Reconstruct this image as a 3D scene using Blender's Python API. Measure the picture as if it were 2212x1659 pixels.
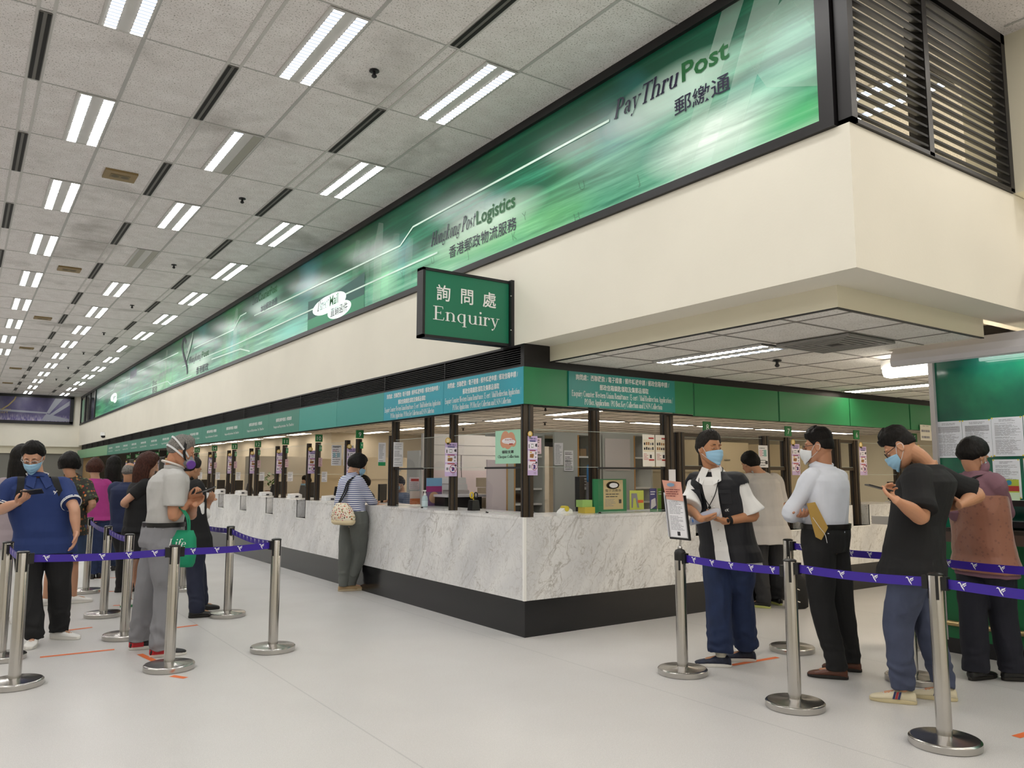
import bpy, math, random
from math import sin, cos, pi, radians, sqrt, atan2
from mathutils import Vector as V, Matrix, noise
for _o in list(bpy.data.objects): bpy.data.objects.remove(_o, do_unlink=True)
sc = bpy.context.scene
C = sc.collection
R = random.Random(7)
# ---------------------------------------------------------------- camera, world, exposure
YAW, PITCH, ROLL, FPX = 0.6096948967, 0.1138785179, 0.0012357034, 1699.79
CAM = V((-4.225283, -5.851411, 1.45))
fw = V((sin(YAW)*cos(PITCH), cos(YAW)*cos(PITCH), sin(PITCH)))
rt = V((cos(YAW), -sin(YAW), 0)); up = rt.cross(fw)
rt, up = rt*cos(ROLL)+up*sin(ROLL), -rt*sin(ROLL)+up*cos(ROLL)
cd = bpy.data.cameras.new('camera'); cam = bpy.data.objects.new('camera', cd); C.objects.link(cam)
cd.sensor_width = 36; cd.sensor_fit = 'HORIZONTAL'; cd.lens = FPX/2212*36; cd.clip_start = .05; cd.clip_end = 200
mw = Matrix((rt, up, -fw)).transposed().to_4x4(); mw.translation = CAM; cam.matrix_world = mw
sc.camera = cam
wd = bpy.data.worlds.new('world'); sc.world = wd; wd.use_nodes = True
wd.node_tree.nodes['Background'].inputs[0].default_value = (.9, .95, 1, 1)
wd.node_tree.nodes['Background'].inputs[1].default_value = .05
sc.view_settings.view_transform = 'Standard'; sc.view_settings.look = 'None'
sc.view_settings.gamma = 1; sc.view_settings.use_curve_mapping = False
sc.view_settings.exposure = 0.32
sc.cycles.use_denoising = True
sc.cycles.max_bounces = 8; sc.cycles.diffuse_bounces = 4; sc.cycles.glossy_bounces = 3
sc.cycles.transparent_max_bounces = 24; sc.cycles.transmission_bounces = 4
sc.cycles.caustics_reflective = False; sc.cycles.caustics_refractive = False
sc.cycles.sample_clamp_indirect = 6
HALL_LAMP, WARM_LAMP, WARM = 17.0, 12.0, (1.0, .84, .64)
# ---------------------------------------------------------------- materials
def lin(h):
    if not isinstance(h, str): return tuple(h)[:3]
    h = h.lstrip('#')
    return tuple(((c/12.92) if c <= .04045 else ((c+.055)/1.055)**2.4) for c in (int(h[i:i+2], 16)/255 for i in (0, 2, 4)))
MC = {}
def mat(col, rough=.6, metal=0, emit=0, spec=.5, bump=0, bscale=200, var=0, vscale=4, sheen=0, name=None):
    k = (col, rough, metal, emit, spec, bump, bscale, var, vscale, sheen)
    if k in MC: return MC[k]
    m = bpy.data.materials.new(name or 'paint'); m.use_nodes = True; MC[k] = m
    nt = m.node_tree; b = nt.nodes['Principled BSDF']; c = lin(col)
    b.inputs['Base Color'].default_value = (*c, 1); b.inputs['Roughness'].default_value = rough
    b.inputs['Metallic'].default_value = metal; b.inputs['Specular IOR Level'].default_value = spec
    if sheen: b.inputs['Sheen Weight'].default_value = sheen
    if emit: b.inputs['Emission Color'].default_value = (*c, 1); b.inputs['Emission Strength'].default_value = emit
    if bump or var: tc = nt.nodes.new('ShaderNodeTexCoord')
    if bump:
        n = nt.nodes.new('ShaderNodeTexNoise'); n.inputs['Scale'].default_value = bscale; n.inputs['Detail'].default_value = 3
        bp = nt.nodes.new('ShaderNodeBump'); bp.inputs['Strength'].default_value = bump; bp.inputs['Distance'].default_value = .004
        nt.links.new(tc.outputs['Object'], n.inputs['Vector']); nt.links.new(n.outputs['Fac'], bp.inputs['Height'])
        nt.links.new(bp.outputs['Normal'], b.inputs['Normal'])
    if var:
        n = nt.nodes.new('ShaderNodeTexNoise'); n.inputs['Scale'].default_value = vscale; n.inputs['Detail'].default_value = 4
        r = nt.nodes.new('ShaderNodeMapRange'); r.inputs['From Min'].default_value = .3; r.inputs['From Max'].default_value = .7
        r.inputs['To Min'].default_value = 1-var; r.inputs['To Max'].default_value = 1+var
        mx = nt.nodes.new('ShaderNodeVectorMath'); mx.operation = 'SCALE'; mx.inputs[0].default_value = c
        nt.links.new(tc.outputs['Object'], n.inputs['Vector']); nt.links.new(n.outputs['Fac'], r.inputs['Value'])
        nt.links.new(r.outputs['Result'], mx.inputs['Scale']); nt.links.new(mx.outputs['Vector'], b.inputs['Base Color'])
    return m
class NT:
    """small helper for writing node materials"""
    def __init__(s, name):
        s.m = bpy.data.materials.new(name); s.m.use_nodes = True; s.t = s.m.node_tree
        s.b = s.t.nodes['Principled BSDF']; s.out = s.t.nodes['Material Output']
        s.co = s.n('TexCoord').outputs['Object']
    def n(s, typ, **kw):
        x = s.t.nodes.new('ShaderNode'+typ)
        for k, v in kw.items():
            if k in x.inputs: s.set(x.inputs[k], v)
            else: setattr(x, k, v)
        return x
    def set(s, i, v):
        if isinstance(v, bpy.types.NodeSocket): s.t.links.new(v, i)
        else: i.default_value = v
    def math(s, op, a, b=0, c=0, clamp=False):
        x = s.t.nodes.new('ShaderNodeMath'); x.operation = op; x.use_clamp = clamp
        for i, v in zip(x.inputs, (a, b, c)): s.set(i, v)
        return x.outputs[0]
    def noise(s, vec, scale, detail=3, rough=.5, dist=0):
        x = s.n('TexNoise'); s.set(x.inputs['Vector'], vec); x.inputs['Scale'].default_value = scale
        x.inputs['Detail'].default_value = detail; x.inputs['Roughness'].default_value = rough; x.inputs['Distortion'].default_value = dist
        return x.outputs['Fac']
    def map(s, vec, scale=(1, 1, 1), loc=(0, 0, 0), rot=(0, 0, 0)):
        x = s.n('Mapping'); s.set(x.inputs['Vector'], vec); x.inputs['Scale'].default_value = scale
        x.inputs['Location'].default_value = loc; x.inputs['Rotation'].default_value = rot
        return x.outputs[0]
    def ramp(s, f, stops):
        x = s.n('ValToRGB'); s.set(x.inputs[0], f); e = x.color_ramp.elements
        while len(e) < len(stops): e.new(.5)
        for q, (p, c) in zip(e, stops): q.position = p; q.color = (*lin(c), 1)
        return x.outputs[0]
    def mix(s, f, a, b, mode='MIX'):
        x = s.n('MixRGB'); x.blend_type = mode
        for i, v in zip(x.inputs, (f, a, b)):
            s.set(i, (*lin(v), 1) if isinstance(v, (str, tuple)) and i.type == 'RGBA' else v)
        return x.outputs[0]
    def rng(s, f, a, b, c=0, d=1):
        x = s.n('MapRange'); s.set(x.inputs[0], f)
        for i, v in zip(x.inputs[1:5], (a, b, c, d)): i.default_value = v
        return x.outputs[0]
    def sep(s, v):
        x = s.n('SeparateXYZ'); s.set(x.inputs[0], v); return x.outputs
    def bump(s, h, strength=.3, dist=.003):
        x = s.n('Bump'); s.set(x.inputs['Height'], h); x.inputs['Strength'].default_value = strength; x.inputs['Distance'].default_value = dist
        s.set(s.b.inputs['Normal'], x.outputs[0])
    def base(s, c, rough=.6, **kw):
        s.set(s.b.inputs['Base Color'], (*lin(c), 1) if isinstance(c, str) else c); s.set(s.b.inputs['Roughness'], rough)
        for k, v in kw.items(): s.set(s.b.inputs[k.replace('_', ' ')], v)
        return s.m
# ---------------------------------------------------------------- mesh builder
TXT = {}
def text_geo(txt, offset=0.0):
    """(verts2d, faces, width) of a line of type, cap height about .73 at size 1"""
    k = (txt, offset)
    if k not in TXT:
        cu = bpy.data.curves.new('type', 'FONT'); cu.body = txt; cu.size = 1; cu.offset = offset; cu.resolution_u = 2
        o = bpy.data.objects.new('type', cu); C.objects.link(o)
        dg = bpy.context.evaluated_depsgraph_get(); me = bpy.data.meshes.new_from_object(o.evaluated_get(dg))
        vs = [(v.co.x, v.co.y) for v in me.vertices]; fs = [tuple(p.vertices) for p in me.polygons]
        bpy.data.objects.remove(o); bpy.data.curves.remove(cu); bpy.data.meshes.remove(me)
        x0 = min((v[0] for v in vs), default=0); x1 = max((v[0] for v in vs), default=0)
        TXT[k] = ([(x-x0, y) for x, y in vs], fs, x1-x0)
    return TXT[k]
class Fr:
    """a flat frame standing in the place: origin, right, up and outward normal"""
    def __init__(s, o, r=(1, 0, 0), u=(0, 0, 1)):
        s.o = V(o); s.r = V(r).normalized(); s.u = V(u).normalized(); s.nn = s.r.cross(s.u)
    def p(s, a, b, n=0): return s.o+s.r*a+s.u*b+s.nn*n
class B:
    def __init__(s): s.v = []; s.f = []; s.mi = []; s.ms = []
    def m(s, m):
        if m not in s.ms: s.ms.append(m)
        return s.ms.index(m)
    def add(s, vs, fs, m):
        k = len(s.v); i = s.m(m); s.v += [tuple(v) for v in vs]
        for f in fs: s.f.append(tuple(k+j for j in f)); s.mi.append(i)
        return s
    def box(s, lo, hi, m):
        x0, y0, z0 = lo; x1, y1, z1 = hi
        return s.add([(x0,y0,z0),(x1,y0,z0),(x1,y1,z0),(x0,y1,z0),(x0,y0,z1),(x1,y0,z1),(x1,y1,z1),(x0,y1,z1)],
                     [(0,3,2,1),(4,5,6,7),(0,1,5,4),(1,2,6,5),(2,3,7,6),(3,0,4,7)], m)
    def fbox(s, F, a0, b0, n0, a1, b1, n1, m):
        return s.add([F.p(*q) for q in ((a0,b0,n0),(a1,b0,n0),(a1,b1,n0),(a0,b1,n0),(a0,b0,n1),(a1,b0,n1),(a1,b1,n1),(a0,b1,n1))],
                     [(0,3,2,1),(4,5,6,7),(0,1,5,4),(1,2,6,5),(2,3,7,6),(3,0,4,7)], m)
    def rect(s, F, a0, b0, a1, b1, m, n=.001): return s.add([F.p(a0,b0,n),F.p(a1,b0,n),F.p(a1,b1,n),F.p(a0,b1,n)], [(0,1,2,3)], m)
    def poly(s, F, pts, m, n=.001): return s.add([F.p(a, b, n) for a, b in pts], [tuple(range(len(pts)))], m)
    def disc(s, F, a, b, ra, rb, m, n=.001, k=24): return s.poly(F, [(a+ra*cos(2*pi*i/k), b+rb*sin(2*pi*i/k)) for i in range(k)], m, n)
    def ring(s, F, a, b, r0, r1, m, n=.001, k=28):
        vs = []
        for i in range(k):
            t = 2*pi*i/k; vs += [F.p(a+r0*cos(t), b+r0*sin(t), n), F.p(a+r1*cos(t), b+r1*sin(t), n)]
        return s.add(vs, [(2*i, 2*i+1, (2*i+3) % (2*k), (2*i+2) % (2*k)) for i in range(k)], m)
    def line(s, F, pts, w, m, n=.001):
        for (a, b), (c, d) in zip(pts, pts[1:]):
            t = V((c-a, d-b)).normalized()*w/2; q = (-t.y, t.x)
            s.poly(F, [(a-t.x*.3+q[0], b-t.y*.3+q[1]), (a-t.x*.3-q[0], b-t.y*.3-q[1]), (c+t.x*.3-q[0], d+t.y*.3-q[1]), (c+t.x*.3+q[0], d+t.y*.3+q[1])], m, n)
        return s
    def text(s, F, txt, a, b, size, m, n=.002, width=None, align='c', shear=0, bold=0, font=None):
        vs, fs, w = (font or text_geo)(txt, bold) if font is None else font(txt)
        sx = size if width is None else width/w
        off = {'c': -w*sx/2, 'l': 0, 'r': -w*sx}[align]
        lay = [0]*len(vs)
        if font:      # strokes of one letter lie on each other like layers of vinyl
            for i_, f_ in enumerate(fs):
                for v_ in f_: lay[v_] = (i_*7 % 11)*.00006
        return s.add([F.p(a+off+x*sx+y*size*shear, b+y*size, n+l_) for (x, y), l_ in zip(vs, lay)], fs, m)
    def lines(s, F, a0, b0, a1, b1, rows, m, n=.0015, h=.35, seed=0, gap=.12):
        """rows of small print"""
        q = random.Random(seed); st = (b1-b0)/rows
        for i in range(rows):
            if q.random() < gap: continue
            x = a0; e = a0+(a1-a0)*q.uniform(.55, 1)
            y = b1-(i+.8)*st
            while x < e-1e-4:
                x2 = min(e, x+(a1-a0)*q.uniform(.08, .35)); s.rect(F, x, y, x2, y+st*h, m, n); x = x2+(a1-a0)*.03
        return s
    def loft(s, rings, m, cap=True):
        """rings: lists of points, all the same length"""
        n = len(rings[0]); vs = [p for r in rings for p in r]
        fs = [(i*n+j, i*n+(j+1) % n, (i+1)*n+(j+1) % n, (i+1)*n+j) for i in range(len(rings)-1) for j in range(n)]
        if cap: fs += [tuple(range(n-1, -1, -1)), tuple(range((len(rings)-1)*n, len(rings)*n))]
        return s.add(vs, fs, m)
    def tube(s, pts, r, m, n=10, cap=True):
        pts = [V(p) for p in pts]; rs = r if isinstance(r, (list, tuple)) else [r]*len(pts); rings = []; u = None
        for i, p in enumerate(pts):
            t = (pts[min(i+1, len(pts)-1)]-pts[max(i-1, 0)])
            t = t.normalized() if t.length > 1e-9 else V((0, 0, 1))
            if u is None: u = t.orthogonal().normalized()
            u = (u-t*u.dot(t)); u = u.normalized() if u.length > 1e-6 else t.orthogonal().normalized(); w = t.cross(u)
            rings.append([p+u*rs[i]*cos(2*pi*j/n)+w*rs[i]*sin(2*pi*j/n) for j in range(n)])
        return s.loft(rings, m, cap)
    def lathe(s, c, prof, m, n=32):
        return s.loft([[(c[0]+r*cos(2*pi*j/n), c[1]+r*sin(2*pi*j/n), c[2]+z) for j in range(n)] for r, z in prof], m)
    def ball(s, c, r, m, n=16, k=10, rot=None):
        c = V(c); r = V((r,)*3) if not isinstance(r, (tuple, list, V)) else V(r); rings = []
        for i in range(k+1):
            t = -pi/2+pi*i/k; q = max(cos(t), .001)
            ring = [V((r.x*q*cos(2*pi*j/n), r.y*q*sin(2*pi*j/n), r.z*sin(t))) for j in range(n)]
            rings.append([c+(rot @ p if rot else p) for p in ring])
        return s.loft(rings, m)
    def obj(s, name, parent=None, smooth=False, angle=None):
        me = bpy.data.meshes.new(name); me.from_pydata(s.v, [], s.f)
        for m in s.ms: me.materials.append(m)
        me.polygons.foreach_set('material_index', s.mi)
        if smooth: me.polygons.foreach_set('use_smooth', [True]*len(me.polygons))
        me.update(); o = bpy.data.objects.new(name, me); C.objects.link(o)
        if smooth and angle: 
            try: me.set_sharp_from_angle(angle=radians(angle))
            except Exception: pass
        if parent: par(o, parent)
        return o
def par(o, p):
    o.parent = p; o.matrix_parent_inverse = p.matrix_basis.inverted()
def tag(o, label, cat, group=None, kind=None):
    o['label'] = label; o['category'] = cat
    if group: o['group'] = group
    if kind: o['kind'] = kind
    return o
def thing(name, label, cat, loc=(0, 0, 0), group=None, kind=None):
    o = bpy.data.objects.new(name, None); o.empty_display_size = .1; C.objects.link(o); o.location = loc
    return tag(o, label, cat, group, kind)
def struct(name, b, label=None, smooth=False):
    o = b.obj(name, smooth=smooth); o['kind'] = 'structure'
    if label: o['label'] = label
    return o
def dup(root, delta, label, group=None):
    """copy of a thing with copies of its parts and sub-parts, moved by delta"""
    r = root.copy(); C.objects.link(r); r.location = root.location+V(delta); r['label'] = label
    if group: r['group'] = group
    for ch in root.children:
        c = ch.copy(); C.objects.link(c); c.parent = r; c.matrix_parent_inverse = ch.matrix_parent_inverse.copy()
        for g in ch.children:
            d = g.copy(); C.objects.link(d); d.parent = c; d.matrix_parent_inverse = g.matrix_parent_inverse.copy()
    return r
NW = dict(zip(range(5, 23), 'five six seven eight nine ten eleven twelve thirteen fourteen fifteen sixteen seventeen eighteen nineteen twenty twenty-one twenty-two'.split()))
ORD = 'first second third fourth fifth sixth seventh eighth ninth tenth eleventh twelfth thirteenth fourteenth fifteenth sixteenth seventeenth eighteenth nineteenth twentieth'.split()
ORD += ['twenty-'+x for x in ORD[:9]]
LEFT = lambda x, y, z: Fr((x, y, z), (0, -1, 0))      # faces -x
RIGHT = lambda x, y, z: Fr((x, y, z), (1, 0, 0))      # faces -y
# ---------------------------------------------------------------- a small book-face alphabet drawn with stems, bowls and serifs
def _glyphs(TK, TN):
    XH, CH, AS, DE = .43, .66, .70, -.2
    def S(x, a, b, w=TK): return [[(x-w/2, a), (x+w/2, a), (x+w/2, b), (x-w/2, b)]]
    def H(a, b, y, w=TN): return [[(a, y-w/2), (b, y-w/2), (b, y+w/2), (a, y+w/2)]]
    def f(x, y, w=.21): return H(x-w/2, x+w/2, y+(TN/2 if y < .2 else -TN/2), TN)
    def fl(x, y): return [[(x-.115, y-.045), (x-.03, y-.04), (x+.04, y), (x, y)]]
    def A(cx, cy, rx, ry, a0, a1, k=TK, n=14):
        out = []; P = []
        for i in range(n+1):
            t = radians(a0+(a1-a0)*i/n); w = TN+(k-TN)*abs(cos(t))**1.5
            P.append(((cx+rx*cos(t), cy+ry*sin(t)), (cx+(rx-w)*cos(t), cy+(ry-w*.75)*sin(t))))
        for (a, b), (c, d) in zip(P, P[1:]): out.append([a, c, d, b])
        return out
    def D(a, b, c, d, w=TK): return [[(a-w/2, b), (a+w/2, b), (c+w/2, d), (c-w/2, d)]]
    def T(x, y, r=.055): return [[(x+r*cos(i*pi/6), y+r*sin(i*pi/6)) for i in range(12)]]
    def n(x, w=.3): return A(x+w/2, XH-.16, w/2+TK/2, .16, 0, 150)+S(x+w, 0, XH-.15)
    stem = lambda x, top: S(x, 0, top)+f(x, 0)+fl(x-TK/2+.02, top)
    E_ = S(.13, 0, CH)+f(.1, 0)+f(.1, CH)+H(.1, .48, .014)+H(.1, .45, CH-.014)+H(.13, .36, .35)
    G = {
     'E': (E_+D(.485, 0, .515, .14, .03)+D(.445, CH, .465, CH-.12, .03)+S(.36, .28, .42, .03), .58),
     'n': (stem(.11, XH)+n(.11)+f(.41, 0), .55), 'h': (stem(.11, AS)+n(.11)+f(.41, 0), .55),
     'm': (stem(.11, XH)+n(.11, .28)+n(.39, .28)+f(.39, 0)+f(.67, 0), .8),
     'q': (A(.26, .21, .22, .225, 20, 340)+S(.4, DE, XH)+f(.4, DE), .56),
     'u': (S(.11, .13, XH)+fl(.09, XH)+A(.25, .15, .185, .16, 180, 330)+S(.4, 0, XH)+fl(.38, XH)+f(.44, 0, .12), .55),
     'i': (stem(.11, XH)+T(.11, .6), .24), 'l': (stem(.11, AS), .24), 'r': (stem(.11, XH)+A(.25, XH-.13, .15, .13, 70, 160)+T(.31, XH-.07, .05), .38),
     'y': (D(.1, XH, .25, .02, .085)+D(.4, XH, .25, .02, .035)+D(.25, .02, .17, -.14, .035)+T(.11, -.15, .045)+f(.1, XH, .2)+f(.4, XH, .16), .5),
     'a': (A(.19, .3, .17, .13, 10, 165)+S(.31, .05, .33)+A(.19, .12, .15, .13, 60, 300)+T(.09, .33, .045)+f(.36, 0, .1), .46),
     'o': (A(.23, .21, .21, .225, 0, 360), .47), 'e': (A(.22, .21, .2, .225, 15, 325)+H(.06, .4, .25), .44),
     'c': (A(.22, .21, .2, .225, 50, 318)+T(.36, .33, .045), .42), 't': (S(.14, .08, .56, .085)+H(.03, .29, XH-.015)+A(.21, .09, .11, .09, 190, 330, .05), .32),
     's': (A(.17, .31, .13, .12, 40, 270, .07)+A(.17, .11, .14, .12, -90, 140, .085)+D(.09, .33, .25, .12, .08), .37),
     'g': (A(.2, .28, .16, .155, 0, 360, .08)+A(.2, -.07, .18, .12, 0, 360, .06)+D(.12, .14, .08, .03, .05)+H(.1, .3, .05, .07)+H(.32, .42, .4, .04), .44),
     'k': (stem(.11, AS)+D(.36, XH, .14, .2, .04)+D(.2, .24, .4, 0, .09)+f(.36, XH, .17)+f(.41, 0, .18), .51),
     'd': (A(.24, .21, .2, .225, 20, 340)+S(.37, 0, AS)+fl(.35, AS)+f(.41, 0, .12), .52),
     'p': (S(.11, DE, XH)+fl(.09, XH)+f(.11, DE)+A(.26, .21, .21, .225, -160, 160), .52),
     'b': (S(.11, 0, AS)+fl(.09, AS)+A(.26, .21, .21, .225, -160, 160), .52),
     'x': (D(.08, XH, .4, 0, .09)+D(.38, XH, .08, 0, .035)+f(.1, XH, .18)+f(.38, XH, .15)+f(.09, 0, .16)+f(.39, 0, .2), .48),
     'f': (stem(.13, .55)[:2]+A(.24, .56, .15, .13, 60, 180)+T(.32, .64, .045)+H(.03, .28, XH-.015), .3),
     'P': (S(.13, 0, CH)+f(.13, 0)+f(.1, CH, .15)+A(.25, .48, .24, .18, -90, 90)+H(.13, .26, .645)+H(.13, .26, .315), .55),
     'T': (S(.3, 0, CH)+f(.3, 0, .24)+H(.03, .57, CH-.015)+S(.045, .52, CH, .03)+S(.555, .52, CH, .03), .6),
     'H': (S(.13, 0, CH)+S(.53, 0, CH)+f(.13, 0)+f(.13, CH)+f(.53, 0)+f(.53, CH)+H(.13, .53, .34), .67),
     'D': (S(.13, 0, CH)+f(.1, 0, .15)+f(.1, CH, .15)+A(.25, .33, .37, .33, -90, 90)+H(.13, .26, .015)+H(.13, .26, .645), .68),
     'C': (A(.34, .33, .31, .345, 42, 318)+S(.58, .47, .64, .03), .64), 'O': (A(.35, .33, .32, .345, 0, 360), .7),
     'W': (D(.1, CH, .27, 0)+D(.43, CH, .27, 0, .035)+D(.4, CH, .58, 0)+D(.75, CH, .58, 0, .035)+f(.1, CH)+f(.42, CH)+f(.75, CH, .18), .84),
     'U': (S(.13, .2, CH)+f(.13, CH)+A(.33, .22, .245, .225, 180, 360)+S(.555, .2, CH, .035)+f(.55, CH, .18), .68),
     'R': (S(.13, 0, CH)+f(.13, 0)+f(.1, CH, .15)+A(.25, .49, .22, .17, -90, 90)+H(.13, .26, .645)+H(.13, .26, .33)+D(.28, .33, .53, 0)+f(.55, 0, .16), .62),
     'M': (S(.13, 0, CH, .035)+S(.67, 0, CH)+D(.15, CH, .4, .02)+D(.66, CH, .4, .02, .035)+f(.13, 0, .18)+f(.67, 0)+f(.11, CH, .16)+f(.68, CH, .16), .8),
     'A': (D(.3, CH, .09, 0, .035)+D(.3, CH, .53, 0)+H(.17, .44, .22)+f(.09, 0, .18)+f(.54, 0, .22), .62),
     'B': (S(.13, 0, CH)+f(.1, 0, .15)+f(.1, CH, .15)+A(.25, .5, .2, .16, -90, 90)+A(.25, .18, .25, .18, -90, 90)+H(.13, .26, .645)+H(.13, .26, .345)+H(.13, .26, .015), .57),
     'K': (S(.13, 0, CH)+f(.13, 0)+f(.13, CH)+D(.5, CH, .16, .3, .04)+D(.24, .37, .54, 0)+f(.5, CH, .2)+f(.55, 0, .2), .65),
     'L': (S(.13, 0, CH)+f(.13, 0)+f(.13, CH)+H(.1, .48, .014)+D(.485, 0, .515, .15, .03), .55),
     'S': (A(.25, .49, .19, .18, 30, 270, .075)+A(.25, .17, .2, .18, -90, 150, .09)+D(.12, .5, .38, .19, .09), .5),
     '/': (D(.04, -.05, .26, .7, .035), .3), ':': (T(.1, .05)+T(.1, .36), .2), '-': (H(.04, .26, .22, .05), .3), ' ': ([], .22), '.': (T(.1, .05), .2),
    }
    return G
GLS = (_glyphs(.092, .03), _glyphs(.125, .052)); SER = {}
def serif_b(txt): return serif(txt, 1)
def serif(txt, w_=0):
    GL = GLS[w_]; key = txt; txt = (txt, w_)
    if txt not in SER:
        vs, fs, x = [], [], 0
        for ch in key:
            ps, w = GL.get(ch, GL[' '])
            for p in ps:
                a = sum(p[i-1][0]*p[i][1]-p[i][0]*p[i-1][1] for i in range(len(p)))
                if a < 0: p = p[::-1]
                k = len(vs); vs += [(x+u, v) for u, v in p]; fs.append(tuple(range(k, k+len(p))))
            x += w
        SER[txt] = (vs, fs, x)
    return SER[txt]
BIRD = [[(-.5,.32),(-.42,.45),(-.3,.5),(-.18,.44),(-.1,.3),(-.02,.1),(.1,-.1),(.2,-.28),(.22,-.5),(.12,-.36),(-.02,-.2),(-.14,0),(-.2,.2),(-.28,.34),(-.4,.34)],
        [(.0,.1),(.1,.06),(.22,.22),(.42,.3),(.5,.5),(.34,.42),(.18,.36),(.06,.34)],
        [(.14,.0),(.24,-.04),(.34,.1),(.46,.16),(.5,.26),(.38,.2),(.26,.16)]]
def bird(b, F, a, c, s, m, n=.0012, sx=1):
    for p in BIRD:
        q = [(a+x*s*sx, c+y*s) for x, y in p]
        b.poly(F, q[::-1] if sx > 0 else q, m, n)
# ---------------------------------------------------------------- setting materials
def m_floor():
    t = NT('vinyl_floor'); n1 = t.noise(t.co, 260, 2); n2 = t.noise(t.co, 1.3, 4); n3 = t.noise(t.co, 60, 3)
    c = t.ramp(n1, [(.3, '#b3b1af'), (.5, '#d0cecc'), (.72, '#e0dedc')])
    c = t.mix(t.rng(n3, .35, .7, 0, .35), c, '#bfbdbb'); c = t.mix(t.rng(n2, .35, .7, 0, .3), c, '#c3bfbb')
    x, y, z = t.sep(t.co)[:3]
    d = t.math('ABSOLUTE', t.math('SUBTRACT', t.math('FRACT', t.math('MULTIPLY', t.math('ADD', x, 22.29), .5)), .025))
    c = t.mix(t.rng(d, .0, .004, .35, 0), c, '#77797c')
    t.bump(n1, .08, .001); return t.base(c, t.rng(n2, .3, .7, .3, .42))
def m_tile(dirt=.5, c0='#f1eded', c1='#e5e0df', hole='#96938d'):
    t = NT('ceiling_tile'); n1 = t.noise(t.map(t.co, (1, .8, 1)), 80, 3, .65); n2 = t.noise(t.co, .9, 4, .6); n3 = t.noise(t.co, 6, 3)
    c = t.mix(t.rng(n3, .3, .7), c0, c1); c = t.mix(t.rng(n1, .56, .66), c, hole)
    c = t.mix(t.rng(n2, .56, .75, 0, dirt), c, '#6f6a60'); t.bump(n1, .3, .002)
    return t.base(c, .9, Specular_IOR_Level=.1)
def m_marble():
    t = NT('white_marble'); x, y, z = t.sep(t.co)[:3]; h = t.math('ADD', t.math('MULTIPLY', x, 1.0), t.math('MULTIPLY', y, -1.0))
    cm = t.n('CombineXYZ'); t.set(cm.inputs[0], t.math('ADD', t.math('MULTIPLY', h, .78), t.math('MULTIPLY', z, -.62))); t.set(cm.inputs[1], t.math('ADD', t.math('MULTIPLY', h, .62), t.math('MULTIPLY', z, .78))); t.set(cm.inputs[2], t.math('ADD', x, y)); q = cm.outputs[0]
    def vein(sc, scale, wd, dist):
        n = t.noise(t.map(q, sc), scale, 5, .55, dist); return t.rng(t.math('ABSOLUTE', t.math('SUBTRACT', n, .5)), 0, wd, 1, 0)
    b = t.mix(t.rng(t.noise(t.map(q, (1.6, .6, .3)), 1.6, 5), .38, .66), '#edecea', '#d3d3d4')
    m = t.rng(t.noise(q, 1.1, 2), .42, .6)
    b = t.mix(t.math('MULTIPLY', vein((2.2, .75, .4), 1.5, .016, .5), t.math('MULTIPLY', m, .5)), b, '#8a837c')
    b = t.mix(t.math('MULTIPLY', vein((1.6, 1.0, .6), 4.2, .02, .8), t.math('MULTIPLY', t.rng(t.noise(q, 2.3, 2), .4, .62), .55)), b, '#8f867b')
    b = t.mix(t.math('MULTIPLY', vein((1, 1, 1), 9, .03, 1.0), .28), b, '#a39d96')
    return t.base(b, .22)
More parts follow.
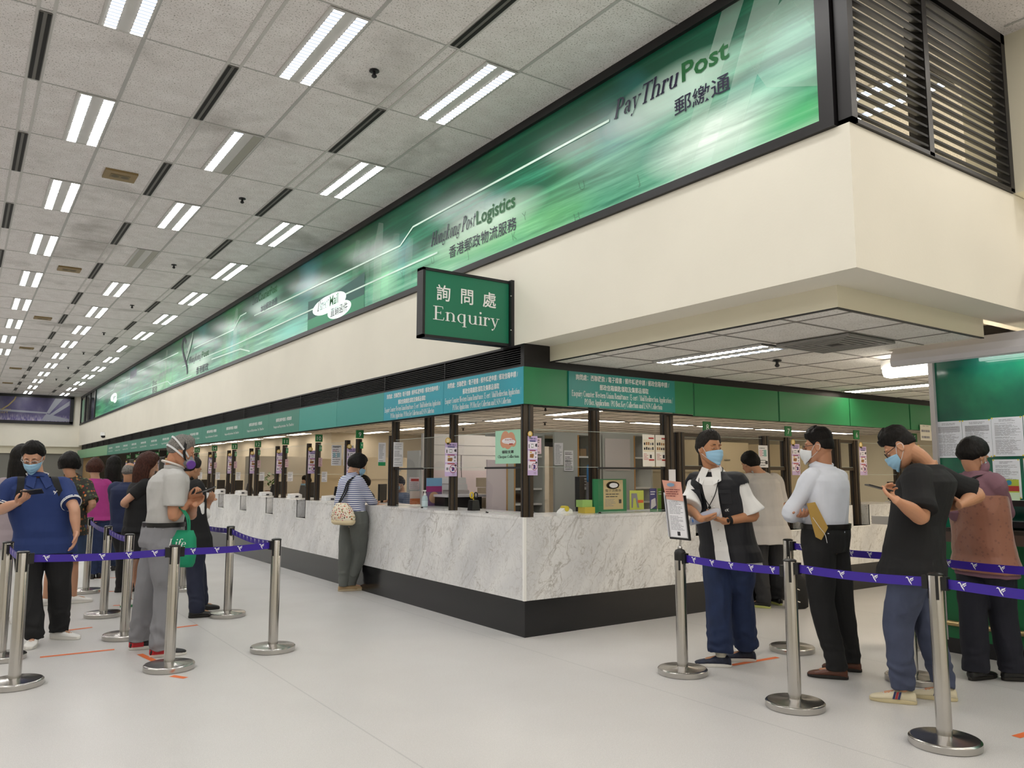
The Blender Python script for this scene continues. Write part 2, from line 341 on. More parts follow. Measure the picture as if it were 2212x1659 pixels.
def m_mural():
    t = NT('printed_light_panel'); x, y, z = t.sep(t.co)[:3]
    s1 = t.noise(t.map(t.co, (1, .14, 3.0), rot=(.03, 0, 0)), 1.7, 6, .68, .6)
    s2 = t.noise(t.map(t.co, (1, .25, 7), rot=(-.04, 0, 0)), 1.3, 4, .6, .3); s3 = t.noise(t.map(t.co, (1, .5, .7)), .9, 3, .5)
    g = t.math('ADD', t.math('MULTIPLY', s1, .62), t.math('MULTIPLY', s2, .42))
    g = t.math('ADD', g, t.math('MULTIPLY', t.math('SUBTRACT', 4.12, z), .26))
    c = t.ramp(g, [(.38, '#0b4632'), (.49, '#155e44'), (.56, '#2a8162'), (.64, '#58a985'), (.76, '#a5d6bc')])
    c = t.mix(t.rng(s3, .5, .66, 0, .75), c, t.ramp(g, [(.38, '#124d28'), (.52, '#297c3f'), (.64, '#58b05f'), (.78, '#aee2a6')]))
    c = t.mix(t.rng(s3, .30, .42, .5, 0), c, '#3d8a98')
    strk = t.rng(g, .42, .62, .25, 1.1)
    def spot(cy, cz, ry, rz, col, a, k_=0):
        nonlocal c
        d = t.math('SQRT', t.math('ADD', t.math('POWER', t.math('DIVIDE', t.math('SUBTRACT', y, cy), ry), 2), t.math('POWER', t.math('DIVIDE', t.math('SUBTRACT', z, cz), rz), 2)))
        c = t.mix(t.rng(d, .3, 1, a, 0) if k_ else t.math('MULTIPLY', t.rng(d, .15, 1, a, 0), strk), c, col)
    for q in [(-2.3, 3.85, .75, .28, '#ecfaf0', .95), (-2.9, 4.2, .6, .5, '#9fdcc6', .5), (-3.0, 3.75, .5, .2, '#49b56a', .6), (.6, 3.8, 1.8, .3, '#7fcf80', .55), (-1.2, 3.95, 1.1, .22, '#9fd6bb', .4),
              (3.0, 3.95, .55, .5, '#a9ecc0', .9), (2.6, 4.1, .35, .3, '#3f9aa8', .5), (6.4, 3.75, 1.2, .25, '#6fd1bd', .8), (9.8, 4.0, .6, .5, '#6fb2bf', .6), (15.5, 3.85, 1.2, .3, '#5fb870', .6), (13, 3.75, 1.2, .25, '#8fcf9e', .5), (22, 3.9, 1.4, .4, '#7fbec0', .5), (27, 3.9, 1.2, .4, '#4fae6a', .6),
              (-1.9, 4.3, .8, .26, '#d3eadc', .7, 1), (.8, 3.98, 1.2, .27, '#d9efdb', .7, 1), (7.8, 4.5, 1.0, .25, '#7fb59c', .6, 1), (12.4, 3.9, 1.3, .3, '#d0e8d6', .7, 1), (17.2, 3.8, .6, .24, '#d0e8d6', .6, 1)]: spot(*q)
    t.set(t.b.inputs['Emission Color'], c); t.b.inputs['Emission Strength'].default_value = .16
    return t.base(c, .3)
def m_banner():
    t = NT('printed_banner'); n = t.noise(t.map(t.co, (1.2, 1, .8)), 1.2, 5); x, y, z = t.sep(t.co)[:3]
    c = t.ramp(t.math('ADD', n, t.math('MULTIPLY', t.math('SUBTRACT', z, 4.2), .12)), [(.3, '#5c5a70'), (.5, '#403b5c'), (.7, '#2d274c')])
    c = t.mix(t.rng(z, 3.72, 3.98, .75, 0), c, t.ramp(t.noise(t.map(t.co, (6, 1, 2)), 3, 4), [(.35, '#45377e'), (.55, '#8d87a6'), (.7, '#c7b8c0')]))
    return t.base(c, .4)
def m_glass(tint=(1, 1, 1), refl=1.0, name='clear_glass'):
    t = NT(name); nt = t.t; a = t.n('BsdfTransparent'); a.inputs[0].default_value = (*tint, 1); g = t.n('BsdfGlossy'); g.inputs['Roughness'].default_value = .02
    f = t.n('Fresnel'); f.inputs[0].default_value = 1.45; mx = t.n('MixShader'); t.set(mx.inputs[0], t.math('MULTIPLY', t.math('MULTIPLY', f.outputs[0], refl), t.math('SUBTRACT', 1, t.n('NewGeometry').outputs['Backfacing'])))
    nt.links.new(a.outputs[0], mx.inputs[1]); nt.links.new(g.outputs[0], mx.inputs[2]); nt.links.new(mx.outputs[0], t.out.inputs[0]); nt.nodes.remove(t.b); return t.m
def m_sheer(col, a, name='sheer'):
    t = NT(name); t.b.inputs['Alpha'].default_value = a; return t.base(col, .4)
def m_tube(col, strength, ribs=130):
    t = NT('lamp_louvre'); nt = t.t; x, y, z = t.sep(t.co)[:3]
    w = t.math('SINE', t.math('MULTIPLY', y, ribs)); f = t.rng(w, -.35, .25)
    e = t.n('Emission'); t.set(e.inputs[0], t.mix(f, (.74, .85, 1.0), tuple(col))); t.set(e.inputs[1], t.rng(f, 0, 1, .75, strength*1.8))
    nt.links.new(e.outputs[0], t.out.inputs[0]); nt.nodes.remove(t.b); return t.m
def m_steel(rough=.22):
    t = NT('brushed_steel'); t.b.inputs['Metallic'].default_value = 1; return t.base('#bfbcb8', rough)
FLOOR, TILE, TILE2, MARBLE, MURAL, GLASS, STEEL = m_floor(), m_tile(.45), m_tile(.15, '#f4f1ec', '#ece8e2', '#bdb7ae'), m_marble(), m_mural(), m_glass(), m_steel()
WALL = mat('#ebe6d8', .75, bump=.12, bscale=60, var=.02, vscale=1.5); WALL2 = mat('#e4dec9', .75, bump=.1, bscale=60)
BLACK = mat('#17161a', .45); BRONZE = mat('#43372a', .4, .2); FRAME = mat('#1d1b1d', .4, .2); GRID = mat('#b5b4b2', .6); GREYBAR = mat('#c6c4c1', .6)
WHITE = mat('#f2f2f0', .5); DGREEN = mat('#1a7a4c', .5)
LAMP = m_tube((1.0, .985, .955), HALL_LAMP); LAMPW = m_tube(WARM, WARM_LAMP); LAMP_OFF = mat('#9d9a90', .3, .2, bump=.6, bscale=60)
# ---------------------------------------------------------------- shell
P = 1.463
b = B(); b.box((-11, -9, -.1), (16, 34, 0), FLOOR); struct('floor', b)
b = B(); b.box((-11, -9, 4.8), (16, 34, 4.95), TILE); struct('ceiling', b)
b = B()      # ceiling bars: cross bars, tile bars, paired rails
for k in range(-7, 27): b.box((-11, .49+1.25*k-.006, 4.796), (0, .49+1.25*k+.006, 4.8), GRID)
for k in range(0, 9):
    x = -.6-1.335*k
    if k < 8: b.box((x-.014, -9, 4.795), (x+.014, 33.4, 4.8), GRID)
    x = -1.245-1.34*k+ (0 if k else 0)
    if k < 7:
        for d in (-.052, .052): b.box((x+d-.012, -9, 4.794), (x+d+.012, 33.4, 4.8), GREYBAR)
for x in (1.35, 2.0): b.box((x-.01, -9, 4.795), (x+.01, -3.4, 4.8), GRID)
struct('trim_ceiling_bars', b)
b = B(); b.box((0, -3.32, 2.655), (.3, 33.4, 3.545), WALL); b.box((.3, -3.32, 2.655), (7, -3.0, 3.545), WALL); struct('wall_left', b)
b = B(); b.box((.3, -3.0, 2.51), (.32, 0.0, 2.655), WALL2); b.box((.32, -3.0, 2.51), (2.25, -2.98, 2.655), WALL2); struct('wall_front', b)
b = B(); b.box((.09, -3.14, 3.545), (.3, 33.4, 4.8), WALL); struct('wall_upper', b)
b = B(); b.box((2.14, -3.6, 3.55), (7, -3.0, 4.8), WALL2); struct('wall_right', b)
b = B(); b.box((-11, 33.4, 2.6), (.3, 33.7, 4.8), WALL); b.box((-11, 33.55, 2.3), (.3, 33.7, 2.62), WALL2); b.box((-11, 33.65, 0), (16, 33.8, 2.6), mat('#7d7c76', .7)); struct('wall_back', b)
b = B(); b.box((-11.2, -9, 0), (-11, 34, 4.8), WALL); struct('wall_far_left', b)
b = B(); b.box((-11, -9.2, 0), (16, -9, 4.8), WALL); struct('wall_behind', b)
b = B(); b.box((16, -9, 0), (16.2, 34, 4.8), WALL2); struct('wall_far_right', b)
# upper void behind the louvre window; its floor slab is added to bounce light
b = B(); b.box((.3, 1.0, 3.5), (7, 1.2, 4.8), WALL2); b.box((7, -3.6, 3.5), (7.2, 1.2, 4.8), WALL2); b.box((.3, -3.0, 3.45), (7, 1.0, 3.5), WALL2); struct('wall_void', b)
# lower ceiling over the counters, with bars
b = B(); b.box((.32, -2.98, 2.51), (2.2, -2.2, 2.6), TILE2); b.box((.32, -2.2, 2.51), (16, .0, 2.6), TILE2); b.box((.3, 0, 2.51), (16, 33.3, 2.6), TILE2); b.box((2.25, -9, 2.95), (16, -2.2, 3.0), WALL); b.box((2.2, -2.98, 2.51), (2.25, -2.2, 2.95), WALL); struct('ceiling_lower', b)
b = B(); G2 = mat('#8e8a84', .7)
for k in range(0, 24):
    x = .5+.65*k; b.box((x-.008, -2.98 if x < 2.2 else -2.2, 2.505), (x+.008, 33, 2.51), G2)
for k in range(-4, 52):
    y = .05+.65*k; b.box((.32, y-.008, 2.505), (2.2 if y < -2.2 else 16, y+.008, 2.51), G2)
b.box((.3, -3.0, 2.503), (2.25, -2.975, 2.511), BLACK); b.box((.3, -2.98, 2.503), (.325, 0, 2.511), BLACK)
struct('trim_lower_bars', b)
# partitions behind the counters
CREAM = mat('#cbc3b2', .8, var=.05, vscale=2); DARK = mat('#16130f', .6)
b = B(); b.box((7.6, 11.5, 0), (7.8, 33, 2.51), CREAM); b.box((7.8, 11.5, 0), (16, 11.7, 2.51), CREAM)
b.box((7.57, 11.47, 2.2), (7.62, 33, 2.42), DARK); b.box((7.57, 11.44, 2.2), (16, 11.5, 2.42), DARK); b.box((3.6, 13.5, 0), (3.7, 33, 2.51), CREAM); b.box((3.7, 13.5, 0), (7.6, 13.6, 2.51), CREAM); struct('wall_office', b)
# pilaster-like end of the left run
b = B(); b.box((.25, 31.5, 0), (.6, 33.6, 2.2), mat('#b9986a', .7)); struct('trim_far_end', b)

# ---------------------------------------------------------------- long mural, its frame and lettering
t = thing('light_box_mural', 'long green printed light box running along the wall under the ceiling above the counters', 'mural', (0, 0, 3.55))
b = B(); b.box((.005, -3.14, 3.6), (.09, 28.7, 4.73), MURAL); b.obj('printed_panel', t)
b = B()
for lo, hi in [((-.03, -3.24, 3.547), (.09, 28.8, 3.61)), ((-.03, -3.24, 4.72), (.09, 28.8, 4.8)), ((-.03, -3.24, 3.61), (.09, -3.14, 4.72)), ((-.03, 28.7, 3.61), (.09, 28.8, 4.72))]: b.box(lo, hi, FRAME)
b.obj('frame', t)
F = LEFT(0, 0, 0); b = B(); INK, PG, SH = mat('#1b1436', .5), mat('#15602f', .5), m_sheer('#dff5e8', .2, 'pale_facet')
SH2 = m_sheer('#bfe9d6', .12, 'paler_facet'); LN = mat('#cfe8da', .4, emit=.15); FAINT = m_sheer('#1d6b4a', .35, 'faint_letter')
for pts in [[(2.25,3.62),(2.45,3.62),(2.95,4.72),(2.7,4.72)], [(2.55,4.35),(2.75,4.0),(3.13,3.85),(3.13,4.5),(3.0,4.6)], [(1.9,3.62),(2.05,3.62),(2.6,4.72),(2.4,4.72)], [(2.85,4.72),(3.13,4.72),(3.13,4.2)]]: b.poly(F, pts, SH, .0005)
for y0 in (3.2, 9.6, 15.9, 21.9):
    for dx, w, h, s in ((0, .28, 1.0, SH), (.35, .2, .85, SH2), (-.45, .3, .75, SH2), (.7, .25, .95, SH2), (-.85, .22, .6, SH2)):
        b.poly(F, [(-y0-dx-w/2, 3.62), (-y0-dx+w*.3, 3.62), (-y0-dx+w/2, 3.62+h), (-y0-dx, 3.62+h*1.05), (-y0-dx-w*.4, 3.62+h*.8)], s, .0006)
b.line(F, [(1.2, 4.362), (-2.255, 4.362), (-2.58, 4.21), (-8.4, 4.31)], .022, LN, .001)
b.line(F, [(-1.66, 3.91), (-3.56, 3.92), (-9.5, 3.93), (-14, 4.0)], .022, LN, .001)
b.line(F, [(-8.9, 4.45), (-9.3, 4.45), (-9.7, 4.25), (-12.9, 4.3)], .022, LN, .001)
b.line(F, [(-8.6, 3.68), (-9.2, 3.8), (-11.3, 3.85)], .024, LN, .001); b.line(F, [(-13, 3.68), (-15.2, 3.68), (-15.6, 3.8), (-24, 3.95)], .024, LN, .001)
b.line(F, [(-14.5, 4.4), (-20, 4.5), (-20.5, 4.42), (-24, 4.5), (-24.4, 4.35), (-28, 4.3)], .024, LN, .001)
for ch, a, z in (('J', 1.54, 3.71), ('H', .79, 3.61), ('U', .86, 3.87), ('Y', .02, 3.83), ('K', -.15, 3.68), ('U', -1.75, 3.8), ('J', -1.0, 3.7), ('Y', -2.5, 3.8)): b.text(F, ch, a, z, .12, FAINT, .001, shear=-.3)
b.poly(F, [(-5.66, 3.612), (-3.6, 3.612), (-3.6, 4.1), (-4.6, 4.02), (-5.66, 4.07)], mat('#1b5b53', .5), .0008); b.poly(F, [(-5.66, 3.612), (-3.6, 3.612), (-3.6, 3.8), (-5.66, 3.78)], mat('#3f9a72', .5), .001)
GLO = mat('#f4fff9', .5, emit=.3)
for a, z, ra, rb in ((-4.9, 3.89, .56, .13), (-4.7, 3.89, .5, .13), (-4.44, 3.74, .42, .115), (-24.25, 4.07, .7, .14), (-23.9, 3.95, .35, .1)): b.disc(F, a, z, ra, rb, GLO, .0013, 40)
def logo(word, a0, a1, z, bold, b0, b1, zb, cn, c0, c1, zc, hc, wcol=INK):
    b.text(F, word, (a0+a1)/2, z, .24, wcol, .002, width=a1-a0, shear=.28, font=serif_b)
    b.text(F, bold, (b0+b1)/2, zb, .205, PG, .002, width=b1-b0, bold=.022)
    b.text(F, cn, (c0+c1)/2, zc, hc, INK, .002, width=c1-c0, bold=.006)
logo('PayThru', 1.26, 1.97, 4.342, 'Post', 2.01, 2.45, 4.352, '郵繳通', 1.93, 2.45, 4.125, .145)
logo('Hongkong Post', -1.81, -.88, 4.01, 'Logistics', -.845, -.146, 4.013, '香港郵政物流服務', -1.40, -.125, 3.79, .145)
logo('Direct', -5.27, -4.84, 3.85, 'Mail', -4.79, -4.48, 3.85, '直銷函件', -4.75, -4.14, 3.69, .14)
logo('Local', -8.54, -8.2, 4.53, 'CourierPost', -8.18, -7.16, 4.53, '本地郵政速遞', -8.04, -7.14, 4.31, .14)
logo('Hongkong', -13.35, -12.2, 3.98, 'Post', -12.15, -11.54, 3.98, '香港郵政', -12.6, -11.55, 3.67, .18)
b.text(F, '郵政', -17.2, 3.64, .2, INK, width=.65); b.text(F, 'SPost', -17.25, 3.85, .2, INK, width=.6); b.text(F, '郵件', -24.1, 3.95, .2, INK, width=.5)
b.rect(F, -21.2, 4.4, -20.1, 4.62, m_sheer('#a58fb5', .4, 'pink_patch'), .0012); b.text(F, 'PostMail', -20.7, 4.48, .12, INK, width=.8)
PB = mat('#cfe8d8', .5)
neck = [(-13.75, 4.56), (-13.9, 4.66), (-14.07, 4.64), (-14.14, 4.5), (-13.95, 4.3), (-13.7, 4.1), (-13.52, 3.95), (-13.45, 3.78)]
b.line(F, neck, .1, INK, .002)
for k_ in range(3):
    w_ = [(-13.6+.03*k_, 4.12+.1*k_), (-13.35, 4.3+.07*k_), (-13.15, 4.5+.05*k_), (-13.08, 4.6+.05*k_)]; b.line(F, w_, .085, INK, .0022); b.line(F, w_, .05, PB, .0026)
b.obj('lettering', t)
# dark windows at the far end of the mural
t = thing('dark_window_band', 'dark framed windows between the green mural and the far wall', 'window', (0, 31, 3.55))
b = B(); b.box((.0, 28.85, 3.56), (.08, 33.2, 4.72), mat('#23272a', .1)); b.obj('pane', t)
b = B(); 
for y in (28.88, 30.3, 31.7, 33.15): b.box((-.03, y-.06, 3.56), (.09, y+.06, 4.72), FRAME)
b.box((-.03, 28.81, 3.547), (.09, 33.3, 3.61), FRAME); b.box((-.03, 28.81, 4.72), (.09, 33.3, 4.8), FRAME); b.obj('frame', t)
b = B(); b.box((-.004, 32.2, 3.65), (0, 32.9, 4.6), mat('#5f8a72', .3)); b.obj('green_panel', t)
# ---------------------------------------------------------------- louvre window on the short side
t = thing('louvre_window', 'black slatted louvre window at the top right above the white bulkhead corner', 'window', (1.07, -3.3, 3.55))
b = B()
for lo, hi in [((0, -3.34, 3.547), (.06, -3.25, 4.8)), ((0, -3.34, 4.72), (2.13, -3.25, 4.8)), ((.9, -3.34, 3.55), (.96, -3.25, 4.8)), ((2.07, -3.34, 3.55), (2.13, -3.25, 4.8)), ((0, -3.34, 3.547), (2.13, -3.25, 3.575))]: b.box(lo, hi, FRAME)
b.obj('frame', t)
SLAT = mat('#0d0b0a', .6)
for x0, x1 in ((.06, .9), (.96, 2.07)):
    b = B()
    for i in range(17):
        z = 3.62+.067*i; b.add([(x0,-3.335,z-.018),(x1,-3.335,z-.018),(x1,-3.262,z+.024),(x0,-3.262,z+.024),(x0,-3.335,z-.002),(x1,-3.335,z-.002),(x1,-3.262,z+.04),(x0,-3.262,z+.04)], [(0,3,2,1),(4,5,6,7),(0,1,5,4),(1,2,6,5),(2,3,7,6),(3,0,4,7)], SLAT)
    b.obj('slat_bank', t)
b = B(); b.box((.5, -3.0, 3.56), (.56, -2.95, 4.8), FRAME); b.box((1.4, -3.0, 3.56), (1.46, -2.95, 4.8), FRAME); b.obj('back_bar', t)

# ---------------------------------------------------------------- ceiling lamps, slot diffusers, sprinklers, speakers
def lamp(name, x0, x1, y0, y1, z, tubes, ms, label, group, axis='y'):
    t = thing(name, label, 'ceiling light', ((x0+x1)/2, (y0+y1)/2, z), group)
    b = B(); b.box((x0, y0, z-.006), (x1, y1, z), mat('#c9c8c6', .5))
    for lo, hi in [((x0-.012, y0, z-.012), (x0+.006, y1, z)), ((x1-.006, y0, z-.012), (x1+.008, y1, z)), ((x0, y0, z-.012), (x1, y0+.012, z)), ((x0, y1-.012, z-.012), (x1, y1, z))]: b.box(lo, hi, GREYBAR)
    b.obj('housing', t)
    for (a, c), m in zip(tubes, ms):
        b = B(); lo, hi = ((a, y0+.02, z-.012), (c, y1-.02, z-.005)) if axis == 'y' else ((x0+.02, a, z-.012), (x1-.02, c, z-.005))
        b.box(lo, hi, GREYBAR); b.add([(lo[0], lo[1], z-.0125), (lo[0], hi[1], z-.0125), (hi[0], hi[1], z-.0125), (hi[0], lo[1], z-.0125)], [(0, 1, 2, 3)], m)
        b.obj('louvred_tube', t)
    return t
ROWN = ['row beside the mural', 'second row from the mural', 'third row from the mural']
protos = {}
for r_ in range(3):
    X = -.6-1.335*r_
    for j, k in enumerate(range(-1, 26, 2)):
        if r_ == 2 and k > 15: continue
        y0 = .49+1.25*k; y1 = y0+1.25
        off = {(1, 1): 2, (1, 5): 3, (0, 13): 2}.get((r_, k), 0)
        st = ['lit twin-tube', '', 'half-lit twin-tube', 'unlit twin-tube'][off]
        lab = f'{st} ceiling light, {ORD[j]} from the near end, {ROWN[r_]}'
        key = (r_, off)
        if key not in protos:
            tb = [(X-.285, X-.205), (X-.105, X-.02)]
            ms = [LAMP, LAMP] if not off else ([LAMP, LAMP_OFF] if off == 2 else [LAMP_OFF, LAMP_OFF])
            protos[key] = (lamp('ceiling_light', X-.31, X-.01, y0+.01, y1-.01, 4.8, tb, ms, lab, 'recessed twin-tube ceiling lights'), y0)
        else: dup(protos[key][0], (0, y0-protos[key][1], 0), lab)
# bare area lights added out of view, continuing the lamp rows, as hall fill
def area(name, loc, sx, sy, power, col, rot=(0, 0, 0)):
    l = bpy.data.lights.new(name, 'AREA'); l.shape = 'RECTANGLE'; l.size = sx; l.size_y = sy; l.energy = power; l.color = col
    o = bpy.data.objects.new(name, l); C.objects.link(o); o.location = loc; o.rotation_euler = rot; return o
for X in (-.75, -2.09, -3.42, -4.76, -6.1, -7.4):
    for k in range(-7, 26, 2):
        if X > -4 and k >= -1: continue
        if k > 12 and k % 4 == 1: continue
        area('hall_fill', (X, .49+1.25*k+.6, 4.78), .3, 1.2, HALL_LAMP*.6*(1 if k < 12 else 2), (1, .985, .955))
SLOTS = mat('#0b0b0b', .7)
proto = None
for c_, nm in ((0, 'first'), (1, 'second'), (2, 'third')):
    x = -1.245-1.34*c_
    for j, k in enumerate(range(-2 if c_ < 2 else 0, 26, 2)):
        if c_ == 2 and k > 12: break
        y0 = .49+1.25*k+.03; lab = f'black slot diffuser, {ORD[j]} from the near end, {nm} rail from the mural'
        if proto is None:
            proto = thing('slot_diffuser', lab, 'air diffuser', (x, y0, 4.8), 'linear slot diffusers in the ceiling rails')
            b = B(); b.box((x-.045, y0, 4.790), (x+.045, y0+1.19, 4.799), mat('#6c6a66', .6)); b.obj('housing', proto); px, py = x, y0
            for d in (-.028, .024):
                b = B(); b.box((x+d-.012, y0+.01, 4.786), (x+d+.014, y0+1.18, 4.7915), SLOTS); b.obj('slot', proto)
        else: dup(proto, (x-px, y0-py, 0), lab)
proto = None
for j in range(8):
    y = -.077+3.757*j; lab = f'black ceiling sprinkler, {ORD[j]} from the near end between the lamp rows'
    if proto is None:
        proto = thing('sprinkler', lab, 'sprinkler', (-1.6, y, 4.8), 'ceiling sprinklers')
        b = B(); b.lathe((-1.6, y, 4.79), [(.04, .01), (.042, 0), (.02, -.004)], BLACK, 20); b.obj('rose', proto)
        b = B(); b.lathe((-1.6, y, 4.745), [(.012, .05), (.014, .02), (.022, .01), (.022, 0), (.01, -.01)], BLACK, 16); b.obj('nozzle', proto)
    else: dup(proto, (0, 3.757*j, 0), lab)
for n_, (x, y) in enumerate([(1.92, -1.34), (5.2, 9.6), (5.5, 6.9), (3.3, 4.0)]):
    q = dup(proto, (x+1.6, y+.077, -2.3), ['black ceiling sprinkler under the lowered ceiling near the square air vent', 'black sprinkler on the office ceiling beyond the left counter windows', 'black sprinkler on the office ceiling beside the dark corner post', 'black sprinkler on the office ceiling near the long office lamps'][n_])
proto = None
for j in range(6):
    y = 3.69+5.01*j; lab = f'brownish ceiling speaker plate, {ORD[j]} from the near end'
    if proto is None:
        x = -2.955; proto = thing('ceiling_speaker', lab, 'speaker', (x, y, 4.8), 'brownish ceiling speaker plates')
        b = B(); b.box((x-.165, y-.145, 4.775), (x+.165, y+.145, 4.8), mat('#8b744a', .5)); b.obj('plate', proto)
        b = B(); b.box((x-.1, y-.06, 4.772), (x+.1, y+.06, 4.776), mat('#7a6a48', .6))
        for d in (-.05, .05): b.disc(Fr((x+d, y, 4.7715), (1, 0, 0), (0, -1, 0)), 0, 0, .04, .04, mat('#5d5138', .6))
        b.obj('grille', proto)
    else: dup(proto, (0, 5.01*j, 0), lab)
# lowered ceiling: lamp, square vent, office lamps
lamp('ceiling_light', 1.06, 1.40, -1.83, -.6, 2.505, [(1.09, 1.17), (1.29, 1.37)], [m_tube((1, .95, .86), 20, 90), m_tube((1, .95, .86), 12, 60)], 'twin-tube light beside the square air vent in the lowered ceiling', 'lowered ceiling lamps')
lamp('ceiling_light', 2.02, 2.58, -2.75, -1.5, 4.795, [(2.06, 2.16), (2.44, 2.54)], [LAMP, LAMP], 'lit twin-tube lamp glimpsed through the black louvre window', 'lamps behind the louvre window')
t = thing('square_vent', 'square grey ceiling air vent with stepped louvres in the lowered ceiling', 'air vent', (1.475, -2.22, 2.5))
b = B(); x, y = 1.475, -2.22
for i in range(5):
    r0 = .32-.055*i; r1 = r0-.03
    for s in (1,):
        for lo, hi in [((x-r0, y-r0, 2.48+.0*i), (x+r0, y-r1, 2.5)), ((x-r0, y+r1, 2.48), (x+r0, y+r0, 2.5)), ((x-r0, y-r1, 2.48), (x-r1, y+r1, 2.5)), ((x+r1, y-r1, 2.48), (x+r0, y+r1, 2.5))]: b.box(lo, hi, mat('#8f8d89', .6))
b.obj('louvre_rings', t); b = B(); b.box((x-.3, y-.3, 2.49), (x+.3, y+.3, 2.499), mat('#2c2b2a', .7)); b.obj('duct_mouth', t)
for x, y in ((1.2, -1.6), (4.2, -1.8), (3.4, -.2), (5.6, -1.6)): area('void_fill', (x, y, 4.78), .3, 1.2, 13, (1, .94, .84))  # unseen fill lights added to brighten the void behind the slats
oi = 0
for (x0, x1, y0, y1, ax) in [((4.25 if i < 5 else 3.0), (4.55 if i < 5 else 3.3), 4+2.0*i, 5.3+2.0*i, 'y') for i in range(0, 13)]+[(5.0+2*i, 6.7+2*i, 5.75, 6.05, 'x') for i in range(5)]+[(1.6, 2.9, 3.0, 3.3, 'x'), (4.9, 5.2, -1.3, 0-.1, 'y'), (8.9, 9.2, -1.3, -.1, 'y')]:
    tb = [(x0+.03, x0+.12), (x1-.12, x1-.03)] if ax == 'y' else [(y0+.03, y0+.12), (y1-.12, y1-.03)]
    nm = f'{ORD[oi]} from the near end over the left office desks' if oi < 13 else (f'{ORD[oi-13]} from the corner over the right office desks' if oi < 18 else ['over the corner enquiry desk', 'over the public aisle in front of the right counter', 'far along the public aisle of the right counter'][oi-18])
    lamp('office_light', x0, x1, y0, y1, 2.505, tb, [LAMPW, LAMPW], 'warm white twin-tube light '+nm, 'warm twin-tube lamps in the lowered ceiling', ax); oi += 1
# far wall banner, camera dome
t = thing('wall_banner', 'dark purple printed banner in a black frame high on the far wall', 'banner', (-3, 33.35, 3.6))
b = B(); b.box((-9, 33.32, 3.68), (-.42, 33.38, 4.7), m_banner()); b.obj('print', t)
b = B()
for lo, hi in [((-9.2, 33.3, 3.55), (-.28, 33.4, 3.68)), ((-9.2, 33.3, 4.68), (-.28, 33.4, 4.8)), ((-.42, 33.3, 3.6), (-.28, 33.4, 4.75))]: b.box(lo, hi, BLACK)
b.obj('frame', t)
F = RIGHT(0, 33.32, 0); b = B(); PALE = m_sheer('#b9bcc4', .45, 'pale_ray'); GO = mat('#8a7a4a', .5)
b.poly(F, [(-1.5, 3.7), (-.45, 3.7), (-.45, 3.8), (-1.3, 4.0)], PALE); b.poly(F, [(-1.3, 4.05), (-1.2, 4.0), (-.7, 4.68), (-1.0, 4.68)], PALE); b.poly(F, [(-1.2, 3.95), (-1.1, 3.9), (-.45, 4.4), (-.45, 4.6)], PALE); b.poly(F, [(-3, 4.05), (-1.3, 4.0), (-1.2, 4.06), (-3, 4.14)], PALE)
b.line(F, [(-2.95, 4.1), (-2.7, 4.3), (-2.5, 4.55), (-2.45, 4.7)], .05, GO); b.text(F, 'service', -2.95, 4.08, .16, GO, width=.7, font=serif, shear=.2); b.text(F, 'Heart', -2.95, 3.96, .16, GO, width=.5, font=serif, shear=.2)
b.obj('print_motif', t)
t = thing('camera_dome', 'small white security camera dome on the far part of the white bulkhead', 'security camera', (-.05, 25.75, 2.82))
b = B(); b.lathe((-.06, 25.75, 2.8), [(.08, .12), (.1, .04), (.1, 0)], WHITE, 16); b.obj('bracket', t); b = B(); b.ball((-.06, 25.75, 2.79), .075, BLACK); b.obj('lens_dome', t)
# projecting enquiry sign
t = thing('enquiry_sign', 'green projecting enquiry sign with white lettering fixed to the white bulkhead', 'sign', (0, .25, 2.96))
b = B(); b.box((-.945, .205, 2.67), (-.03, .295, 3.255), mat('#1c7557', .45)); b.obj('sign_face', t)
b = B(); 
for lo, hi in [((-.965, .195, 2.65), (-.94, .305, 3.28)), ((-.965, .195, 3.255), (.0, .305, 3.28)), ((-.965, .195, 2.65), (0, .305, 2.675)), ((-.035, .195, 2.65), (.0, .305, 3.28)), ((-.035, .16, 2.64), (0.004, .34, 3.285))]: b.box(lo, hi, BLACK)
for z in (2.8, 3.13): b.ball((-.036, .165, z), .008, STEEL, 8, 6)
b.obj('frame', t)
F = RIGHT(0, .203, 0); b = B(); b.text(F, 'Enquiry', -.497, 2.818, .19, WHITE, width=.715, font=serif); b.obj('english_lettering', t)
for ch, a in (('詢', -.752), ('問', -.502), ('處', -.256)): b = B(); b.text(F, ch, a, 3.01, .155, WHITE, bold=.012); b.obj('chinese_character', t)
# fixtureless lights added out of view to warm and brighten the right side
for x, y in ((4.2, -2.6), (7, -2.6), (10, -2.2), (4.5, -5.2), (7.5, -5.2), (11, -5)): area('aisle_fill', (x, y, 2.92), .3, 1.2, 40, (1, .88, .72))
for x, y in ((.8, -4.6), (2.1, -4.6), (3.5, -4.6), (.8, -7), (2.1, -7), (3.5, -7), (5, -5)): area('hall_fill', (x, y, 4.78), .3, 1.2, HALL_LAMP*.62, (1, .955, .885))
for x, y in ((1.6, 6), (1.6, 9), (1.6, 12), (1.6, 16), (1.6, 19), (1.6, 22), (1.6, 26), (4.2, 7), (4.2, 10), (2.6, 13), (6.4, 2.2), (9.5, 2.2), (12.5, 3), (6, 9)): area('office_fill', (x, y, 2.48), 1.2, .3, 9, WARM)  # fill lights without fixtures, added to brighten the office behind the windows
for x, y in ((1.0, 1.0), (2.6, .95), (2.2, 3.1)): area('office_fill', (x, y, 2.48), 1.2, .3, 5, (1, .95, .88))  # more added fill, brightening the corner enquiry office
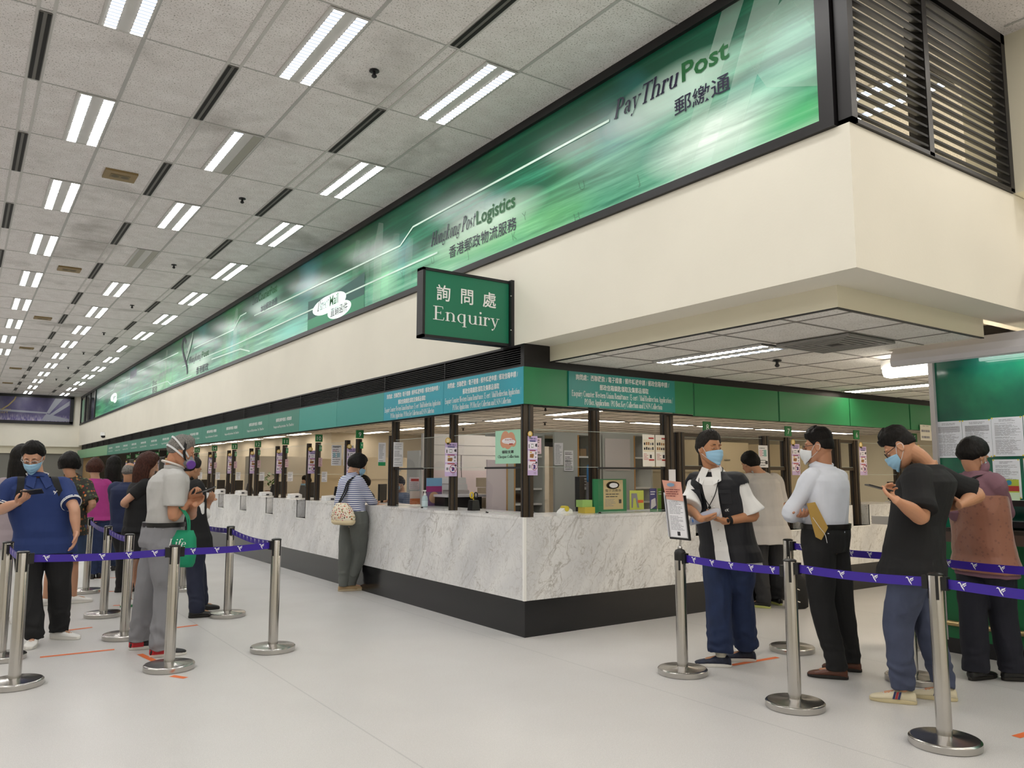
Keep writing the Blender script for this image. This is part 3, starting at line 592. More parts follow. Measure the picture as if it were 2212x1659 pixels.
# ---------------------------------------------------------------- counters: marble front with notches, plinth, worktop
KICK = mat('#171719', .16); EDGE = mat('#f3f2ee', .4); INNER = mat('#dcdad4', .6); SIGNB = '#2a8f98'
def counter(name, label, side, n, wins, cat='counter'):
    """side 'L': front in the plane x=0 running along y; 'R': front in the plane y=0 running along x"""
    T_ = (lambda d, a, z: (d, a, z)) if side == 'L' else (lambda d, a, z: (a, d, z))
    def bx(b, d0, a0, z0, d1, a1, z1, m):
        p, q = T_(d0, a0, z0), T_(d1, a1, z1); b.box(tuple(map(min, p, q)), tuple(map(max, p, q)), m)
    t = thing(name, label, cat, (0, 0, 0)); s0 = 0 if side == 'L' else .02
    L = P*n; cp, cw = (s0, s0) if side == 'L' else (.3, .621)
    b = B(); bx(b, .004, s0 if side == 'L' else .601, 0, .6, L, .318, KICK); b.obj('plinth', t)
    def notch(i): 
        lo, hi = P*i, P*(i+1)
        for w in wins:
            if lo < (w[0]+w[1])/2 < hi: return w
    for i in range(n):
        lo, hi = max(P*i, cp)+.001, P*(i+1)-.001; w = notch(i); b = B()
        if w: bx(b, 0, lo, .318, .3, hi, .797, MARBLE); bx(b, 0, lo, .797, .3, w[0], 1.035, MARBLE); bx(b, 0, w[1], .797, .3, hi, 1.035, MARBLE)
        else: bx(b, 0, lo, .318, .3, hi, 1.035, MARBLE)
        b.obj('marble_panel', t)
    b = B(); edges = [cw]+[v for w in wins for v in w]+[L]
    for a0, a1 in zip(edges[::2], edges[1::2]): bx(b, -.004, a0, 1.035, .62, a1, 1.06, MARBLE)
    b.obj('worktop', t)
    for w0, w1 in wins:
        b = B(); bx(b, -.005, w0-.008, .785, .3, w1+.008, .797, EDGE); bx(b, -.005, w0-.012, .789, .01, w0, 1.06, EDGE); bx(b, -.005, w1, .789, .01, w1+.012, 1.06, EDGE)
        bx(b, .28, w0, .797, .3, w1, 1.0, INNER); b.obj('notch_trim', t)
    b = B(); bx(b, .3, cw+.01 if side == 'R' else .301, .05, .6, L, 1.03, INNER); b.obj('carcass', t)
    return t
LW = [(5.496+P*(k-10), 5.881+P*(k-10)) for k in range(9, 23)]
RW = [(5.17+P*i, 5.555+P*i) for i in (-2, -1, 0, 1, 2)]
counter('service_counter', 'long marble service counter with notches running away on the left of the corner', 'L', 21, LW)
counter('service_counter', 'marble service counter with notches running off to the right of the corner', 'R', 7, RW)
b = B(); b.box((-.006, -.004, .318), (.02, .02, 1.06), EDGE); struct('trim_corner', b)
# ---------------------------------------------------------------- louvred band and fascia signs
GR = mat('#19191b', .5, .2)
def grille(side, i):
    lo = P*i+.0; hi = lo+P; lab = f'black louvred grille above the left counter signs, {ORD[i]} from the corner'
    t = thing('louvre_grille', lab, 'grille', (0, lo, 2.44), 'black louvred grilles above the left signs'); b = B()
    for z in (2.437, 2.635): b.box((-.004, lo, z), (.06, hi, z+.02), FRAME)
    b.box((-.004, hi-.012, 2.437), (.05, hi, 2.655), FRAME); b.box((.05, lo, 2.44), (.06, hi, 2.65), BLACK); b.obj('frame', t); b = B()
    for j in range(8):
        z = 2.466+.021*j; b.add([(.002,lo,z),(.002,hi,z),(.04,hi,z+.012),(.04,lo,z+.012)], [(0,1,2,3)], GR); b.box((0, lo, z-.003), (.006, hi, z+.003), GR)
    b.obj('louvres', t); return t
g0 = grille('L', 0)
for i in range(1, 22): dup(g0, (0, P*i, 0), f'black louvred grille above the left counter signs, {ORD[i]} from the corner')
b = B(); b.box((-.006, -.006, 2.437), (.28, .05, 2.655), FRAME); b.box((.05, .0, 2.44), (.6, .4, 2.655), FRAME); b.box((.28, -.004, 2.437), (12, .06, 2.51), FRAME)
b.box((.02, .0, 2.08), (.06, 31, 2.1), FRAME); b.box((.02, 0.02, 2.075), (12, .06, 2.09), FRAME); b.box((0.001, -.002, 2.44), (.002, .0, 2.64), FRAME); struct('trim_black_band', b)
TEAL, TEAL2, BLUE, RGREEN, LGREEN, FARG = mat('#2f938a', .4), mat('#37998e', .4), mat('#2399ac', .38), mat('#27804f', .42), mat('#79ad84', .4), mat('#3d8674', .4)
TEALR = mat('#1f8a82', .4)
L1, L2_, L3, L4 = '詢問處：西聯匯款 / 電子證書 / 郵件轉遞申請 / 郵政信箱申請 /', '郵政信箱鎖匙領取及集郵品領取', 'Enquiry Counter: Western Union Remittance / E-cert / Mail Redirection Application /', 'PO Box Application / PO Box Key Collection and LSOS Collection'
def enq(b, F, w):
    b.text(F, L1, w/2, .262, .06, WHITE, .002, width=w*.88, bold=.012); b.text(F, L2_, w/2, .178, .06, WHITE, .002, width=w*.46, bold=.012)
    for y, s, q in ((.098, L3, .95), (.022, L4, .73)):
        b.text(F, s, w/2, y, .085, WHITE, .002, width=w*q, font=serif_b)
def fascia(F, w, h, m, label, kind, cat='sign', d=.03):
    t = thing('fascia_sign', label, cat, tuple(F.o)); b = B(); b.fbox(F, .002, 0, -d, w-.002, h, 0, m); b.obj('board', t)
    if kind:
        b = B()
        if kind == 'enq': enq(b, F, w)
        else:
            b.text(F, '郵票及郵件登記 / 郵繳通', w*.52, .2, .06, WHITE, .002, width=w*.5, bold=.012); b.text(F, 'Stamps and Registration / Pay ThruPost', w*.52, .1, .06, WHITE, .002, width=w*.66, font=serif_b)
        b.obj('lettering', t)
    return t
fascia(LEFT(-.03, 1.433, 2.09), 1.463, .345, BLUE, 'blue enquiry counter sign beside the corner on the left run', 'enq')
fascia(LEFT(-.03, 2.887, 2.09), 1.452, .345, BLUE, 'blue enquiry counter sign second from the corner on the left run', 'enq')
fascia(LEFT(-.03, 4.35, 2.09), 1.463, .345, TEAL, 'blank teal sign board next to the left blue enquiry signs', None)
fascia(LEFT(-.03, 5.814, 2.09), 1.463, .345, TEAL2, 'blank teal sign board next to the first stamps sign', None)
for i in range(13):
    y = 5.815+P*(i+1); fascia(LEFT(-.03, y, 2.09), P, .345, FARG, f'teal stamps and registration sign, {ORD[i]} from the blank boards', 'st')
for i, (y0, y1) in enumerate([(24.84, 30.4), (30.42, 33.35)]): fascia(LEFT(-.03, y1, 2.095), y1-y0, .345, LGREEN, ['long pale green sign board beyond the last stamps sign', 'pale green sign board at the far end of the left run'][i], None)
fascia(RIGHT(-.0295, -.0305, 2.09), .52, .345, RGREEN, 'short green sign board wrapping the corner', None, d=.028)
b = B(); b.box((-.029, -.029, 2.09), (0.04, -.0305, 2.438), RGREEN)
fascia(RIGHT(.49, -.045, 2.095), 1.445, .335, TEALR, 'teal enquiry counter sign on the right of the corner', 'enq', d=.045)
fascia(RIGHT(1.935, -.03, 2.09), .295, .345, RGREEN, 'narrow green sign board right of the teal enquiry sign', None)
for i in range(4): fascia(RIGHT(2.25+P*i, -.03-.004*(i % 2), 2.075), P-.02, .355, RGREEN, f'blank dark green sign board, {ORD[i]} from the narrow green board on the right run', None)
# ---------------------------------------------------------------- posts
def post(name, lo, hi, label, grp=None):
    t = thing(name, label, 'post', ((lo[0]+hi[0])/2, (lo[1]+hi[1])/2, lo[2]), grp); b = B(); b.box(lo, hi, BRONZE); b.obj('shaft', t)
    b = B(); xm, ym = (lo[0]+hi[0])/2, (lo[1]+hi[1])/2; w = .008
    b.box((xm-w, lo[1]-.006, lo[2]), (xm+w, lo[1], hi[2]), BLACK); b.box((lo[0]-.006, ym-w, lo[2]), (lo[0], ym+w, hi[2]), BLACK); b.obj('groove_strip', t); return t
post('corner_post', (0, -.004, 1.06), (.1, .058, 2.09), 'thick black post standing on the counter corner')
post('counter_post', (.13, 1.52, 1.06), (.21, 1.58, 2.09), 'dark post on the left counter, first from the corner')
post('counter_post', (.13, 2.92, 1.06), (.21, 2.98, 2.09), 'dark post on the left counter, second from the corner')
post('counter_post', (.13, 3.0, 1.06), (.19, 3.06, 1.92), 'short dark post on the left counter beside the second tall post')
post('counter_post', (1.95, .1, 1.06), (2.05, .2, 2.09), 'dark post on the right counter beside the two hung order posters')
for i, (x, y, l) in enumerate([(1.0, 3.6, 'dark office column seen past the left counter lamps'), (2.18, 1.55, 'dark office column behind the two hung order posters')]):
    post('office_column', (x-.05, y-.05, 0), (x+.05, y+.05, 2.5), l)
# number signs, posters, small notices (all face the public, -y)
NG, NG2 = mat('#1c7a3f', .4), mat('#2f9a62', .4)
LILAC, LIL2, PAPER, DK, MAG, NAVY, BOXC, RED, GREY = mat('#cdb6e0', .5), mat('#efe6f3', .5), mat('#f1f0f4', .55), mat('#26242b', .5), mat('#94305e', .5), mat('#2c2f7a', .5), mat('#9a6a3a', .6), mat('#b23a36', .5), mat('#8b8b92', .6)
GOLD, PINK, ORANGE, MINT = mat('#d8b35a', .4), mat('#e7c9d2', .5), mat('#d65f3a', .5), mat('#a9dcc0', .5)
def number_sign(x, y, z, s, num, label, rod=False):
    t = thing('number_sign', label, 'sign', (x, y, z), 'green counter number signs'); b = B(); b.box((x-s/2, y-.008, z), (x+s/2, y+.008, z+s), NG); b.obj('plate', t)
    b = B(); b.text(RIGHT(x, y-.0085, z), num, 0, s*.2, s*.8, WHITE, .001, bold=.0); b.obj('numeral', t)
    if rod: b = B(); b.box((x+s/2-.014, y-.006, z+s), (x+s/2-.002, y+.006, 2.1), mat('#c9c9c4', .3, .5)); b.obj('hanging_rod', t)
    return t
def tips(F, w, h, label, seed=0):
    """lilac posting-tips strip with three pictures and a bulb on top"""
    t = thing('tips_poster', label, 'poster', tuple(F.o), 'lilac posting tips posters'); b = B(); b.fbox(F, 0, 0, -.003, w, h, 0, LILAC)
    for z0, z1 in ((.13, .36), (.41, .62), (.67, .86)): b.rect(F, w*.02, h*z0, w*.98, h*z1, LIL2, .0006)
    b.rect(F, w*.2, h*.855, w*.8, h*.885, NAVY, .001); b.rect(F, w*.2, h*.615, w*.8, h*.645, MAG, .001); b.rect(F, w*.2, h*.355, w*.8, h*.385, RED, .001)
    b.text(F, '投寄小貼士', w*.55, h*.915, h*.05, NAVY, .001, width=w*.7, bold=.02)
    b.rect(F, w*.1, h*.69, w*.17, h*.79, DK, .001); b.rect(F, w*.34, h*.7, w*.58, h*.8, GREY, .0009); b.rect(F, w*.36, h*.72, w*.56, h*.78, PAPER, .001); b.poly(F, [(w*.75, h*.74), (w*.93, h*.72), (w*.95, h*.81), (w*.77, h*.8)], DK, .001)
    b.poly(F, [(w*.2, h*.45), (w*.55, h*.44), (w*.62, h*.5), (w*.6, h*.55), (w*.22, h*.54)], BOXC, .001); b.poly(F, [(w*.2, h*.57), (w*.4, h*.56), (w*.42, h*.6), (w*.22, h*.6)], GOLD, .001); b.rect(F, w*.74, h*.53, w*.9, h*.6, GREY, .001); b.rect(F, w*.74, h*.44, w*.86, h*.48, GREY, .001)
    b.ring(F, w*.66, h*.22, w*.25, w*.295, MAG, .0012); b.line(F, [(w*.48, h*.27), (w*.84, h*.17)], w*.05, MAG, .0012); b.poly(F, [(w*.55, h*.15), (w*.75, h*.17), (w*.8, h*.25), (w*.6, h*.28)], NAVY, .001); b.rect(F, w*.1, h*.18, w*.28, h*.26, GREY, .001); b.rect(F, w*.78, h*.3, w*.95, h*.35, DK, .001)
    b.lines(F, w*.6, h*.03, w*.95, h*.09, 2, GREY, .001, seed=seed); b.obj('strip', t)
    b = B(); b.disc(F, w*.22, h*1.05, w*.24, w*.24, GOLD, .004); b.poly(F, [(w*.1, h*.99), (w*.34, h*.99), (w*.28, h*.93), (w*.16, h*.93)], GREY, .004); b.disc(F, w*.2, h*1.06, w*.14, w*.15, mat('#f0dfae', .4), .005); b.obj('bulb_cutout', t); return t
def notice(name, F, w, h, label, cat='notice', base=None, rows=12, head=None, seed=1, ink=None, blocks=(), group=None, extra=None, th=.002):
    t = thing(name, label, cat, tuple(F.o), group); b = B(); b.fbox(F, 0, 0, -th, w, h, 0, base or PAPER)
    if rows: b.lines(F, w*.1, h*.06, w*.9, h*(.86 if head else .94), rows, ink or GREY, .0008, seed=seed)
    for (u0, v0, u1, v1, m) in blocks: b.rect(F, w*u0, h*v0, w*u1, h*v1, m, .0012)
    if head: b.text(F, head, w/2, h*.9, h*.06, DK, .001, width=w*.6)
    if extra: extra(b, F, w, h)
    b.obj('sheet', t); return t
def pane(name, lo, hi, label, grp=None, edge=True):
    t = thing(name, label, 'glass pane', ((lo[0]+hi[0])/2, (lo[1]+hi[1])/2, lo[2]), grp); b = B(); b.box(lo, hi, GLASS); b.obj('pane', t)
    if edge:
        b = B(); b.box((lo[0]-.001, lo[1]-.001, lo[2]-.004), (hi[0]+.001, hi[1]+.001, lo[2]), m_edge); b.box((lo[0]-.001, lo[1]-.001, hi[2]), (hi[0]+.001, hi[1]+.001, hi[2]+.004), m_edge); b.obj('polished_edge', t)
    return t
m_edge = mat('#b9c4bd', .3)
NUM = {k: str(k) for k in range(5, 23)}
# left windows
for k in range(9, 22):
    y0 = 5.496+P*(k-10); y1 = y0+.385; nm = f'counter window {NW[k]} on the left run'
    post('window_post', (.125, y1-.06, .797), (.185, y1-.002, 1.91), f'dark post standing in the notch of {nm}', 'dark posts of the left windows')
    post('window_post', (.105, y0-.09, 1.06), (.17, y0-.03, 1.913), f'dark post under the number sign of {nm}', 'dark posts of the left windows')
    number_sign(.13, y0-.1, 1.922, .107, NUM[k], f'green number sign of counter window {NW[k]} on the left run', k > 10)
    tips(Fr((.115, y1-.11, 1.452), (1, 0, 0)), .145, .35, f'lilac posting tips strip at {nm}', k)
    if k < 17:
        t = thing('window_tag', f'small green number tag under the number sign of {nm}', 'sign', (.16, y0-.11, 1.785), 'small green number tags'); b = B(); b.box((.135, y0-.118, 1.785), (.175, y0-.112, 1.868), NG2); b.text(RIGHT(.155, y0-.1185, 1.785), NUM[k], 0, .03, .04, WHITE, .0006); b.obj('tag_plate', t)
        notice('window_notice', Fr((.13, y0-.112, 1.555), (1, 0, 0)), .058, .13, f'small pink printed notice on the post of {nm}', rows=7, base=PINK, ink=MAG, seed=k, group='small notices on the left window posts')
        if k > 9: notice('calendar_card', Fr((.15, y0-.2, 1.33), (1, 0, 0)), .085, .15, f'small white card hung beside the post of {nm}', rows=6, seed=k+3, group='white cards on the left glass')
    ya, yb = y1-P+.0, y0-.02
    if k > 9: pane('window_glass', (.125, ya, 1.445), (.131, yb-.09, 1.88), f'upper glass pane between counter windows {NW[k]} and {NW[k-1]}', 'upper panes of the left windows')
    if 9 < k < 17:
        x, y = .22, y0-.35     # card reader and monitor on the worktop
        t = thing('weighing_scale', f'white desk scale on the worktop beside {nm}', 'scale', (x, y, 1.06), 'white desk scales on the left worktop'); b = B()
        b.add([(x-.09,y-.1,1.06),(x+.09,y-.1,1.06),(x+.09,y+.1,1.06),(x-.09,y+.1,1.06),(x-.08,y-.05,1.115),(x+.09,y-.09,1.12),(x+.09,y+.1,1.14),(x-.08,y+.1,1.13)], [(0,3,2,1),(4,5,6,7),(0,1,5,4),(1,2,6,5),(2,3,7,6),(3,0,4,7)], mat('#d8d8d8', .5)); b.obj('body', t)
        b = B(); b.box((x-.02, y-.102, 1.075), (x+.03, y-.098, 1.1), DK); b.obj('display', t)
        x, y = .42, y0-.15
        t = thing('card_stand', f'black folding card stand on the worktop at {nm}', 'stand', (x, y, 1.06), 'black card stands on the left worktop'); b = B()
        b.add([(x-.09,y-.05,1.06),(x+.09,y-.05,1.06),(x+.06,y+.05,1.26),(x-.02,y+.05,1.26)], [(0,1,2,3)], BLACK); b.add([(x-.09,y-.05,1.06),(x-.08,y-.05,1.06),(x-.01,y+.05,1.26),(x-.02,y+.05,1.26)], [(0,1,2,3)], GREY); b.box((x-.09, y-.05, 1.06), (x+.09, y+.15, 1.066), BLACK); b.obj('easel', t)
# right windows
for i, k in enumerate((8, 7, 6, 5)):
    x0 = 2.245+P*i; x1 = x0+.385; nm = f'counter window {NW[k]} on the right run'
    post('window_post', (x1-.085, .115, .797), (x1, .2, 1.9), f'dark post standing in the notch of {nm}', 'dark posts of the right windows')
    post('window_post', (x0-.1, .115, 1.06), (x0-.01, .2, 1.905), f'dark post on the worktop left of {nm}', 'dark posts of the right windows')
    number_sign(x1-.035, .11, 1.915, .12, NUM[k], f'green number sign of counter window {NW[k]} on the right run')
    tips(Fr((x1+.01, .105, 1.44), (1, 0, 0)), .165, .38, f'lilac posting tips strip at {nm}', k)
    pane('window_glass', (x1+.0, .15, 1.45), (x0+P-.11, .156, 1.87), f'upper glass pane right of {nm}', 'upper panes of the right windows')
    pane('window_glass', (x0+.0, .15, 1.545), (x1-.085, .156, 1.855), f'narrow glass pane over the notch of {nm}', 'upper panes of the right windows')
    for zb, zt, wd in ((1.5, 1.54, 'lower'), (1.86, 1.9, 'upper')):
        t = thing('window_bar', f'{wd} dark cross bar between the posts of {nm}', 'bar', (x0+.15, .15, zb)); b = B(); b.box((x0, .13, zb), (x1-.085, .19, zt), BRONZE); b.obj('bar', t)
# enquiry corner glass
pane('window_glass', (.148, .12, 1.518), (.154, 1.5, 1.86), 'upper glass pane between the corner post and the first tall left post')
pane('window_glass', (.148, 1.6, 1.518), (.154, 2.9, 1.86), 'upper glass pane between the two tall left posts')
pane('window_glass', (.12, .148, 1.52), (1.72, .154, 1.87), 'long upper glass pane right of the corner post')
pane('window_glass', (.16, .13, 1.075), (.166, .88, 1.5), 'low glass screen between the corner post and the scissors holder')
pane('window_glass', (.16, 2.2, 1.075), (.166, 2.9, 1.5), 'low glass screen in front of the hand sanitiser')
pane('window_glass', (1.02, .148, 1.075), (1.95, .154, 1.5), 'low glass screen in front of the green notice board on the right counter')
for lo, hi, l in [((.14, .12, 1.5), (.175, .88, 1.52), 'black bar over the low glass screen beside the corner post'), ((.14, 2.2, 1.5), (.175, 2.9, 1.52), 'black bar over the low glass screen by the hand sanitiser'), ((1.02, .135, 1.5), (1.95, .17, 1.52), 'black bar over the low glass screen on the right counter')]:
    t = thing('screen_bar', l, 'bar', lo); b = B(); b.box(lo, hi, BLACK); b.obj('bar', t)
    b = B(); b.box((lo[0], lo[1], 1.06), (lo[0]+.02, lo[1]+.02, 1.075), BLACK); b.box((hi[0]-.02, hi[1]-.02, 1.06), (hi[0], hi[1], 1.075), BLACK); b.obj('clip', t)
# posters at the corner
tips(Fr((.03, 1.49, 1.425), (1, 0, 0)), .15, .36, 'lilac posting tips strip with a bulb cut-out on the first tall left post', 50)
tips(Fr((.03, -.012, 1.438), (1, 0, 0)), .112, .36, 'lilac posting tips strip with a bulb cut-out on the thick corner post', 51)
def cheque(b, F, w, h):
    PE = mat('#d79a7a', .5)
    for u, v, r in ((.4, .75, .17), (.62, .72, .16), (.5, .66, .17), (.34, .66, .14), (.72, .63, .1)): b.disc(F, w*u, h*v, w*r, w*r, PE, .001+.0002*u)
    b.disc(F, w*.5, h*.68, w*.23, h*.085, PAPER, .0016); b.disc(F, w*.62, h*.64, w*.17, h*.07, PAPER, .0017); b.text(F, '現金補助', w*.55, h*.69, h*.06, RED, .002, width=w*.34); b.text(F, 'Cash Payout Scheme', w*.55, h*.635, h*.03, RED, .002, width=w*.42, font=serif); b.rect(F, w*.55, h*.56, w*.7, h*.6, RED, .002)
    b.text(F, '領取支票', w*.5, h*.31, h*.1, DK, .002, width=w*.46, bold=.02); b.text(F, 'Cheque Collection', w*.52, h*.17, h*.13, DK, .002, width=w*.82, font=serif_b)
notice('cheque_poster', LEFT(.142, .69, 1.55), .44, .325, 'mint green cheque collection poster on the glass beside the corner post', 'poster', base=MINT, rows=0, extra=cheque)
notice('pink_notice', Fr((.16, .14, 1.64), (1, 0, 0)), .14, .15, 'pale pink notice on the glass right of the corner post', base=PINK, rows=7, ink=DK, blocks=[(.1, .08, .3, .35, DK)])
notice('form_notice', Fr((.1, 2.86, 1.535), (1, 0, 0)), .13, .3, 'white notice sheet right of the second tall left post', head='NOTICE', seed=5, rows=16)
notice('form_notice', Fr((.06, 3.2, 1.55), (1, 0, 0)), .1, .29, 'white notice sheet with a green foot left of the second tall left post', seed=6, rows=14, blocks=[(0, 0, 1, .16, NG2)])
for x, l in ((5.1, 'left'), (5.28, 'right')):
    notice('price_chart', Fr((.06+(x-5.1), 4.72, 1.565), (1, 0, 0)), .15, .29, f'{l} of the two price charts on the glass by window nine', rows=9, seed=int(x*10), blocks=[(.1, .9, .9, .95, GREY), (.15, .4, .4, .62, mat('#9fc3cf', .5)), (.55, .4, .85, .62, mat('#9fc3cf', .5)), (.1, .7, .5, .76, PINK)])
def parcel(b, F, w, h):
    b.rect(F, w*.5, h*.86, w*.93, h*.91, RED, .001); b.rect(F, w*.5, h*.18, w*.95, h*.23, RED, .001); b.rect(F, w*.58, h*.26, w*.74, h*.37, DK, .001); b.lines(F, w*.08, h*.2, w*.5, h*.42, 5, RED, .001, seed=4); b.rect(F, w*.04, h*.46, w*.96, h*.84, mat('#e6dcc4', .5), .0008)
    q = random.Random(w)
    for r_ in range(2):
        for c_ in range(5): u = w*(.1+.17*c_); v = h*(.52+.15*r_); b.rect(F, u, v, u+w*.12, v+h*q.uniform(.06, .1), q.choice([GREY, BOXC, DK]), .001)
for x, l in ((1.62, 'left'), (1.81, 'right')): notice('order_poster', Fr((x, .13, 1.53), (1, 0, 0)), .175+.002*(x > 1.7), .335, f'{l} of the two cream order posters hung by the right counter post', 'poster', base=mat('#efeae0', .5), rows=0, extra=parcel)
notice('tariff_notice', Fr((3.47, .1, 1.53), (1, 0, 0)), .17, .26, 'white tariff notice with coloured columns left of counter window seven', rows=8, seed=9, blocks=[(.08, .5, .4, .8, PINK), (.55, .5, .85, .8, mat('#8fc0bb', .5)), (.7, .15, .95, .3, DK)])
notice('far_notice', RIGHT(6.85, -.05, 1.93), .3, .22, 'cream notice hanging beside the last green board behind the notice booth', rows=2, head='告示', base=mat('#e8e4d6', .5))
# ---------------------------------------------------------------- things on the counters
def boxy(name, label, cat, lo, hi, m, grp=None, part='body'):
    t = thing(name, label, cat, ((lo[0]+hi[0])/2, (lo[1]+hi[1])/2, lo[2]), grp); b = B(); b.box(lo, hi, m); b.obj(part, t); return t
x, y = .34, 1.4
t = thing('scissors_holder', 'black desk pot holding scissors on the left worktop near the corner', 'holder', (x, y, 1.06)); b = B()
b.loft([[(x+sx*r, y+sy*r, z) for sx, sy in ((-1,-1),(1,-1),(1,1),(-1,1))] for r, z in ((.05, 1.06), (.04, 1.17))], mat('#141416', .3)); b.obj('pot', t)
t = thing('scissors', 'scissors with black and yellow handles standing in the black desk pot', 'scissors', (x, y, 1.1))
for s, m in ((-1, mat('#e3c21f', .4)), (1, BLACK)):
    b = B(); pts = [(x+s*.004, y, 1.16), (x+s*.012, y, 1.19)]+[(x+s*(.03-.02*cos(a)), y, 1.215-.028*cos(a*1.0)+.0) for a in [i*2*pi/12 for i in range(13)]]
    b.tube([(x+s*(.026+.02*cos(a)), y, 1.222+.03*sin(a)) for a in [i*2*pi/14 for i in range(15)]], .007, m, 8); b.tube([(x-s*.01, y, 1.15), (x+s*.014, y, 1.195)], .006, m, 8); b.obj('handle_loop', t)
b = B(); b.box((x-.008, y-.003, 1.09), (x+.008, y+.003, 1.17), STEEL); b.obj('blades', t)
x, y = .30, 2.42
t = thing('sanitiser_bottle', 'clear hand sanitiser bottle with white pump on the left worktop', 'bottle', (x, y, 1.06)); b = B()
b.lathe((x, y, 1.06), [(.034, 0), (.036, .02), (.036, .1), (.028, .13), (.014, .14)], mat('#bcd3da', .15), 20); b.obj('body', t, True)
b = B(); b.lathe((x, y, 1.2), [(.015, 0), (.015, .02), (.006, .022), (.006, .045), (.016, .047), (.016, .06)], WHITE, 14); b.box((x-.04, y-.006, 1.247), (x+.005, y+.006, 1.258), WHITE); b.obj('pump', t)
b = B(); b.lathe((x, y, 1.075), [(.0368, 0), (.0368, .06)], mat('#cfe3ea', .5), 20); b.obj('label_band', t)
def leaflet_rack(x, y, lab, w=.16):
    t = thing('leaflet_rack', lab, 'rack', (x, y, 1.06)); b = B(); b.box((x, y, 1.06), (x+w, y+.02, 1.42), GLASS)
    for z in (1.08, 1.25): b.box((x, y-.05, z), (x+w, y-.047, z+.1), GLASS)
    b.obj('clear_holder', t); b = B(); F = RIGHT(x+.01, y-.02, 1.08)
    b.fbox(F, 0, .18, 0, w-.02, .33, .004, mat('#cdbfc3', .5)); b.rect(F, .02, .28, w-.03, .31, RED, .005); b.lines(F, .01, .19, w-.03, .27, 4, GREY, .005); b.fbox(F, 0, 0, .02, w-.02, .16, .024, mat('#c9b9b0', .5)); b.rect(F, 0, 0, w-.02, .07, mat('#b8622d', .5), .025); b.obj('leaflet', t); return t
leaflet_rack(.3, 2.86, 'clear leaflet rack beside the second tall left post')
t = thing('stamp_poster', 'blue and magenta printed stand-up card behind the hand sanitiser', 'poster', (.55, 2.7, 1.06)); F = RIGHT(.5, 2.75, 1.06); b = B(); b.fbox(F, 0, 0, -.01, .22, .34, 0, mat('#7a5f86', .5)); b.rect(F, 0, .24, .22, .34, mat('#7fb0d8', .5)); b.rect(F, 0, .17, .22, .24, mat('#a0397c', .5)); b.disc(F, .11, .1, .07, .07, mat('#c8a284', .5)); b.obj('card', t)
for i, (x, z) in enumerate(((0.8, 1.33), (.82, 1.25), (.85, 1.17))): boxy('file_box', ['white', 'white', 'grey'][i]+' carton, '+['topmost', 'middle', 'lowest'][i]+' of the stack behind the hand sanitiser', 'box', (x, 2.7, z), (x+.24, 2.95, z+.075), mat(['#e4e4e4', '#dedede', '#b9b4b2'][i], .6), 'cartons stacked on the printer')
t = thing('printer', 'black desk printer with a white tray in the corner enquiry office', 'printer', (.95, 2.75, .98)); b = B(); b.box((.62, 2.5, 1.02), (1.15, 3.0, 1.17), mat('#151517', .35)); b.obj('body', t); b = B(); b.box((.6, 2.42, 1.17), (1.2, 2.95, 1.2), mat('#cfcdd2', .5)); b.obj('tray', t)
t = thing('office_desk', 'long pale office desk behind the left enquiry counter', 'desk', (1.2, 2.9, 0)); b = B(); b.box((.66, 2.2, .98), (1.24, 3.3, 1.02), mat('#c8c2b8', .5)); b.box((1.24, 2.66, .98), (2.2, 3.3, 1.02), mat('#c8c2b8', .5)); b.obj('top', t)
for xx in (.68, 2.14): b = B(); b.box((xx, 2.7, 0), (xx+.05, 3.25, .98), GREY); b.obj('leg', t)
for i, (x, z) in enumerate(((1.35, 1.02), (1.4, 1.15), (1.38, 1.28))): boxy('parcel_tray', f'beige parcel tray, {["lowest", "middle", "topmost"][i]} of the pile beside the printer', 'tray', (x, 2.68, z), (x+.5, 3.0, z+.12), mat('#c9b9a0', .7), 'beige parcel trays')
# enquiry office furniture
GP = mat('#d9d8d8', .6); PKP = mat('#dccfd4', .6)
b = B(); b.box((1.12, 3.99, 0), (3.0, 4.0, 1.5), PKP); b.box((1.12, 4.0, 0), (3.0, 4.05, 2.02), GP); b.box((1.3, 4.0-.005, 1.72), (2.4, 4.0, 1.725), GREY); b.box((1.3, 3.995, 1.86), (2.4, 4, 1.865), GREY); b.box((1.75, 3.99, 1.4), (1.76, 4, 1.72), GREY)
t = thing('partition_panel', 'pale grey office partition panel beyond the left enquiry counter', 'partition', (1.9, 4, 0)); b.obj('panel', t)
t = thing('desk_partition', 'pinkish white office partition standing behind the corner post', 'partition', (1.6, 2.35, 0)); b = B(); b.box((.98, 2.12, 0), (1.26, 2.14, 1.62), PKP); b.obj('panel', t); b = B(); b.box((1.26, 2.11, 0), (1.275, 2.15, 1.9), mat('#b98a45', .5)); b.obj('wood_edge', t)
CAB = mat('#b9bbb6', .55); WOODE = mat('#c08d4a', .5)
def cabinet(x0, x1, x2, y, h, lab):
    """closed side from x0 to x1, open shelves from x1 to x2"""
    t = thing('shelf_cabinet', lab, 'cabinet', (x1, y, 0)); b = B(); b.box((x0, y, 0), (x1, y+.04, h), CAB); b.obj('side_panel', t)
    b = B(); b.box((x1-.02, y-.005, 0), (x1, y+.0, h), WOODE); b.obj('wood_edge', t); b = B(); b.box((x1, y+.4, 0), (x2, y+.43, h), DARK); b.box((x2, y, 0), (x2+.03, y+.43, h), CAB); b.box((x0, y, h), (x2+.03, y+.43, h+.03), CAB); b.obj('carcass', t)
    for z in (1.06, 1.25, 1.66): b = B(); b.box((x1, y+.02, z), (x2, y+.4, z+.022), mat('#dedcd8', .5)); b.obj('shelf', t)
    return t
cabinet(1.92, 2.31, 2.66, 2.0, 1.95, 'grey steel cabinet with open shelves behind the right worktop')
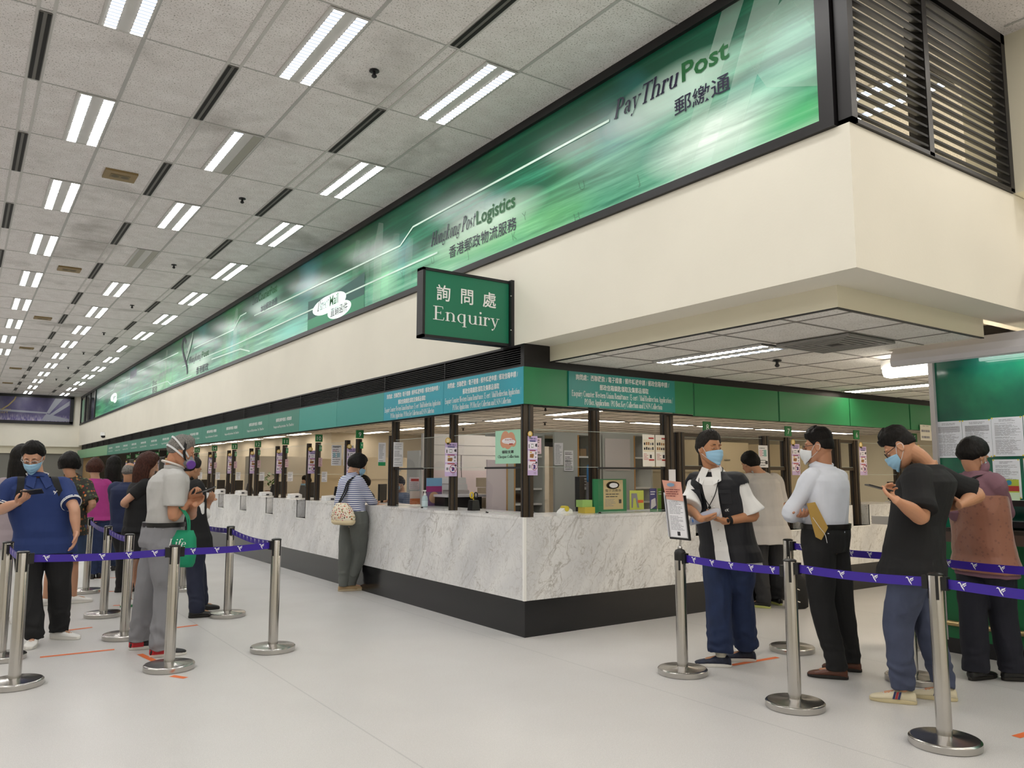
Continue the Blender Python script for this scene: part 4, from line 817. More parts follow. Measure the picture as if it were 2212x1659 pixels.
cabinet(1.28, 1.45, 1.88, 2.2, 1.93, 'dark open shelf cabinet behind the corner post')
cabinet(2.72, 3.3, 3.6, 2.0, 1.97, 'pale cabinet behind the green notice board on the right counter')
for i in range(9):
    z = 1.272+.018*i; q = random.Random(i); boxy('paper_stack', f'paper bundle, {ORD[i]} from the bottom of the pile on the cabinet shelf', 'paper', (2.33+q.uniform(0, .04), 2.05, z), (2.58+q.uniform(0, .05), 2.3, z+.014), mat(['#b9b6b4', '#8a857f', '#d6d4d2', '#6d5a48'][i % 4], .7), 'paper bundles on the cabinet shelf')
boxy('carton', 'small brown carton on the upper cabinet shelf', 'box', (2.42, 2.1, 1.682), (2.52, 2.2, 1.78), mat('#8f7454', .7)); boxy('carton', 'grey wrapped parcel on the upper cabinet shelf', 'box', (2.56, 2.08, 1.682), (2.64, 2.2, 1.82), mat('#8d9393', .6))
notice('wall_calendar', Fr((2.06, 1.99, 1.49), (1, 0, 0)), .15, .26, 'white year calendar on the grey cabinet side', rows=12, seed=21, ink=DK, blocks=[(.1, .8, .9, .82, DK), (.1, .47, .9, .49, DK), (.1, .08, .9, .1, DK)])
notice('hung_sheets', Fr((1.9, 1.985, 1.56), (1, 0, .02)), .14, .28, 'bundle of hanging printed sheets left of the year calendar', rows=14, seed=22)
notice('wall_sheet', Fr((2.75, 1.99, 1.5), (1, 0, 0)), .45, .42, 'large white sheet on the pale cabinet behind the right worktop', rows=0, base=mat('#d5cdcb', .6))
t = thing('monitor', 'black monitor turned edge-on behind the right worktop', 'monitor', (1.7, 1.28, .96)); b = B(); b.loft([[(1.55+u, 1.16+w, z) for u, w in ((0, 0), (.035, -.04), (.335, .23), (.3, .27))] for z in (1.08, 1.42)], BLACK); b.obj('screen', t); b = B(); b.box((1.6, 1.2, .96), (1.8, 1.4, .98), BLACK); b.box((1.69, 1.27, .98), (1.74, 1.32, 1.1), BLACK); b.obj('stand', t)
t = thing('office_desk', 'office desk behind the right enquiry counter', 'desk', (1.6, 1.2, 0)); b = B(); b.box((.7, .65, .92), (2.08, 1.7, .96), mat('#b5b0a8', .5)); b.obj('top', t)
for xx in (.75, 2.0): b = B(); b.box((xx, .7, 0), (xx+.05, 1.65, .92), GREY); b.obj('leg', t)
t = thing('notice_board', 'green board with a cream sheet standing on the right worktop', 'notice board', (1.3, .28, 1.06)); b = B(); b.box((1.07, .28, 1.06), (1.52, .3, 1.4), DGREEN); b.obj('board', t)
b = B(); F = RIGHT(1.2, .279, 1.09); b.fbox(F, 0, 0, -.001, .27, .3, .001, mat('#cdb98a', .6)); b.disc(F, .13, .245, .09, .04, mat('#b98a72', .5)); b.disc(F, .14, .245, .06, .025, PAPER, .0015); b.text(F, '電子消費券', .135, .18, .03, DK, .002, width=.22); b.lines(F, .03, .12, .24, .17, 2, DK, .002); b.lines(F, .02, .03, .17, .11, 6, GREY, .002); b.rect(F, .21, .06, .245, .1, DK, .002); b.obj('cream_sheet', t)
t = thing('tray_box', 'yellow and green note box on the right worktop beside the green board', 'box', (1.0, .3, 1.06)); b = B(); b.box((.93, .25, 1.06), (1.06, .36, 1.12), mat('#cdb648', .5)); b.obj('base', t); b = B(); b.box((.92, .28, 1.12), (1.05, .38, 1.19), mat('#9cc46e', .5)); b.obj('pad', t)
t = thing('tape_dispenser', 'white tape dispenser with a yellow roll on the right worktop', 'tape dispenser', (.8, .42, 1.06)); b = B(); b.loft([[(.72+u, y, 1.06+v) for u, v in ((0, 0), (.16, 0), (.15, .035), (.1, .055), (.05, .05), (.01, .02))] for y in (.38, .45)], WHITE); b.obj('body', t); b = B(); b.tube([(.8, .375, 1.105), (.8, .455, 1.105)], .028, mat('#d5c23a', .4), 16); b.obj('tape_roll', t)
t = thing('display_stand', 'clear display stand with a yellow bag and scissors on the right worktop', 'stand', (1.62, .3, 1.06)); b = B(); b.box((1.53, .26, 1.06), (1.75, .27, 1.42), GLASS); b.box((1.53, .18, 1.06), (1.75, .27, 1.065), GLASS); b.obj('clear_back', t)
b = B(); F = RIGHT(1.54, .25, 1.08); b.fbox(F, 0, 0, -.004, .2, .2, 0, mat('#c9d45a', .5)); b.poly(F, [(.02, .17), (.1, .17), (.13, .02), (.1, .02), (.08, .12), (.05, .12), (.04, .02), (.02, .02)], GREY, .002); b.rect(F, .11, .07, .19, .1, mat('#e0622e', .5), .003); b.obj('hung_goods', t)
for i, (x, c, l) in enumerate(((1.78, '#3b3a7a', 'dark blue leaflet with white printing'), (1.9, '#6d9c3a', 'green leaflet'))): 
    t = thing('leaflet', l+' in the stand left of the right counter post', 'leaflet', (x, .2, 1.08)); b = B(); F = RIGHT(x, .2, 1.06); b.fbox(F, 0, 0, -.003, .1, .24, 0, mat(c, .5)); b.lines(F, .01, .17, .09, .22, 2, PAPER); b.poly(F, [(.01, .02), (.09, .06), (.08, .14), (.02, .12)], mat('#d6d2d6', .5)) if not i else None; b.rect(F, 0, 0, .1, .025, NG, .0012); b.obj('print', t)
boxy('cutout_card', 'white card with a grey printed hand beside the right counter post', 'card', (1.96, .09, 1.28), (2.06, .095, 1.5), PAPER)
boxy('desk_plant_tray', 'small grey tray on the worktop beside the corner post', 'tray', (.42, .55, 1.06), (.52, .62, 1.075), mat('#77767a', .5))
t = thing('water_bottles', 'blue water bottle rack behind the order posters', 'bottle', (2.35, 1.4, 1.3)); b = B(); b.lathe((2.42, 1.85, 1.35), [(.08, 0), (.085, .03), (.085, .2), (.04, .25), (.03, .28)], mat('#4a8fce', .2), 20); b.obj('bottle', t, True); b = B(); b.lathe((2.42, 1.85, 0), [(.09, 0), (.09, 1.35)], GREY, 20); b.obj('dispenser', t)
# office clutter behind the left and right windows
q = random.Random(3)
for i in range(9):
    y = 4.75+P*i; x = .8
    t = thing('monitor', f'dark counter monitor behind the glass, {ORD[i]} along the left run', 'monitor', (x, y, .96), 'clerk monitors on the left run'); b = B(); b.loft([[(x+u, y+w, z) for u, w in ((0, 0), (.02, -.02), (.24, .2), (.22, .22))] for z in (1.06, 1.3)], BLACK); b.obj('screen', t); b = B(); b.box((x+.05, y+.02, .96), (x+.2, y+.17, .975), BLACK); b.box((x+.1, y+.09, .97), (x+.13, y+.12, 1.1), BLACK); b.obj('stand', t)
t = thing('office_desk', 'continuous clerk desk behind the left windows', 'desk', (1.1, 10, 0)); b = B(); b.box((.66, 4.2, .92), (1.6, 19, .96), mat('#a59c8c', .5)); b.obj('top', t); b = B(); b.box((1.5, 4.2, 0), (1.55, 19, .92), mat('#8b8374', .6)); b.obj('modesty_panel', t)
for i in range(4):
    x = 3.05+P*i; y = .78
    t = thing('monitor', f'dark counter monitor behind the glass, {ORD[i]} along the right run', 'monitor', (x, y, .96), 'clerk monitors on the right run'); b = B(); b.loft([[(x+u, y+w, z) for u, w in ((0, 0), (.32, .1), (.31, .13), (-.01, .03))] for z in (1.07, 1.34)], BLACK); b.obj('screen', t); b = B(); b.box((x+.08, y, .96), (x+.24, y+.16, .975), BLACK); b.box((x+.14, y+.06, .97), (x+.18, y+.09, 1.1), BLACK); b.obj('stand', t)
t = thing('office_desk', 'continuous clerk desk behind the right windows', 'desk', (5, 1, 0)); b = B(); b.box((2.9, .66, .92), (9, 1.5, .96), mat('#a59c8c', .5)); b.obj('top', t); b = B(); b.box((2.9, 1.4, 0), (9, 1.45, .92), mat('#8b8374', .6)); b.obj('modesty_panel', t)
for i, (x, y, w, h, c, l) in enumerate([(3.0, 7.6, 1.6, 1.9, '#b9c4d2', 'blue grey filing cabinet beyond window eleven'), (2.8, 9.6, 1.5, 1.8, '#dacdb4', 'beige filing cabinet beyond window twelve'), (3.2, 5.6, 1.4, 1.95, '#d2cec6', 'grey filing cabinet beyond window ten'), (2.6, 12, 1.6, 1.8, '#cbbd9f', 'brown filing cabinet beyond window thirteen'), (1.9, 14.6, 1.5, 1.9, '#c4c0b6', 'grey filing cabinet beyond window fourteen'),
        (4.4, 2.9, 1.2, 2.0, '#cfc4a8', 'cream filing cabinet beyond counter window seven'), (6.0, 3.2, 1.2, 2.0, '#d6c9ab', 'cream filing cabinet beyond counter window six'), (7.8, 3.4, 1.4, 2.0, '#cdbf9f', 'cream filing cabinet beyond counter window five')]):
    t = thing('filing_cabinet', l, 'cabinet', (x+w/2, y+.25, 0)); b = B(); b.box((x, y, 0), (x+w, y+.5, h), mat(c, .6)); b.obj('body', t)
    for j in range(4):
        b = B(); b.box((x+.03, y-.015, .06+j*(h-.1)/4), (x+w-.03, y, (j+1)*(h-.1)/4), mat(c, .5)); d = b.obj('drawer', t); b = B(); b.box((x+w/2-.07, y-.03, (j+.55)*(h-.1)/4), (x+w/2+.07, y-.015, (j+.55)*(h-.1)/4+.02), STEEL); b.obj('handle', d)
t = thing('desk_plant', 'small green potted plant behind window fourteen', 'plant', (1.3, 11.2, .96)); b = B(); b.lathe((1.3, 11.2, .96), [(.06, 0), (.09, .13)], mat('#8a5a3c', .7), 16); b.obj('pot', t); b = B(); q = random.Random(2)
for i in range(60):
    a = q.uniform(0, 2*pi); r = q.uniform(.05, .22); h = q.uniform(.1, .42); c_ = V((1.3+r*cos(a), 11.2+r*sin(a), 1.05+h)); d = V((cos(a), sin(a), q.uniform(-.5, .8))).normalized()*.08; s = d.cross(V((0, 0, 1))).normalized()*.025
    b.add([c_-d, c_+s, c_+d, c_-s], [(0, 1, 2, 3)], mat('#4a7a34', .5))
b.obj('leaves', t)
# ---------------------------------------------------------------- stanchions with printed belts
BELT = mat('#371c96', .5); CAPM = mat('#121214', .35); BW = mat('#eeeef5', .5)
def stanchion(x, y, label, ends=(), cap=False, h=.91):
    t = thing('queue_stanchion', label, 'stanchion', (x, y, 0), 'steel queue stanchions')
    b = B(); b.lathe((x, y, 0), [(.174, 0), (.18, .003), (.18, .036), (.172, .043), (.165, .044), (.05, .052), (.042, .056)], STEEL, 48); o = b.obj('base', t, True, 35)
    b = B(); b.lathe((x, y, .05), [(.04, 0), (.04, h-.062), (.036, h-.054)], STEEL, 32); b.obj('pole', t, True, 40)
    b = B()
    if cap: b.lathe((x, y, h-.07), [(.042, 0), (.043, .01), (.043, .055), (.034, .075), (.012, .085)], CAPM, 28)
    else: b.lathe((x, y, h-.012), [(.041, 0), (.041, .008), (.03, .014)], CAPM, 28)
    for a in (.6, 2.17, 3.74, 5.3): 
        d = V((cos(a), sin(a), 0)); s = V((-sin(a), cos(a), 0)); c_ = V((x, y, 0))+d*.0405
        b.add([c_-s*.008+V((0,0,z)) if k in (0,3) else c_+s*.008+V((0,0,z)) for k, z in ((0, h-.14), (1, h-.14), (2, h-.01), (3, h-.01))], [(0, 1, 2, 3)], CAPM)
    b.obj('head_cap', t, True, 40)
    for ex, ey in ends:
        p, e = V((x, y, 0)), V((ex, ey, 0)); d = (e-p); L = d.length; d = d/L; n = 24; b = B(); zc = h-.052
        for sgn in (1, -1):      # both faces of the webbing
            rr = d*sgn; o = (p if sgn > 0 else e)+V((0, 0, 0))
            vs = []
            for i in range(n+1):
                u = .04+(L-.08)*i/n; sag = -.012*sin(pi*i/n)*L
                vs += [o+rr*u+V((0, 0, zc-.026+sag)), o+rr*u+V((0, 0, zc+.026+sag))]
            nrm = rr.cross(V((0, 0, 1)))*.0008; vs = [v+nrm for v in vs]
            b.add(vs, [(2*i, 2*i+2, 2*i+3, 2*i+1) for i in range(n)], BELT)
            k = int((L-.2)/.145)
            for i in range(k):
                u = .14+(L-.28)*i/max(1, k-1); sag = -.012*sin(pi*(u/L))*L
                bird(b, Fr(o+V((0, 0, zc+sag)), rr), u, 0, .045, BW, .0022)
        b.obj('belt', t)
        for c_, sg in ((p, 1), (e, -1)):
            b = B(); q_ = c_+d*sg*.052; F = Fr(q_+V((0, 0, zc)), d); b.fbox(F, -.016, -.036, -.02, .016, .036, .02, CAPM); b.obj('belt_clip', t)
    return t
ST = [((-2.841, .601), [(-3.818, .696), (-2.0, .777)], 'stanchion in front of the man in the grey polo shirt'), ((-2.003, .777), [(-1.874, 2.602)], 'stanchion nearest the counter corner in the left queue'),
      ((-1.874, 2.602), [(-1.84, 4.75)], 'stanchion standing behind the black shoes of the man in the black vest'), ((-1.84, 4.75), [], 'stanchion hidden behind the man in the black vest'), ((-3.818, .696), [(-3.86, 1.64)], 'stanchion at the left edge in front of the man in the blue polo'), ((-3.864, 1.666), [], 'stanchion behind the one at the left edge'),
      ((-2.925, 2.019), [(-2.917, 3.32)], 'stanchion between the blue polo man and the grey polo man'), ((-2.917, 3.32), [(-2.853, 5.233)], 'stanchion behind the one beside the red-heeled shoes'), ((-2.853, 5.233), [], 'farthest stanchion of the left queue'),
      ((.217, -1.679), [(.167, -2.666)], 'stanchion with the framed sign holder on top'), ((.167, -2.666), [(.231, -3.554)], 'stanchion in front of the man in the white shirt'), ((.231, -3.554), [(.25, -4.6)], 'largest stanchion, nearest the camera at the right'),
      ((1.52, -1.675), [(1.4, -2.75)], 'stanchion behind the man in the white shirt'), ((1.4, -2.75), [(1.25, -3.75)], 'stanchion behind the legs of the man in the black t-shirt')]
for (x, y), e, l in ST: stanchion(x, y, 'steel '+l, e, cap=(x, y) == (.217, -1.679), h=.885 if (x, y) == (.217, -1.679) else .91)
t = thing('sign_holder', 'tall black framed notice holder on top of the capped stanchion', 'sign holder', (.217, -1.679, .92)); b = B()
F = Fr((.215, -1.6, .965), (-.04, -1, 0), (-.1, .03, 1)); b.fbox(F, -.02, 0, -.012, .19, .33, 0, CAPM); b.fbox(F, -.055, .01, -.03, -.02, .345, -.02, mat('#c9c9cf', .4)); b.rect(F, -.012, .015, .175, .33, mat('#c6c6c9', .4), .0006); b.rect(F, .0, .02, .165, .325, PAPER, .001); b.lines(F, .01, .19, .155, .31, 12, GREY, .0015, seed=3); b.lines(F, .01, .07, .155, .18, 12, GREY, .0015, seed=4); b.rect(F, .07, .03, .1, .06, DK, .0015); b.obj('frame', t)
b = B(); b.tube([(.217, -1.679, .9), F.p(.085, .0, -.008)], .008, STEEL, 10); b.ball((.217, -1.679, .905), .018, STEEL); b.obj('stem', t)
b = B(); F2 = Fr(F.p(-.005, .3, .004), F.r, F.u); SAL = mat('#e0a390', .6); b.add([F2.p(*q) for q in ((0, 0, 0), (.19, -.01, .012), (.175, .13, .0), (-.02, .145, .004))], [(0, 1, 2, 3)], SAL)
b.lines(F2, .015, .02, .165, .085, 4, mat('#7a2f33', .6), .012, seed=2); b.disc(F2, .075, .11, .04, .014, mat('#7f9bb5', .5), .012); b.obj('salmon_note', t)
# ---------------------------------------------------------------- floor tape
TAPE = mat('#e0703a', .6)
for i, ((x0, y0), (x1, y1), l) in enumerate([((-3.6, 1.58), (-3.07, 1.555), 'in front of the white sneakers'), ((-2.93, 1.25), (-2.86, .82), 'under the red-heeled shoes'), ((-2.65, 2.235), (-2.24, 2.275), 'behind the grey polo man'), ((-2.66, 6.66), (-2.3, 6.55), 'farthest along the left queue'), ((-3.43, 2.665), (-3.09, 2.72), 'behind the white sneakers'), ((-2.73, 3.98), (-2.6, 3.91), 'beside the white and green shoes'),
        ((.713, -1.715), (1.225, -1.753), 'behind the slip-on shoes at the right'), ((.69, -3.71), (1.2, -3.76), 'at the right edge beyond the nearest stanchion'), ((-2.87, .37), (-2.8, .25), 'short piece before the base of the front left stanchion'), ((-2.75, 5.2), (-2.4, 5.1), 'between the bare legs and the far queue')]):
    d = V((x1-x0, y1-y0)).normalized()*.024; b = B(); b.add([(x0-d.y, y0+d.x, .0012), (x0+d.y, y0-d.x, .0012), (x1+d.y, y1-d.x, .0012), (x1-d.y, y1+d.x, .0012)], [(0, 1, 2, 3)], TAPE)
    tag(b.obj('floor_tape'), 'orange floor tape strip '+l, 'tape', 'orange queue tapes')
# ---------------------------------------------------------------- writing desk and notice booth on the right
BX = 2.55; t = thing('notice_booth', 'green notice booth with a writing desk at the right edge', 'booth', (BX+.2, -3.2, 0))
b = B(); b.box((BX, -5.6, .12), (BX+.06, -2.44, .98), mat('#136b3d', .4)); b.obj('lower_panel', t); b = B(); b.box((BX-.0, -5.6, 0), (BX+.06, -2.42, .12), BLACK); b.obj('plinth', t)
tg = NT('green_board'); cb = tg.mix(tg.rng(tg.noise(tg.co, 3, 4), .35, .7), '#17594a', '#1f7656'); GB = tg.base(cb, .08); b = B(); b.box((BX+.03, -5.6, 1.0), (BX+.06, -2.44, 2.42), GB); b.obj('green_back_board', t)
b = B()
for y in (-2.42,): b.box((BX-.005, y-.02, .1), (BX+.035, y+.02, 2.42), mat('#b9b4b4', .35, .3))
b.obj('end_post', t); b = B(); b.box((BX-.3, -5.6, 1.0), (BX+.03, -2.6, 1.03), mat('#3a3430', .3)); b.box((BX-.3, -5.6, .92), (BX-.27, -2.6, 1.0), mat('#5a4a42', .4)); b.obj('desk_top', t)
b = B(); b.tube([(BX-.02, -5.6, .24), (BX-.02, -2.45, .24)], .022, mat('#b8a274', .3, .8), 12); b.obj('foot_rail', t)
b = B(); 
for z in (1.08, 1.24): b.box((BX-.18, -5.6, z), (BX+.02, -2.8, z+.012), mat('#b9bbc2', .3)); b.box((BX-.2, -5.6, z-.03), (BX-.18, -2.8, z+.015), BLACK)
b.obj('tray_shelf', t)
t = thing('booth_canopy', 'grey metal lamp canopy above the green notice booth', 'canopy', (BX-.1, -3.8, 2.4)); CN = mat('#d6d4da', .4); b = B()
b.loft([[(BX+.02+u, y, 2.40+v) for u, v in ((.1, .02), (.1, .14), (-.18, .15), (-.2, .12), (-.24, .08), (-.26, .02), (-.25, -.02), (-.22, -.03), (-.2, .03), (0, .04))] for y in (-5.6, -2.2)], CN); b.obj('hood', t)
b = B(); b.tube([(BX-.1, -5.5, 2.405), (BX-.1, -2.75, 2.405)], .016, mat((.95, 1, .97), emit=7), 12); b.obj('tube_lamp', t)
area('booth_lamp', (BX-.1, -4.1, 2.38), .05, 2.6, 3.5, (.95, 1, .95))
t = thing('batten_lamp', 'bright white batten lamp glowing behind the booth canopy', 'lamp', (2.75, -1.9, 2.36)); b = B(); b.loft([[(2.76+u*k_, y, 2.42+v*k_) for u, v in ((-.06, 0), (-.06, -.05), (-.035, -.085), (.035, -.085), (.06, -.05), (.06, 0))] for y, k_ in ((-2.42, 1), (-1.93, 1), (-1.9, .85))], mat((1, .93, .8), emit=14)); b.obj('diffuser', t); b = B(); b.box((2.72, -2.42, 2.42), (2.8, -1.88, 2.5), WHITE); b.obj('mount', t)
def sheet(y, z, w, h, seed, lab):
    F = Fr((BX+.026, y, z), (0, -1, 0), (-.0, 0, 1)); t = thing('pinned_sheet', lab, 'notice', tuple(F.o), 'white sheets pinned on the green booth board'); b = B(); b.fbox(F, 0, 0, -.002, w, h, 0, mat('#e6e9f2', .5)); b.lines(F, w*.1, h*.05, w*.93, h*.86, 34, GREY, .0006, seed=seed, gap=.06); b.lines(F, w*.25, h*.89, w*.8, h*.96, 2, GREY, .0006, seed=seed, gap=0)
    if seed < 3: b.rect(F, w*.1, h*.7, w*.93, h*.85, mat('#bfc0c8', .6), .0004); b.rect(F, w*.3, h*.05, w*.305, h*.85, GREY, .0007)
    b.obj('sheet', t); b = B()
    for u in (.04, .95): b.disc(F, w*u, h*.985, .006, .006, mat('#d9c93a', .4), .003, 10); b.disc(F, w*u, h*.015, .006, .006, mat('#d9c93a', .4), .003, 10)
    b.obj('pin', t)
for i, (y, z, w, h, l) in enumerate([(-2.42, 1.59, .215, .305, 'pinned white sheet nearest the booth end post'), (-2.638, 1.59, .225, .305, 'pinned white sheet second from the booth end post'), (-2.865, 1.595, .23, .31, 'pinned white sheet third from the booth end post, upper row'), (-3.1, 1.6, .22, .31, 'pinned white sheet at the right edge, upper row'), (-2.855, 1.265, .2, .305, 'pinned white sheet in the lower row right of the old man'), (-3.08, 1.27, .2, .305, 'pinned white sheet at the right edge, lower row')]): sheet(y, z, w, h, i+1, l)
t = thing('flyer', 'colourful yellow green flyer standing in the booth tray', 'flyer', (BX-.1, -2.97, 1.25)); F = Fr((BX-.1, -2.94, 1.253), (0, -1, 0)); b = B(); b.fbox(F, 0, 0, -.002, .15, .16, 0, mat('#b8c94a', .5)); b.rect(F, 0, 0, .15, .06, mat('#cfe6c4', .5)); b.rect(F, .06, .07, .15, .11, RED); b.disc(F, .08, .135, .02, .02, mat('#3a8fb0', .5)); b.obj('card', t)
t = thing('side_ledge', 'grey marble writing ledge on the far side of the notice booth', 'ledge', (2.5, -1.9, 0)); b = B(); b.box((2.36, -2.35, 1.02), (2.9, -1.93, 1.09), mat('#a7a29a', .4)); b.obj('ledge_slab', t); b = B(); b.box((2.45, -2.3, 0), (2.5, -2.02, 1.02), mat('#9a948a', .5)); b.obj('support', t)
